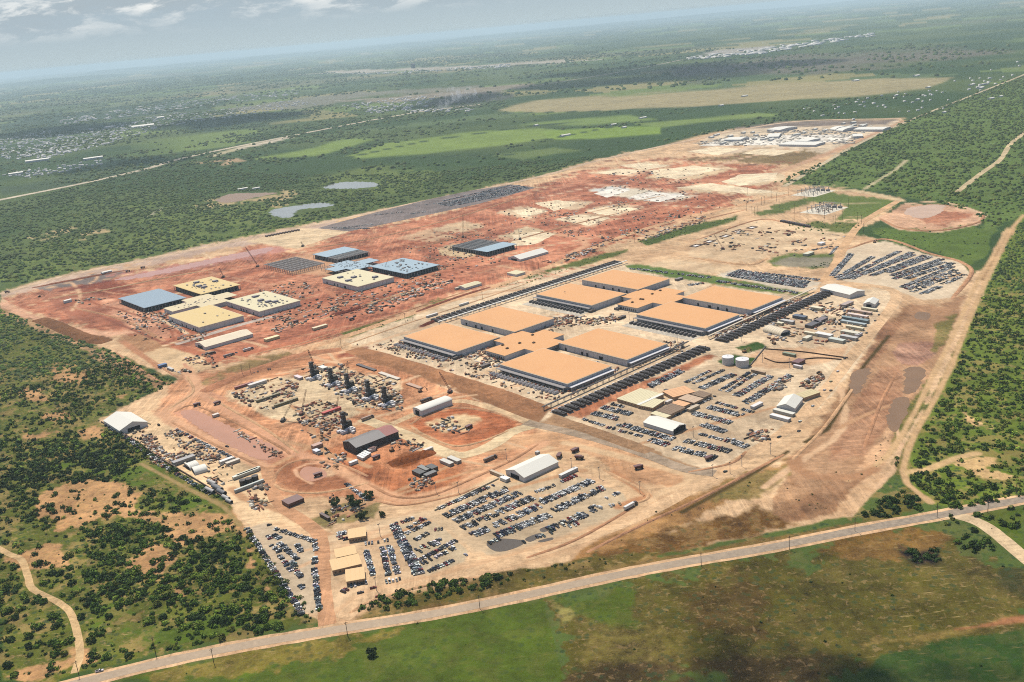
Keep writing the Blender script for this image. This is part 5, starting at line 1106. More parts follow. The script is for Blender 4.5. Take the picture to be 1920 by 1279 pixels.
# small goods strewn over the yards, past counting
def clutter():
    V = []; F = []; C = []; rn = np.random.default_rng(11)
    pal = [A(*c) for c in ((236,226,206), (96,86,80), (150,140,130), (214,196,160), (70,58,52), (180,120,96), (226,220,214), (150,140,130), (196,150,110), (110,80,66), (206,160,126), (176,116,90))]
    def at(p, L, W, h, an, c):
        k = len(V); ca, sa = math.cos(an), math.sin(an)
        for z in (0, h):
            for (x, y) in ((-L/2, -W/2), (L/2, -W/2), (L/2, W/2), (-L/2, W/2)): V.append((p[0]+x*ca-y*sa, p[1]+x*sa+y*ca, z)); C.append(c)
        F.extend([(k+4, k+5, k+6, k+7), (k, k+1, k+5, k+4), (k+1, k+2, k+6, k+5), (k+2, k+3, k+7, k+6), (k+3, k, k+4, k+7)])
    Y = [([(1330,630),(1500,556),(1520,562),(1350,640)], 240, 4), ([(985,600),(1060,592),(1170,598),(1060,615)], 160, 4), ([(860,640),(960,660),(940,690),(850,665)], 110, 4), ([(1190,548),(1280,545),(1270,562),(1200,560)], 70, 4), ([(230,800),(300,790),(420,850),(440,920),(330,870)], 140, 3.4), ([(600,690),(740,710),(760,760),(640,740)], 200, 4.5), ([(240,795),(275,790),(290,830),(340,860),(330,880),(260,832)], 190, 3), ([(300,815),(330,810),(430,860),(440,885),(390,870)], 190, 3), ([(275,860),(300,850),(310,880),(290,870)], 60, 3), ([(325,852),(350,848),(355,865),(335,864)], 30, 4), ([(460,920),(500,900),(505,945),(475,960)], 70, 4),
         ([(430,740),(520,705),(560,720),(540,770),(470,765)], 200, 4), ([(560,690),(640,680),(750,740),(760,770),(700,775),(590,720)], 420, 4), ([(540,770),(600,750),(660,770),(650,810),(570,800)], 200, 4), ([(570,790),(630,800),(610,830),(560,815)], 60, 4), ([(430,800),(520,845),(545,862),(530,866),(470,835)], 110, 3),
         ([(800,795),(850,780),(900,790),(880,812),(820,815)], 50, 4), ([(600,840),(650,850),(640,880),(600,880)], 40, 4), ([(740,810),(800,830),(780,845),(730,830)], 50, 4), ([(640,640),(750,640),(850,670),(930,700),(1050,745),(1040,755),(900,712),(740,665)], 330, 3), ([(750,640),(850,672),(845,678),(745,650)], 260, 2),
         ([(850,668),(930,655),(940,690),(880,690)], 140, 4), ([(945,693),(1065,735),(1062,742),(940,703)], 240, 2), ([(1060,735),(1150,690),(1170,690),(1075,742)], 150, 3), ([(1180,680),(1260,650),(1270,655),(1190,690)], 130, 3), ([(1325,620),(1480,560),(1490,566),(1340,630)], 260, 4), ([(990,608),(1050,600),(1060,620),(1000,630)], 100, 3),
         ([(1000,598),(1110,590),(1100,600),(1010,610)], 80, 3), ([(1090,600),(1150,590),(1160,605),(1100,612)], 80, 4), ([(870,640),(935,655),(930,662),(868,648)], 60, 3), ([(1180,545),(1240,540),(1230,552),(1190,552)], 40, 3), ([(1240,640),(1290,640),(1280,660),(1250,660)], 70, 3), ([(1440,565),(1500,560),(1640,580),(1590,650),(1440,640)], 420, 4),
         ([(210,580),(330,590),(330,615),(260,625)], 160, 4), ([(240,610),(380,590),(390,640),(260,640)], 140, 4), ([(470,600),(600,560),(700,540),(680,565),(520,625)], 260, 4), ([(480,545),(560,525),(600,545),(560,570),(480,575)], 190, 4), ([(620,560),(800,520),(850,530),(700,590),(620,600)], 300, 4), ([(680,575),(800,535),(850,525),(840,535),(700,590)], 150, 6),
         ([(740,450),(900,420),(1060,400),(1100,440),(960,470),(800,500)], 330, 3.4), ([(940,395),(1060,376),(1220,380),(1240,410),(1080,430),(960,415)], 260, 3.6), ([(1060,440),(1200,410),(1330,365),(1420,375),(1300,420),(1120,470)], 260, 4), ([(1100,355),(1200,345),(1340,362),(1320,375),(1220,380)], 90, 5), ([(1020,490),(1110,465),(1120,472),(1040,498)], 120, 5), ([(1190,450),(1320,405),(1330,412),(1210,452)], 150, 5),
         ([(1290,270),(1400,250),(1640,235),(1600,270),(1440,275)], 700, 10), ([(1100,330),(1260,310),(1400,320),(1300,345),(1140,345)], 120, 5), ([(1300,450),(1420,415),(1500,430),(1440,470),(1340,470)], 90, 6), ([(310,700),(400,680),(420,700),(380,700)], 30, 4), ([(340,670),(400,660),(400,680),(360,685)], 60, 4), ([(100,545),(190,560),(220,580),(150,575)], 30, 5),
         ([(1540,695),(1545,715),(1520,735),(1500,720)], 90, 4), ([(1400,810),(1450,805),(1440,825),(1405,828)], 60, 4), ([(1440,720),(1480,705),(1480,725),(1450,735)], 40, 5), ([(610,950),(680,945),(690,965),(620,985)], 60, 3), ([(760,900),(800,895),(820,910),(780,925)], 60, 3), ([(1390,470),(1560,440),(1590,440),(1560,470),(1500,485)], 70, 5), ([(1530,380),(1570,380),(1560,400),(1530,402)], 40, 4), ([(720,520),(860,480),(960,460),(940,490),(760,545)], 200, 4)]
    for poly, n, s in Y:
        pa = np.array(poly, float); c = 0; lines = [rn.uniform(pa.min(0), pa.max(0)) for _ in range(max(3, n//14))]
        n = int(n*.8)
        while c < n:
            o0 = lines[rn.integers(len(lines))]; q = rn.uniform(pa.min(0), pa.max(0)) if rn.random() < .45 else o0+rn.normal(0, 1, 2)*np.array([9, 3])
            if not inside(q[None], poly)[0]: continue
            c += 1; p = P(*q); r = rn.random(); an = YAW+(math.pi/2 if rn.random() < .5 else 0)+rn.normal(0, .12)
            if r < .2: L, W, h = s*rn.uniform(2, 4.2), s*rn.uniform(.15, .35), rn.uniform(.4, 1.4)
            else: L, W, h = s*rn.uniform(.4, 1.5), s*rn.uniform(.35, .8), rn.uniform(.6, 2.6)
            at(p, L, W, h, an, (pal if s < 10 else [A(236,228,210), A(226,216,196), A(200,190,176), A(150,140,134)])[rn.integers(len(pal) if s < 10 else 4)])
    m, q_, b_ = mat('goods'); vc = q_.new('ShaderNodeVertexColor'); vc.layer_name = 'tint'; q_.link(vc.outputs[0], b_.inputs['Base Color'])
    o = bulk('building_materials', np.array(V), np.array(F), [m], {'tint': np.array(C)}, 4); tag(o, kind='stuff')
clutter()
# earth banks and spoil heaps standing above the ground
def bank(name, line, w_, h, rgb, n=7, seed=0):
    w2 = smooth([P(*q).xy for q in line], 10); vs = []; rn = random.Random(seed)
    for i, p in enumerate(w2):
        a, b_ = w2[max(i-1, 0)], w2[min(i+1, len(w2)-1)]; d = (b_-a).normalized(); nn = Vector((-d.y, d.x)); en = min(1, i/4, (len(w2)-1-i)/4)
        for j in range(n):
            s_ = j/(n-1)*2-1; z = h*max(0, 1-abs(s_)**1.6)*en*rn.uniform(.8, 1.15); q = p+nn*s_*w_*(1+rn.uniform(-.08, .08)); vs.append((q.x, q.y, z+.02 if abs(s_) < .99 else -.3))
    fs = []
    for i in range(len(w2)-1):
        for j in range(n-1): fs.append((i*n+j, (i+1)*n+j, (i+1)*n+j+1, i*n+j+1))
    me = bpy.data.meshes.new(name); me.from_pydata(vs, [], fs); me.materials.append(M_EARTH); me.update()
    if sum(f.normal.z for f in me.polygons) < 0: me.flip_normals()
    o = bpy.data.objects.new(name, me); col.objects.link(o); o.color = A(*rgb)+(1,); tag(o, kind='structure'); return o
bank('spoil_heap', [(730,872), (770,860), (815,846)], 10, 4.5, (138,80,48), seed=1); bank('spoil_heap', [(790,612), (820,600), (845,588)], 6, 3, (120,60,46), seed=2)
bank('spoil_heap', [(620,592), (650,585), (690,572)], 8, 3, (120,60,46), seed=3); bank('spoil_heap', [(72,598), (110,612), (150,630), (200,642)], 16, 5, (134,92,62), seed=4)
bank('earth_bank', [(660,655), (760,684), (860,716), (940,742), (1020,772)], 17, 4.0, (176,126,90), seed=5); bank('earth_bank', [(1040,786), (1120,812), (1220,848)], 10, 3, (176,138,104), seed=6)
bank('earth_bank', [(380,735), (450,705), (560,668), (640,655)], 12, 3, (190,132,98), seed=7)
for i, ln in enumerate(([(512,905),(520,886),(545,868),(585,862),(640,872),(690,893)], [(690,905),(640,918),(585,925),(535,920),(514,908)], [(325,773),(365,761),(440,792),(525,838),(545,853)], [(322,792),(420,842),(500,880)], [(392,744),(430,766),(500,806),(560,850)], [(385,735),(440,712),(500,690),(570,670),(625,660)],
    [(770,795),(800,778),(850,765),(920,772),(970,790)], [(955,807),(900,829),(850,836),(795,815),(772,800)], [(690,907),(740,931),(800,931),(860,909),(960,863),(1010,832)], [(700,938),(760,947),(860,927),(900,912)], [(350,705),(362,735),(315,768)], [(215,660),(260,690),(300,715),(330,722)], [(282,673),(320,700),(345,712)], [(620,657),(760,608),(900,562),(1000,527)], [(540,656),(620,631),(760,584),(900,538)],
    [(1240,434),(1320,412),(1400,393)], [(1486,862),(1502,846),(1546,801),(1600,727)], [(1100,1036),(1200,986),(1320,931),(1470,852)], [(1287,886),(1370,869),(1400,846)], [(655,1150),(700,1126),(800,1098),(900,1081)], [(1680,700),(1650,760),(1620,840)], [(560,470),(700,447),(860,407),(1000,362)], [(90,560),(190,545),(290,525),(400,505)], [(130,575),(230,600),(310,640)], [(470,665),(560,645),(620,625)], [(600,600),(700,568),(820,530)], [(500,580),(600,552)], [(950,455),(1060,425),(1180,395)], [(1100,400),(1250,365)], [(760,470),(900,435)],
    [(1300,452),(1420,413),(1480,419)], [(1290,482),(1400,497),(1440,484)], [(1650,410),(1690,428),(1760,433),(1832,418),(1846,401)], [(1585,468),(1660,449),(1745,476),(1800,491),(1822,512),(1784,562)], [(1130,880),(1215,928),(1165,952)], [(1190,950),(1080,1012),(985,1047)])): bank('berm', ln, 2.6 if ln[0][1] > 600 else 4.0, 1.0 if ln[0][1] > 600 else 1.8, ((206,156,118), (218,174,132), (196,146,110))[i % 3], 5, 40+i)
bank('earth_bank', [(920,538), (850,560), (780,585)], 5, 2, (150,90,68), seed=8); bank('earth_bank', [(60,540), (150,523), (240,506)], 7, 2.5, (150,96,74), seed=9)

def wall(line, lab, h=1.5, m=None):
    w2 = smooth([P(*q).xy for q in line], 5); vs = []
    for i, p in enumerate(w2):
        a, b_ = w2[max(i-1, 0)], w2[min(i+1, len(w2)-1)]; d = (b_-a).normalized(); nn = Vector((-d.y, d.x))*.45
        for s_ in (1, -1):
            for z in (0, h): q = p+nn*s_; vs.append((q.x, q.y, z))
    fs = []
    for i in range(len(w2)-1): a = i*4; b_ = a+4; fs += [(a, b_, b_+1, a+1), (a+1, b_+1, b_+3, a+3), (a+3, b_+3, b_+2, a+2)]
    n = len(vs)-4; fs += [(0, 1, 3, 2), (n+2, n+3, n+1, n)]
    me = bpy.data.meshes.new('retaining_wall'); me.from_pydata(vs, [], fs); me.materials.append(m or surf_cache('brown_wall', A(108,80,60))); me.update()
    o = bpy.data.objects.new('retaining_wall', me); col.objects.link(o); tag(o, lab, 'wall', 'low walls round the pale drainage pad')
wall([(1435,655),(1500,660),(1560,668),(1590,672)], 'long dark wall along the upper edge of the pale drainage pad'); wall([(1433,672),(1455,680),(1480,680),(1510,674),(1540,672),(1578,675)], 'curved dark wall along the lower edge of the pale drainage pad'); wall([(1405,688),(1436,650)], 'straight dark wall beside the lawn at the water tanks', m=surf_cache('grey_wall', A(120,112,106)))
wall([(432,942),(380,908),(300,860),(255,828),(190,792)], 'low dark fence along the scrub edge of the left yard', 1.8); wall([(815,958),(870,930),(935,898)], 'pale fence along the top edge of the largest car park', 1.5, surf_cache('fence_tan', A(226,206,170)))
for (q, L, W, rgb, lab) in (((687,690), 46, 5, (70,58,52), 'dark covered trench section at the head of the turbine plant'), ((730,706), 46, 6, (214,200,180), 'long concrete foundation strip at the head of the turbine plant'), ((777,725), 30, 6, (190,150,120), 'brown foundation strip below the leaning crane')): box_thing('foundation_strip', q, L, W, 1.6, rgb, lab, 'foundation', None, -math.pi/2)

for i, q in enumerate(((1305,461), (1330,453), (1360,443), (1383,434), (1410,427))):
    root = empty('foundation_pit', P(*q), YAW); tag(root, 'dark rectangular foundation pit with pale slab, %s from left on the graded pad' % ordn(i), 'foundation', 'foundation pits on the graded pad')
    MB().box(-11, -8, 0, 11, -6.5, 1).box(-11, 6.5, 0, 11, 8, 1).box(-11, -6.49, 0, -9.5, 6.49, 1).box(9.5, -6.49, 0, 11, 6.49, 1).build('formwork', surf_cache('brown_form', A(92,60,52)), root); MB().box(-6, -3.5, 0, 6, 3.5, .4).build('slab', M_WALLW, root)
# ================================================ VEHICLES
M_PAINT = tinted('car_paint', .3, .3, 0.0, .02)
def car_mesh(kind):
    L = {'sedan': 4.8, 'suv': 5.0, 'pickup': 6.0, 'van': 6.2}[kind]; W = 1.0; b = MB(); g = MB(); x = L/2
    b.box(-x, -W, .42, x, W, .95, 0, .04)
    for wx in (-x*.62, x*.62):
        for wy in (-W-.02, W-.2): b.cyl((wx, wy, .36), (wx, wy+.22, .36), .37, n=8, mi=1)
    if kind == 'sedan': c0, c1, h = -x*.62, x*.42, 1.45
    elif kind == 'suv': c0, c1, h = -x*.92, x*.42, 1.75
    elif kind == 'van': c0, c1, h = -x*.98, x*.72, 2.5
    else: c0, c1, h = -x*.18, x*.46, 1.85
    zt = h-.1; z0 = .95
    def trap(m, za, zb, k0, k1, e, mi=0):
        m.add([(c0+k0*.45, -W+.04+e*k0, za), (c1-k0*.9, -W+.04+e*k0, za), (c1-k0*.9, W-.04-e*k0, za), (c0+k0*.45, W-.04-e*k0, za), (c0+k1*.45, -W+.04+e*k1, zb), (c1-k1*.9, -W+.04+e*k1, zb), (c1-k1*.9, W-.04-e*k1, zb), (c0+k1*.45, W-.04-e*k1, zb)],
              [(3, 2, 1, 0), (4, 5, 6, 7), (0, 1, 5, 4), (1, 2, 6, 5), (2, 3, 7, 6), (3, 0, 4, 7)], mi)
    trap(g, z0+.004, zt, 0, 1, .16); trap(b, zt+.004, h, 1, 1.04, .16)
    if kind == 'pickup':
        b.box(-x+.05, -W+.02, .951, c0-.1, -W+.14, 1.32); b.box(-x+.05, W-.14, .951, c0-.1, W-.02, 1.32); b.box(-x+.05, -W+.15, .951, -x+.17, W-.15, 1.32); b.box(-x+.2, -W+.16, .951, c0-.12, W-.16, .97, 1)
        b.box(c1, -W+.05, .951, x-.1, W-.05, 1.12, 0, .05)
    elif kind == 'van': b.box(c0+.02, -W+.01, .951, c1-1.6, W-.01, 2.3)
    else: b.box(c1-.1, -W+.08, .951, x-.12, W-.08, 1.02, 0, .05)
    return b, g
CM = {k: car_mesh(k) for k in ('sedan', 'suv', 'pickup', 'van')}
CMM = {k: (v[0].mesh(k+'_body', [M_PAINT, M_RUB]), v[1].mesh(k+'_glass', [M_GLASS])) for k, v in CM.items()}
CCOL = [('white', (246,246,242), 32), ('black', (34,32,34), 26), ('silver', (176,178,180), 13), ('dark grey', (84,86,90), 13), ('red', (150,36,32), 6), ('dark blue', (44,58,90), 6), ('pale blue', (128,150,164), 3), ('beige', (196,178,146), 3)]
WTS = [c[2] for c in CCOL]
ROWS = [  # (description, row line(s) in photo pixels, share filled)
 ('row by the scrub in the wedge lot', [(463,991), (568,1154)], .86), ('top row of the wedge lot', [(515,992), (592,1016)], .97), ('road side row of the wedge lot', [(591,1019), (592,1034)], .95), ('road side row of the wedge lot', [(590,1044), (591,1058)], .95), ('road side row of the wedge lot', [(590,1066), (598,1144)], .95),
 ('left inner file of the wedge lot', [(502,1004), (507,1012)], 1), ('left inner file of the wedge lot', [(509,1022), (525,1036)], .9), ('left inner file of the wedge lot', [(524,1042), (547,1072)], .95), ('central file of the wedge lot', [(514,1004), (525,1011)], 1), ('central file of the wedge lot', [(524,1018), (558,1050)], .95), ('central file of the wedge lot', [(546,1052), (565,1084)], .8), ('pair in the open wedge lot', [(556,1021), (566,1036)], .9), ('last few cars of the wedge lot', [(560,1098), (570,1104)], 1),
 ('cars beside the top tan office', [(634,998), (640,1012)], .9), ('cars beside the top tan office', [(644,996), (650,1016)], .8), ('row above the square car block', [(683,1021), (730,1013)], .95), ('file right of the tan offices', [(686,1033), (700,1080)], .95), ('left file of the square block', [(716,1026), (729,1080)], .97), ('right file of the square block', [(729,1023), (746,1077)], .95), ('bottom row of the square block', [(721,1093), (753,1086)], .9), ('cars at the nearest tan office', [(655,1100), (690,1092)], .7), ('cars near the highway entrance', [(640,1112), (652,1104)], .9),
 ('left side of the long double file', [(734,984), (781,1079)], .96), ('right side of the long double file', [(741,981), (791,1077)], .96),
 ('short row atop the angled lot', [(752,981), (781,969)], .9), ('upper red-roofed row of the angled lot', [(764,991), (798,972)], .95), ('second row of the angled lot', [(772,996), (807,979)], .9), ('third row of the angled lot', [(760,1002), (770,997)], .9), ('fourth row of the angled lot', [(773,1016), (804,1000)], .85), ('fifth row of the angled lot', [(808,994), (831,993)], .9), ('sixth row of the angled lot', [(777,1032), (828,1011)], .85), ('seventh row of the angled lot', [(786,1036), (835,1014)], .8), ('eighth row of the angled lot', [(784,1052), (856,1014)], .8), ('ninth row of the angled lot', [(790,1058), (853,1028)], .7), ('lowest row of the angled lot', [(797,1075), (876,1040)], .8),
 ('first row of the largest lot', [(820,955), (926,910)], .93), ('second row of the largest lot', [(830,967), (951,915)], .96), ('third row of the largest lot', [(849,977), (972,923)], .94), ('fourth row of the largest lot', [(863,990), (996,932)], .93), ('row under the long tent', [(1003,924), (1041,910)], .97), ('maroon row under the white trailer', [(1051,905), (1081,892)], .9),
 ('fifth row of the largest lot', [(880,1003), (914,990)], .9), ('fifth row of the largest lot', [(920,986), (1009,947)], .93), ('sixth row of the largest lot', [(1010,942), (1108,900)], .96), ('seventh row of the largest lot', [(926,1004), (1028,964)], .96), ('eighth row of the largest lot', [(1034,957), (1130,912)], .93), ('ninth row of the largest lot', [(1024,992), (1096,962)], .9), ('ninth row of the largest lot', [(1100,958), (1118,948)], .7), ('strays at the east edge of the largest lot', [(1134,935), (1162,924)], .4), ('strays at the east edge of the largest lot', [(1142,950), (1165,945)], .3),
 ('row by the wet ground', [(915,1020), (938,1010)], .9), ('row along the puddles', [(980,1018), (1085,982)], .5), ('strays at the east edge of the largest lot', [(1134,935), (1162,924)], .4), ('strays at the east edge of the largest lot', [(1142,950), (1165,945)], .3),
 ('fence row of the left yard', [(200,798), (300,866)], .8), ('fence row of the left yard', [(305,872), (395,928)], .65), ('inner row of the left yard', [(226,812), (262,838)], .9), ('upper row of the left yard', [(330,806), (440,862)], .7),
 ('cars under the oak trees', [(648,907), (690,938)], .95),
 ('q', [(1147, 758), (1170, 764)], 0.95), ('r', [(1126, 765), (1181, 779)], 0.95), ('r', [(1109, 776), (1158, 788)], 0.95), ('q', [(1092, 786), (1132, 799)], 0.9), ('r', [(1156, 797), (1181, 802)], 0.9), ('r', [(1182, 804), (1261, 826)], 0.95), ('q', [(1137, 802), (1205, 819)], 0.7), ('r', [(1215, 826), (1250, 837)], 0.8), ('r', [(1261, 842), (1341, 861)], 0.9), ('r', [(1282, 828), (1367, 849)], 0.96), ('q', [(1310, 814), (1355, 825)], 0.95), ('r', [(1355, 825), (1399, 840)], 0.95), ('r', [(1313, 797), (1358, 812)], 0.95), ('r', [(1296, 776), (1369, 795)], 0.95), ('r', [(1325, 765), (1390, 781)], 0.9), ('q', [(1343, 755), (1413, 774)], 0.95), ('q', [(1264, 781), (1341, 743)], 0.9), ('r', [(1219, 727), (1282, 697)], 0.97), ('q', [(1285, 718), (1331, 696)], 0.9), ('q', [(1299, 720), (1358, 694)], 0.9), ('r', [(1317, 730), (1379, 703)], 0.97), ('w', [(1360, 737), (1418, 701)], 0.93), ('r', [(1383, 744), (1449, 706)], 0.96), ('r', [(1400, 758), (1487, 704)], 0.85), ('q', [(1215, 722), (1275, 694)], 0.6),
 ('s', [(1563,518), (1600,476)], .85), ('s', [(1572,522), (1640,482)], .9), ('s', [(1590,520), (1688,472)], .95), ('s', [(1597,524), (1712,474)], .9), ('s', [(1618,516), (1716,478)], .97), ('s', [(1636,518), (1736,480)], .9), ('s', [(1667,512), (1748,482)], .95), ('s', [(1674,518), (1768,487)], .85), ('s', [(1677,524), (1772,492)], .93), ('s', [(1700,524), (1790,494)], .85), ('s', [(1693,540), (1790,500)], .85), ('s', [(1700,545), (1795,507)], .7), ('s', [(1712,548), (1800,512)], .6), ('s', [(1730,553), (1765,538)], .8), ('s', [(1770,534), (1813,516)], .4), ('s', [(1568,512), (1585,492)], .9), ('s', [(1574,526), (1600,518)], .9),
 ('u', [(1361,517), (1508,540)], .97), ('u', [(1364,514), (1510,537)], .97), ('u', [(1369,512), (1512,533)], .9), ('u', [(1376,510), (1516,530)], .97), ('u', [(1380,508), (1534,526)], .85), ('u', [(1342,528), (1495,551)], .7), ('u', [(1180,504), (1330,522)], .5), ('u', [(1290,536), (1320,532)], .8),
 ('v', [(822,383), (985,350)], .97), ('v', [(826,385), (990,351)], .97), ('v', [(834,386), (992,353)], .97), ('v', [(842,387), (980,358)], .97), ('v', [(848,379), (975,348)], .9), ('v', [(858,385), (965,362)], .95), ('v', [(830,378), (940,352)], .8), ('v', [(868,374), (960,347)], .95), ('v', [(640,428), (700,421)], .7), ('v', [(620,428), (690,430)], .5), ('v', [(700,404), (760,398)], .5), ('v', [(770,402), (800,397)], .6), ('v', [(780,388), (830,380)], .3),
 ('t', [(470,650), (380,690)], .15), ('t', [(540,676), (570,662)], .4), ('t', [(800,640), (860,660)], .25), ('t', [(1060,700), (1180,660)], .2), ('t', [(1180,690), (1270,655)], .25), ('t', [(700,560), (860,520)], .2), ('t', [(470,700), (520,690)], .4), ('t', [(1520,470), (1560,462)], .6), ('t', [(1555,480), (1570,462)], .6), ('t', [(300,590), (340,620)], .3), ('t', [(1560,600), (1500,570)], .3)]
SINGLES = [((187,1259), 0.25, 'white', 'pickup', 'white pickup driving on the highway at lower left'), ((1360,885), .6, 'dark grey', 'suv', 'dark car on the perimeter road near the asphalt junction'), ((1498,809), .7, 'dark grey', 'suv', 'grey car on the perimeter road below the peaked tent'), ((1461,820), .6, 'dark grey', 'pickup', 'dark pickup leaving the east car park'), ((1500,791), .7, 'white', 'suv', 'white car on the perimeter road by the peaked tent'),
           ((1524,762), .7, 'white', 'suv', 'white car on the perimeter road right of the peaked tent'), ((1558,733), .7, 'dark grey', 'suv', 'dark car on the perimeter road, right one of a passing pair'), ((1546,732), .7, 'white', 'suv', 'white car on the perimeter road, left one of a passing pair'), ((1558,716), .7, 'beige', 'suv', 'beige car on the perimeter road above the passing pair'), ((1571,697), .8, 'white', 'suv', 'white car on the perimeter road near the ditch'),
           ((1584,673), .8, 'dark grey', 'suv', 'dark car on the perimeter road by the pad entrance'), ((1625,625), .8, 'dark grey', 'suv', 'dark car on the perimeter road by the broad cream container'), ((1641,602), .8, 'dark grey', 'suv', 'dark car on the perimeter road below the small white tent'), ((1648,591), .8, 'dark grey', 'suv', 'dark car on the perimeter road beside the small white tent'), ((426,838), -.5, 'black', 'suv', 'black car on the dirt road beside the red pond'), ((709,1120), .3, 'red', 'suv', 'red car on the lot road by the verge bushes'), ((676,1112), .3, 'dark grey', 'pickup', 'dark pickup by the lot entrance'), ((700,1103), .3, 'red', 'pickup', 'maroon pickup left of the lot light'), ((642,1056), 1.2, 'dark grey', 'suv', 'dark car parked beside the second tan office'), ((505,985), .4, 'black', 'suv', 'black car alone at the top of the wedge lot'), ((625,956), .9, 'white', 'suv', 'white car beside the derelict grass patch')]
R2 = []
for (ds, ln, fl) in ROWS:
    R2.append((ds, ln, fl, 0))
    if ds in 'rsuvw' or ('row of the largest lot' in ds and 'first' not in ds): R2.append((ds, ln, fl*.95, 9.0 if ds == 'w' else -5.4 if 'lot' in ds else 5.3))
ROWS = R2; spots = []
for ri, (desc, ln, fill, off_) in enumerate(ROWS):
    a, b_ = P(*ln[0]), P(*ln[1]); d = b_-a; nv_ = Vector((-d.y, d.x, 0)).normalized(); nv_ = nv_*(1 if nv_.y > 0 else -1)*off_; a = a+nv_; b_ = b_+nv_; L = d.length; n = max(1, int(L/2.75)); ang = math.atan2(d.y, d.x)+math.pi/2
    flip = random.random() < .5; kk = 0
    for i in range(n):
        if random.random() > fill: continue
        p = a+d*((i+.5)/n)+Vector((random.gauss(0, .1), random.gauss(0, .1), 0))+Vector((math.cos(ang), math.sin(ang), 0))*random.gauss(0, .35)
        c = random.choices(CCOL, WTS)[0]; kd = random.choices(['pickup', 'suv', 'sedan', 'van'], [46, 28, 22, 4])[0]
        if 'maroon' in desc: c = CCOL[4] if random.random() < .7 else c
        spots.append([p, ang+(math.pi if random.random() < .5 else 0)+random.gauss(0, .03), c, kd, desc, kk, None]); kk += 1
for q, an, cn, kd, lab in SINGLES: spots.append([P(*q), an, next(c for c in CCOL if c[0] == cn), kd, None, 0, lab])
spots.sort(key=lambda s: (s[6] is None, (s[0]-Vector((0, 0, HC))).length))
cnt = {}; NCAR = 300
for (p, an, c, kd, desc, kk, lab) in spots[:NCAR]:
    bo, gl = CMM[kd]; o = bpy.data.objects.new('parked_car' if lab is None else 'car', bo); col.objects.link(o); o.location = p; o.rotation_euler = (0, 0, an)
    o.color = A(*[max(8, min(252, v+random.randint(-9, 9))) for v in c[1]])+(1,)
    g = bpy.data.objects.new('glass', gl); col.objects.link(g); g.parent = o
    if lab is None:
        key = (desc, c[0], kd); kd_ = {'pickup': 'pickup truck', 'suv': 'suv', 'sedan': 'sedan', 'van': 'van'}[kd]
        k = cnt.get(key, 0); cnt[key] = k+1
        lab = '%s %s %s from left in the %s' % (ordn(k), c[0], kd, desc)
        tag(o, lab, 'car', 'cars parked in the nearest lots')
    else: tag(o, lab, 'car', 'cars driving or standing alone')
def far_cars():
    V = []; F = []; C = []; off = 0
    tm = {}
    for kd in CM:
        b, g = CM[kd]; vs = []; fs = []; cs = []
        for m, isg in ((b, 0), (g, 1)):
            for f, mi in zip(m.f, m.m):
                if mi == 1 and not isg: col_ = 2
                else: col_ = isg
                if len(f) == 4 and len(set(f)) == 4 and not (col_ == 2): fs.append([i+len(vs) for i in f])
            vs += m.v; cs += [isg]*len(m.v)
        tm[kd] = (np.array(vs), np.array(fs), np.array(cs))
    for (p, an, c, kd, *_k) in spots[NCAR:]:
        v, f, cs = tm[kd]; ca, sa = math.cos(an), math.sin(an)
        V.append(np.stack([v[:, 0]*ca-v[:, 1]*sa+p.x, v[:, 0]*sa+v[:, 1]*ca+p.y, v[:, 2]], -1)); F.append(f+off); off += len(v)
        C.append(np.where(cs[:, None] == 1, np.array([[.02, .025, .03]]), np.array([A(*c[1])])))
    m, q, b_ = mat('far_car_paint'); vc = q.new('ShaderNodeVertexColor'); vc.layer_name = 'tint'; q.link(vc.outputs[0], b_.inputs['Base Color']); b_.inputs['Roughness'].default_value = .3; b_.inputs['Specular IOR Level'].default_value = .5
    o = bulk('parked_cars', np.vstack(V), np.vstack(F), [m], {'tint': np.vstack(C)}, 4); tag(o, kind='stuff')
far_cars()
print('CARS', len(spots))
# trucks and machines
def semi(q, rz, lab, rgb=(244,242,236)):
    root = empty('semi_truck', P(*q), rz); tag(root, lab, 'truck', 'trucks and heavy machines')
    MB().box(-9, -1.3, 1.1, 4.2, 1.3, 4.0).build('trailer', M_TINT, root, color=A(*rgb))
    MB().box(5, -1.2, 1.0, 7.4, 1.2, 3.7, taper=.08).box(7.4, -1.05, 1.0, 9, 1.05, 2.2).build('cab', M_TINT, root, color=A(70,60,60))
    MB().box(7.41, -1, 2.3, 7.5, 1, 3.3).build('windscreen', M_GLASS, root)
    for x in (-7.5, -6.2, 3.0, 5.4, 8): 
        w_ = MB().cyl((x, -1.3, .52), (x, -.9, .52), .52, n=10).cyl((x, .9, .52), (x, 1.3, .52), .52, n=10); w_.build('wheel_pair', M_RUB, root)
semi((1183,951), YAW+.02, 'white semi trailer truck at the right edge of the largest car park'); semi((920,862), YAW, 'flatbed semi truck on the pale road above the concrete lane', (150,130,110)); semi((800,752), YAW, 'dark semi truck on the road under the white low-arched warehouse', (90,80,76)); semi((690,786), YAW, 'semi truck on the plant road beside the lone stack', (180,150,130)); semi((430,668), YAW, 'grey semi truck on the red road by the pale pad', (150,140,136)); semi((395,665), YAW, 'black semi truck on the red road by the pale pad', (60,54,54)); semi((466,657), YAW, 'pale semi truck below the long cream tent', (226,220,210))
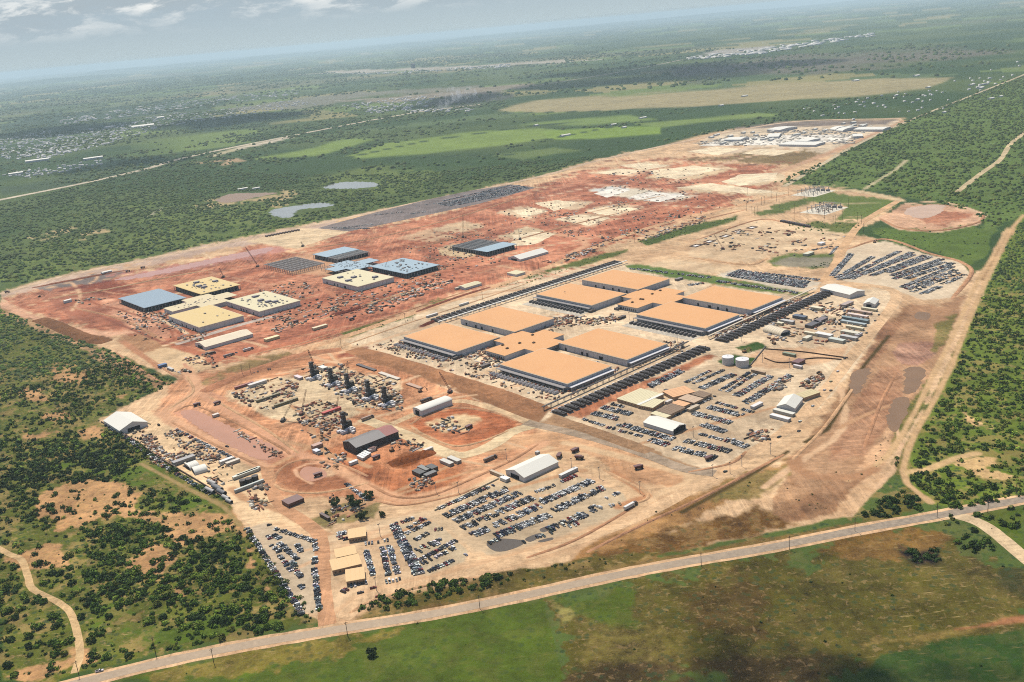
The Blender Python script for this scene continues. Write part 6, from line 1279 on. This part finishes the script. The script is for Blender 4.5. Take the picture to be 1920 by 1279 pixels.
def dump(q, rz, lab, rgb=(112,62,56)):
    root = empty('dump_truck', P(*q), rz); tag(root, lab, 'truck', 'trucks and heavy machines')
    b = MB().box(-4.2, -1.5, 1.3, 4.2, 1.5, 1.8); b.build('chassis', M_BLK, root)
    b = MB().add([(-4.6, -1.8, 2.0), (1.6, -1.8, 2.0), (1.6, 1.8, 2.0), (-4.6, 1.8, 2.0), (-5.4, -2.1, 4.0), (2.4, -2.1, 4.4), (2.4, 2.1, 4.4), (-5.4, 2.1, 4.0)], [(3, 2, 1, 0), (0, 1, 5, 4), (1, 2, 6, 5), (2, 3, 7, 6), (3, 0, 4, 7), (4, 5, 6, 7)]); b.build('dump_bed', M_TINT, root, color=A(*rgb))
    MB().box(2.6, -1.3, 1.81, 4.6, 1.3, 3.9, taper=.1).build('cab', M_TINT, root, color=A(*[int(v*.8) for v in rgb]))
    for x in (-3, 3):
        for y in (-1.9, 1.2): MB().cyl((x, y, .9), (x, y+.7, .9), .9, n=12).build('wheel', M_RUB, root)
def digger(q, rz, lab, rgb=(150,104,52), s=1.25):
    root = empty('excavator', P(*q), rz); root.scale = (s, s, s); tag(root, lab, 'excavator', 'trucks and heavy machines')
    for y in (-1.6, .9): MB().box(-2.2, y, 0, 2.2, y+.7, .9).build('track', M_RUB, root)
    MB().box(-2.2, -1.4, 1.0, 1.6, 1.4, 2.4).build('body', M_TINT, root, color=A(*rgb)); MB().box(.2, .2, 2.41, 1.7, 1.4, 3.4).build('cab', M_GLASS, root)
    MB().bar((1.4, -.3, 2), (4.8, -.3, 5.0), .6).bar((4.8, -.3, 5.0), (7.4, -.3, 2.2), .5).build('arm', M_TINT, root, color=A(*rgb)); MB().box(6.8, -.9, 1.0, 8.0, .3, 2.2).build('bucket', M_BLK, root)
for q, rz, lab in (((1079,847), .6, 'maroon dump truck, upper of the pair right of the long gabled tent'), ((1087,861), -.4, 'maroon dump truck, lower of the pair right of the long gabled tent'), ((1049,857), 1.2, 'dark loader truck at the far gable of the long tent'), ((1198,879), .2, 'dark tracked truck alone on the brown slope'), ((880,803), .8, 'dark truck in the red circular excavation'), ((706,860), .6, 'truck standing below the dark warehouse'), ((700,845), .5, 'brown truck near the plant road bend'), ((408,758), .6, 'maroon truck at the plant corner bend'), ((370,761), .5, 'maroon scraper at the red pond head'), ((597,893), .4, 'maroon truck at the haul road fork'),
                   ((14,549), .3, 'maroon truck at the far left gravel road'), ((240,510), .3, 'maroon truck on the gravel road by the shallow water'), ((268,503), .3, 'orange truck on the gravel road by the shallow water'), ((660,600), .6, 'maroon truck on the central red haul road'), ((555,605), .6, 'maroon truck right of the long cream tent'), ((1330,862), .5, 'brown truck at the east lot corner')): dump(q, rz, lab)
for q, rz, lab in (((621,940), 1.5, 'brown excavator with raised arm beside the oak tree'), ((735,846), .5, 'black-armed excavator by the pale slab'), ((74,557), .3, 'orange excavator digging the red earthworks'), ((1451,645), 1.8, 'small orange excavator in the equipment yard'), ((1396,661), .3, 'excavator by the lawn at the water tanks'), ((788,735), .4, 'excavator by the white low-arched warehouse end'), ((1160,600), .5, 'excavator at the crossing between the orange buildings'), ((1640,455), .9, 'excavator at the top of the right car park'), ((1424,437), .4, 'excavator on the pale graded pad')): digger(q, rz, lab)

# ================================================ TREES AND SCRUB
def foliage(name, src):
    m, q, b = mat(name)
    if src == 'obj': oi = q.new('ShaderNodeObjectInfo'); base = oi.outputs['Color']
    else: vc = q.new('ShaderNodeVertexColor'); vc.layer_name = 'tint'; base = vc.outputs[0]
    g = q.new('ShaderNodeNewGeometry'); n = q.noise(g.outputs['Position'], .35, 4, .6)
    vm = q.new('ShaderNodeVectorMath', operation='SCALE'); q.link(base, vm.inputs[0]); q.link(q.math('ADD', q.math('MULTIPLY', n, 1.3), .35), vm.inputs['Scale'])
    q.link(vm.outputs[0], b.inputs['Base Color']); b.inputs['Roughness'].default_value = .8; b.inputs['Specular IOR Level'].default_value = .15
    return m
M_FOL = foliage('foliage', 'obj'); M_FOLB = foliage('scrub_foliage', 'attr'); M_BARK = surf('bark', (.09, .07, .05), .9, .2)
def crown_mesh(seed, flat=.75, lobes=6, nleaf=330):
    rn = np.random.default_rng(seed); V = []; F = []
    L = [(0, 0, .55*flat, .62)]+[(math.cos(a)*rn.uniform(.3, .85), math.sin(a)*rn.uniform(.3, .85), rn.uniform(.25, .85)*flat, rn.uniform(.22, .48)) for a in np.linspace(0, 6.28, lobes+1)[:-1]+rn.uniform(0, 1)]
    for _ in range(nleaf):
        x, y, z, r = L[rn.integers(len(L))]; d = rn.normal(0, 1, 3); d /= np.linalg.norm(d); d[2] = abs(d[2])*1.0 if rn.random() < .75 else d[2]
        c = np.array([x, y, z])+d*r*rn.uniform(.7, 1.05)*np.array([1, 1, flat]); c[2] = max(c[2], .08)
        nrm = d+rn.normal(0, .45, 3); nrm /= np.linalg.norm(nrm); u = np.cross(nrm, rn.normal(0, 1, 3)); u /= np.linalg.norm(u); v = np.cross(nrm, u); s = rn.uniform(.09, .19)
        k = len(V); V += [tuple(c+u*s), tuple(c+v*s*.9), tuple(c-u*s*.9), tuple(c-v*s)]; F.append((k, k+1, k+2, k+3))
    me = bpy.data.meshes.new('crown'); me.from_pydata(V, [], F); me.materials.append(M_FOL); me.update(); return me
def trunk_mesh(seed, h=.4):
    rn = random.Random(seed); mb = MB().cyl((0, 0, -.05), (0, 0, h*.5), .07, .05, 6)
    for i in range(3): a = i*2.1+rn.uniform(0, 1); mb.cyl((0, 0, h*.42), (math.cos(a)*.3, math.sin(a)*.3, h*1.3), .045, .02, 5)
    return mb.mesh('trunk', [M_BARK])
PROT = [(crown_mesh(20+i, flat=(.7, .85, .6, 1.0, .8, .7)[i], lobes=(6, 5, 7, 4, 6, 5)[i]), trunk_mesh(i)) for i in range(6)]
OAKP = [(crown_mesh(50+i, flat=1.15, lobes=8, nleaf=520), trunk_mesh(9+i, .6)) for i in range(2)]
GREENS = [('dark green', (64,88,34)), ('mid green', (92,120,44)), ('olive green', (120,128,54)), ('light green', (138,162,60)), ('dusty green', (130,130,88))]
# (outline, plants per square metre, radius low/high, evenness, tones)
PONDS = [[(395,380),(425,360),(525,358),(530,368),(430,386)], [(500,397),(540,384),(628,380),(630,392),(560,400),(540,414),(508,410)], [(598,354),(640,338),(708,338),(710,354),(650,359)], [(1655,802),(1672,755),(1705,740),(1712,775),(1688,815)], [(1690,740),(1698,690),(1735,685),(1738,712),(1716,745)], [(1675,685),(1678,640),(1745,636),(1756,668),(1718,690)]]
def bush_field():
    rn = np.random.default_rng(5); out = []
    bare = [z[0] for z in Z if z[1] == (196,150,104) or z[1] == (222,184,130)]
    VZ = [([(-40,1040),(0,580),(110,625),(200,655),(300,705),(330,718),(230,762),(185,790),(260,832),(350,893),(430,945),(466,1000),(562,1152),(600,1163),(300,1222),(100,1268),(-40,1290)], .040, .7, 4.2, .35, (0,0,0,1,1,1,2,3)),
          ([(0,590),(110,632),(200,662),(300,712),(220,762),(180,790),(0,760)], .020, 1.2, 3.0, .3, (0,1,2,4,4)),
          ([(30,850),(120,835),(250,835),(260,870),(200,905),(60,905),(0,900)], .022, 2.0, 4.5, .1, (0,0,0,1)),
          ([(150,990),(260,965),(330,1010),(440,1010),(470,1080),(560,1150),(400,1180),(250,1170),(170,1080)], .034, 1.2, 4.6, .22, (0,0,1,1,1,3)),
          ([(-60,545),(0,541),(120,513),(300,475),(480,438),(620,410),(800,370),(960,338),(1040,318),(1130,294),(1000,300),(850,320),(640,330),(400,320),(270,318),(150,348),(0,385),(-60,395)], .0085, 2.2, 5.0, .35, (0,1,1,1,2,2)),
          ([(1925,400),(1905,425),(1878,480),(1854,530),(1828,592),(1803,656),(1780,708),(1752,763),(1722,813),(1706,850),(1700,880),(1708,905),(1752,942),(1800,958),(1960,918),(2000,400)], .042, 1.1, 3.6, .2, (0,1,1,1,1,2,2,3)),
          ([(1450,343),(1560,298),(1700,226),(1920,143),(2000,140),(2000,395),(1920,396),(1850,436),(1830,398),(1720,372),(1610,350)], .0075, 2.2, 4.6, .4, (0,1,1,2,2)),
          ([(1630,432),(1700,430),(1810,422),(1860,442),(1850,478),(1815,498),(1750,470),(1680,458)], .006, 1.0, 2.6, .4, (1,1,2,3)),
          ([(664,1148),(700,1128),(760,1106),(830,1092),(905,1080),(960,1074),(950,1098),(860,1114),(740,1142)], .06, 1.4, 4.0, .05, (0,1,1,2)),
          ([(960,1074),(1040,1060),(1140,1040),(1200,1040),(1100,1070),(960,1096)], .012, .8, 2.0, .4, (1,2,4)),
          ([(1615,972),(1640,945),(1680,922),(1730,925),(1740,948),(1690,968)], .045, 2.2, 4.4, .05, (0,0,0,1)), ([(1700,905),(1720,860),(1800,880),(1900,905),(1900,925),(1800,955),(1755,945)], .022, 2, 4.6, .2, (0,1,1,2)),
          ([(1828,968),(1920,945),(1960,960),(1920,990),(1860,985)], .026, 2, 4.2, .1, (0,1,1)), ([(1790,1005),(1830,995),(1870,1030),(1850,1042),(1800,1030)], .03, 2, 4.4, .1, (0,0,1)), ([(1692,1036),(1755,1032),(1765,1052),(1722,1062)], .09, 2, 3.6, 0, (0,0)), ([(1765,972),(1790,966),(1800,984),(1775,990)], .03, 1.6, 3, .1, (0,2)),  # third outline: thicket added to fill the painted dark blot
          ([(462,985),(600,1165),(575,1165),(455,1000)], .03, 1.5, 3.4, .1, (0,1)), ([(560,1152),(605,1140),(608,1162),(570,1168)], .012, 1, 2.2, .2, (1,4)), ([(215,785),(350,895),(430,945),(420,955),(340,905),(200,800)], .008, 1, 2.4, .3, (0,1,2)),
          ([(1470,420),(1530,415),(1620,418),(1600,432),(1540,440),(1490,430)], .006, 1.4, 3, .4, (1,2)), ([(640,624),(700,606),(780,588),(775,600),(700,618),(655,634)], .006, .8, 1.8, .4, (1,2,4)), ([(1195,452),(1290,424),(1385,403),(1380,413),(1300,436),(1215,460)], .012, 1, 2.4, .4, (1,2)), ([(915,545),(1000,513),(1100,485),(1180,466),(1175,474),(1080,502),(980,535),(930,548)], .010, .8, 2.2, .4, (1,2,4)),
          ([(1535,492),(1560,488),(1555,504),(1510,503)], .02, 1, 2.2, .1, (0,1)), ([(590,970),(640,948),(700,945),(690,968),(610,985)], .006, .8, 1.8, .5, (4,2)), ([(1180,975),(1300,940),(1480,870),(1490,885),(1340,960),(1140,1052)], .003, .6, 1.4, .5, (2,4)),
          ([(1260,1075),(1900,985),(1920,1279),(1100,1279)], .0011, .5, 1.3, .5, (2,4,0)), ([(300,1255),(1000,1130),(1060,1279),(300,1279)], .0006, .4, 1.1, .5, (1,2)), ([(1500,870),(1650,850),(1640,900),(1560,960),(1440,985)], .002, .5, 1.2, .5, (2,4)), ([(1843,540),(1800,640),(1770,700),(1735,770),(1705,820),(1672,868),(1690,885),(1706,845),(1750,762),(1776,706),(1798,656),(1822,592)], .03, .9, 2.4, .3, (0,1,2)), ([(1702,775),(1722,740),(1738,715),(1742,735),(1712,790),(1690,830),(1672,850)], .012, .8, 2, .3, (1,2)), ([(1640,840),(1668,800),(1672,850),(1640,880)], .03, .5, 1.1, .2, (2,4))]
    for poly, dens, r0, r1, even, tones in VZ:
        w2 = Pn(poly); lo, hi_ = w2.min(0), w2.max(0); n = int((hi_-lo).prod()*dens)
        while n > 0:
            k = min(n, 200000); n -= k
            g = rn.uniform(lo, hi_, (k, 2)); ok = inside(g, [tuple(v) for v in w2]); g = g[ok]
            d = np.hypot(g[:, 0], g[:, 1])
            cl = fbm(g[:, 0], g[:, 1], 46, 3); keep = rn.random(len(g)) < np.clip(even*0+(cl-.5)*(6*even)+.62, .04, 1.2)
            keep &= rn.random(len(g)) < np.clip(3000/d, .25, 1)
            q = pix(np.column_stack([g, np.zeros(len(g))])); inb = np.zeros(len(g), bool)
            for bp in bare: inb |= inside(q, bp)
            keep &= ~(inb & (rn.random(len(g)) < .62))
            for pp in PONDS: keep &= ~inside(q, pp)
            for tr in ([(-20,1018),(15,1038),(40,1050),(52,1080),(62,1105),(110,1130),(135,1155),(150,1220),(140,1262)], [(265,870),(350,915),(420,950),(450,985)], [(1890,428),(1856,490),(1834,525),(1811,575),(1789,625),(1766,671),(1746,711),(1721,761),(1691,816),(1666,852)], [(1920,402),(1895,432),(1872,480),(1847,530),(1821,590),(1796,656),(1774,706),(1746,761),(1716,811),(1701,847),(1693,882),(1701,907),(1745,942)], [(1700,885),(1740,880),(1790,860),(1830,850)], [(1795,360),(1840,325),(1875,300),(1895,270),(1920,250)], [(1620,355),(1680,318),(1700,300)]):
                keep &= edge_dist(g, [tuple(v) for v in Pn(tr)], False) > 6.5
            g = g[keep]; sz = rn.random(len(g))**1.7*(r1-r0)+r0; sz = np.where(np.hypot(g[:, 0], g[:, 1]) > 2300, sz*1.25, sz)
            tn = np.array(tones)[rn.integers(0, len(tones), len(g))]
            out.append(np.column_stack([g, sz, tn]))
    # open woods of the plain, thinning with distance
    for poly, dens, r in (([(0,352),(0,240),(500,200),(950,190),(950,300),(640,330),(400,318),(270,316),(150,345)], .00075, 8), ([(950,300),(950,215),(1300,205),(1800,170),(1790,180),(1690,218),(1480,226),(1300,256),(1130,290)], .0008, 7), ([(1700,225),(1820,178),(1920,138),(2000,110),(2000,170),(1920,170)], .001, 6), ([(0,240),(0,170),(900,100),(1900,80),(1900,140),(1500,150),(900,185),(500,195)], .00012, 14)):
        w2 = Pn(poly); lo, hi_ = w2.min(0), w2.max(0); n = int((hi_-lo).prod()*dens); n = min(n, 220000); g = rn.uniform(lo, hi_, (n, 2)); g = g[inside(g, [tuple(v) for v in w2])]
        cl = fbm(g[:, 0], g[:, 1], 420, 4); g = g[rn.random(len(g)) < np.clip((cl-.44)*7, .03, 1)]; q = pix(np.column_stack([g, np.zeros(len(g))])); inb = np.zeros(len(g), bool)
        for z in Z[:24]:
            if z[2] < .5: inb |= inside(q, z[0])
        g = g[~inb]; out.append(np.column_stack([g, r*rn.uniform(.5, 1.3, len(g)), rn.integers(1, 3, len(g))]))
    return np.vstack(out)
BUSH = bush_field()
_d = np.sqrt(BUSH[:, 0]**2+BUSH[:, 1]**2+HC**2)
_q = pix(np.column_stack([BUSH[:, :2], np.zeros(len(BUSH))])); _in = (_q[:, 0] > 4) & (_q[:, 0] < 1916) & (_q[:, 1] < 1275)
_app = np.where(_in, BUSH[:, 2]/_d, 0); _ord = np.argsort(-_app)
print('BUSHES', len(BUSH))
MARKS = [((150,1220), 'the pale winding track mouth'), ((62,1105), 'the winding track bend'), ((20,1040), 'the winding track left end'), ((540,1120), 'the lower wedge lot edge'), ((480,1030), 'the upper wedge lot edge'), ((250,1170), 'the low green glade'), ((320,1100), 'the bare orange gully'), ((170,940), 'the large bare orange patch'), ((370,985), 'the orange patch by the yard'), ((230,790), 'the white peaked tent hall'),
         ((700,1135), 'the verge by the lot entrance'), ((850,1098), 'the middle of the verge thicket'), ((1680,950), 'the thicket by the right driveway'), ((1840,890), 'the pale sandy trail at right'), ((1890,970), 'the highway at the right edge'), ((1725,1048), 'the painted dark blot south of the highway'), ((1830,1015), 'the pale driveway south side'), ((400,1190), 'the highway at lower left'), ((60,870), 'the dark thicket at left'), ((1740,760), 'the right dirt track'), ((130,1010), 'the upper left scrub'), ((60,1200), 'the lower left corner scrub')]
MW = np.array([P(*m[0]).xy for m in MARKS]); rank = {}
ind = list(_ord[:290]); lst = []
for i in ind:
    x, y, r, tn = BUSH[i]; dd = np.hypot(MW[:, 0]-x, MW[:, 1]-y); k = int(dd.argmin()); lst.append((k, dd[k], i))
lst.sort()
for k, dd, i in lst:
    x, y, r, tn = BUSH[i]; r_ = rank.get(k, 0); rank[k] = r_+1; tn = int(tn); cm, tm_ = PROT[int(i) % 6]
    root = empty('mesquite_bush', (x, y, 0), (i*1.7) % 6.28); root.scale = (r*1.12, r*1.12, r*(.95+.35*((i*7) % 10)/10))
    c = bpy.data.objects.new('crown', cm); col.objects.link(c); c.parent = root; j = .85+.3*((i*13) % 17)/17; c.color = tuple(v*j for v in A(*GREENS[tn][1]))+(1,)
    tk_ = bpy.data.objects.new('trunk', tm_); col.objects.link(tk_); tk_.parent = root
    tag(root, '%s %s bush, %s nearest to %s' % ('broad' if r > 4.2 else 'rounded', GREENS[tn][0], ordn(r_), MARKS[k][1]), 'bush', 'mesquite bushes of the near scrub')
for q, r, lab in (((629,948), 5.5, 'dark oak tree beside the brown excavator'), ((668,952), 6.5, 'large dark oak tree at the parked cars, left of the pair'), ((680,972), 5.5, 'dark oak tree at the office road'), ((692,935), 5.5, 'oak tree behind the parked cars and white cabin'), ((717,968), 3.6, 'small lone oak right of the derelict patch'), ((697,1230), 4.6, 'lone round dark bush in the green pasture south of the highway'), ((658,940), 4.5, 'oak tree leaning over the parked cars'), ((612,965), 2.4, 'small shrub in the derelict grass patch')):
    root = empty('oak_tree', P(*q), random.uniform(0, 6)); root.scale = (r, r, r*1.1); tag(root, lab, 'tree'); cm, tm_ = OAKP[int(r*10) % 2]
    c = bpy.data.objects.new('crown', cm); col.objects.link(c); c.parent = root; c.color = A(66,84,36)+(1,)
    t2 = bpy.data.objects.new('trunk', tm_); col.objects.link(t2); t2.parent = root
def scrub():
    rn = np.random.default_rng(8); rest = np.setdiff1d(np.arange(len(BUSH)), np.array(ind)); B = BUSH[rest]; d = np.hypot(B[:, 0], B[:, 1])
    GA = np.array([A(*g[1]) for g in GREENS]); Vs = []; Fs = []; Cs = []; off = 0
    for sel, nl in ((d < 1250, 46), ((d >= 1250) & (d < 1600), 24), (d >= 1600, 0)):
        b = B[sel]; n = len(b)
        if not n: continue
        cb = GA[b[:, 3].astype(int)]*rn.uniform(.7, 1.35, (n, 1))*(1.0 if nl > 30 else 1.1 if nl else .88)
        pt_ = (fbm(b[:, 0], b[:, 1], 130, 3)[:, None]-.5); cb = cb*(1+pt_*1.1)
        if not nl: mix_ = np.clip((np.hypot(b[:, 0], b[:, 1])-1600)/2500, .25, .6)[:, None]; cb = cb*(1-mix_)+np.array(A(74, 96, 42))*mix_
        if nl:          # clumps of leaves spread through an uneven dome
            di = rn.normal(0, 1, (n, nl, 3)); di /= np.linalg.norm(di, axis=2, keepdims=True); di[..., 2] = np.abs(di[..., 2])
            lob = 1+.28*np.sin(np.arctan2(di[..., 1], di[..., 0])*rn.integers(2, 5, (n, 1))+rn.uniform(0, 6, (n, 1)))
            c = di*rn.uniform(.62, 1, (n, nl, 1))*lob[..., None]*b[:, None, 2:3]*np.array([1, 1, .85])
            c[..., :2] += b[:, None, :2]; c[..., 2] += b[:, None, 2]*.12
            nr = di+rn.normal(0, .4, di.shape); u = np.cross(nr, rn.normal(0, 1, di.shape)); u /= np.linalg.norm(u, axis=2, keepdims=True); v = np.cross(nr/np.linalg.norm(nr, axis=2, keepdims=True), u)
            s = b[:, None, 2:3]*rn.uniform(.26, .46, (n, nl, 1))*(1.0 if nl > 30 else 1.25)
            V = np.stack([c+u*s, c-u*s*.6+v*s*.8, c-u*s*.5-v*s*.8], 2).reshape(-1, 3); F = np.arange(len(V)).reshape(-1, 3); C = np.repeat(cb, nl*3, 0)
        else:           # jagged domes
            k = 6; a = np.linspace(0, 2*math.pi, k+1)[:-1][None]+rn.uniform(0, 6, (n, 1)); r1 = b[:, 2:3]*rn.uniform(.75, 1.25, (n, k)); r2 = r1*rn.uniform(.5, .9, (n, k)); z2 = b[:, 2:3]*rn.uniform(.4, .9, (n, k))
            lo_ = np.stack([b[:, 0:1]+r1*np.cos(a), b[:, 1:2]+r1*np.sin(a), np.zeros_like(r1)], -1); mi_ = np.stack([b[:, 0:1]+r2*np.cos(a+.4), b[:, 1:2]+r2*np.sin(a+.4), z2], -1); tp = np.stack([b[:, 0], b[:, 1], b[:, 2]*rn.uniform(.8, 1.15, n)], -1)[:, None]
            V = np.concatenate([lo_, mi_, tp], 1).reshape(-1, 3); i = np.arange(k); j = (i+1) % k
            f = np.concatenate([np.stack([i, j, k+i], -1), np.stack([j, k+j, k+i], -1), np.stack([k+i, k+j, np.full(k, 2*k)], -1)]); F = (f[None]+(np.arange(n)*(2*k+1))[:, None, None]).reshape(-1, 3); C = np.repeat(cb, 2*k+1, 0)
        Vs.append(V); Fs.append(F+off); off += len(V); Cs.append(C)
    o = bulk('scrub', np.vstack(Vs), np.vstack(Fs), [M_FOLB], {'tint': np.vstack(Cs)}, 3); tag(o, kind='stuff'); print('SCRUB TRIS', sum(len(f) for f in Fs))
scrub()
# smoke from the far quarry fire
def smoke():
    b0 = P(822, 207); bm = bmesh.new()
    for (dx, dz, r) in ((0, 8, 18), (16, 26, 24), (38, 46, 28), (70, 62, 34), (110, 74, 38), (155, 84, 40), (205, 92, 36), (30, 80, 24), (-20, 22, 14), (60, 12, 16), (90, 110, 26)):
        bmesh.ops.create_icosphere(bm, subdivisions=3, radius=r, matrix=Matrix.Translation((dx, 0, dz))@Matrix.Scale(1.15, 4, (1, 0, 0)))
    me = bpy.data.meshes.new('smoke'); bm.to_mesh(me); bm.free(); o = bpy.data.objects.new('smoke', me); col.objects.link(o); o.location = b0; tag(o, kind='stuff')
    rm = o.modifiers.new('join', 'REMESH'); rm.mode = 'VOXEL'; rm.voxel_size = 6
    m = bpy.data.materials.new('smoke'); m.use_nodes = True; t = NT(m.node_tree); t.n.clear(); v = t.new('ShaderNodeVolumePrincipled'); v.inputs['Color'].default_value = (.9, .92, .95, 1)
    tc = t.new('ShaderNodeTexCoord'); n = t.noise(t.mapping(tc.outputs['Object'], scale=(1/28, 1/28, 1/46)), 1.0, 4, .6); t.link(t.ramp(n, .44, .74, 0, .020), v.inputs['Density'])
    t.link(v.outputs[0], t.new('ShaderNodeOutputMaterial').inputs['Volume']); me.materials.append(m)
smoke()

def hills():
    V = []; F = []; rn = random.Random(4)
    for (p0, p1, D, H, n) in (((-200, 0), (330, 0), 36000, 170, 60), ((200, 0), (1300, 0), 52000, 150, 120), ((900, 0), (2100, 0), 60000, 170, 120)):
        k = len(V)
        for i in range(n+1):
            ax = (p0[0]+(p1[0]-p0[0])*i/n-960)/FPX; e = min(1, i/8, (n-i)/8); h = H*e*(.35+.65*vnoise(np.array([i*.21+D]), np.array([3.3]))[0])
            for dy, z in ((-2600, -2), (-600, h*.9), (700, h), (3000, -2)): V.append((ax*(D+dy), D+dy, z))
        for i in range(n):
            for j in range(3): a = k+i*4+j; F.append((a, a+4, a+5, a+1))
    me = bpy.data.meshes.new('hills'); me.from_pydata(V, [], F); me.materials.append(M_EARTH); me.update()
    if sum(f.normal.z for f in me.polygons) < 0: me.flip_normals()
    o = bpy.data.objects.new('hills', me); col.objects.link(o); o.color = A(70,92,58)+(1,); tag(o, kind='structure')
hills()
# ================================================ air between the camera and the horizon
def haze():
    mb = MB().box(-92000, -6000, -1.0, 92000, 92000, HC+25)
    m = bpy.data.materials.new('haze'); m.use_nodes = True; n = m.node_tree; n.nodes.clear()
    v = n.nodes.new('ShaderNodeVolumePrincipled'); v.inputs['Color'].default_value = (.62, .80, .88, 1); v.inputs['Density'].default_value = 3.7e-5
    v.inputs['Anisotropy'].default_value = .1
    o_ = n.nodes.new('ShaderNodeOutputMaterial'); n.links.new(v.outputs[0], o_.inputs['Volume'])
    o = mb.build('haze', m); tag(o, kind='stuff'); return o
haze()
# unseen clouds added above the frame to shade chosen ground
def shade_cloud(q, rx, ry, base, seed, dens):
    rn = random.Random(seed); g = P(*q); c = g+SUNDIR*(base/SUNDIR.z); bm = bmesh.new(); s_ = min(rx, ry)
    for i in range(13):
        a = rn.uniform(0, 6.28); k = math.sqrt(rn.random()); r = s_*rn.uniform(.3, .55)
        bmesh.ops.create_icosphere(bm, subdivisions=3, radius=r, matrix=Matrix.Translation((math.cos(a)*k*rx*.8, math.sin(a)*k*ry*.8, r*rn.uniform(.1, .5))))
    me = bpy.data.meshes.new('shade_cloud'); bm.to_mesh(me); bm.free(); o = bpy.data.objects.new('shade_cloud', me); col.objects.link(o); o.location = c; tag(o, kind='structure')
    rm = o.modifiers.new('join', 'REMESH'); rm.mode = 'VOXEL'; rm.voxel_size = s_*.09
    m = bpy.data.materials.new('shade_cloud'); m.use_nodes = True; n = m.node_tree; n.nodes.clear(); v = n.nodes.new('ShaderNodeVolumePrincipled'); v.inputs['Color'].default_value = (1, 1, 1, 1); v.inputs['Density'].default_value = dens
    n.links.new(v.outputs[0], n.nodes.new('ShaderNodeOutputMaterial').inputs['Volume']); me.materials.append(m)
shade_cloud((1330,1300), 150, 55, 1500, 1, .012); shade_cloud((1790,1275), 110, 50, 1500, 2, .010); shade_cloud((1560,1330), 140, 50, 1500, 6, .012)
shade_cloud((450,222), 620, 520, 1800, 3, .004); shade_cloud((95,246), 620, 600, 1800, 4, .004); shade_cloud((230,308), 380, 200, 1700, 5, .006); shade_cloud((860,186), 420, 700, 1800, 7, .004); shade_cloud((1180,140), 900, 1500, 1900, 8, .002); shade_cloud((1330,133), 900, 900, 1900, 9, .002)
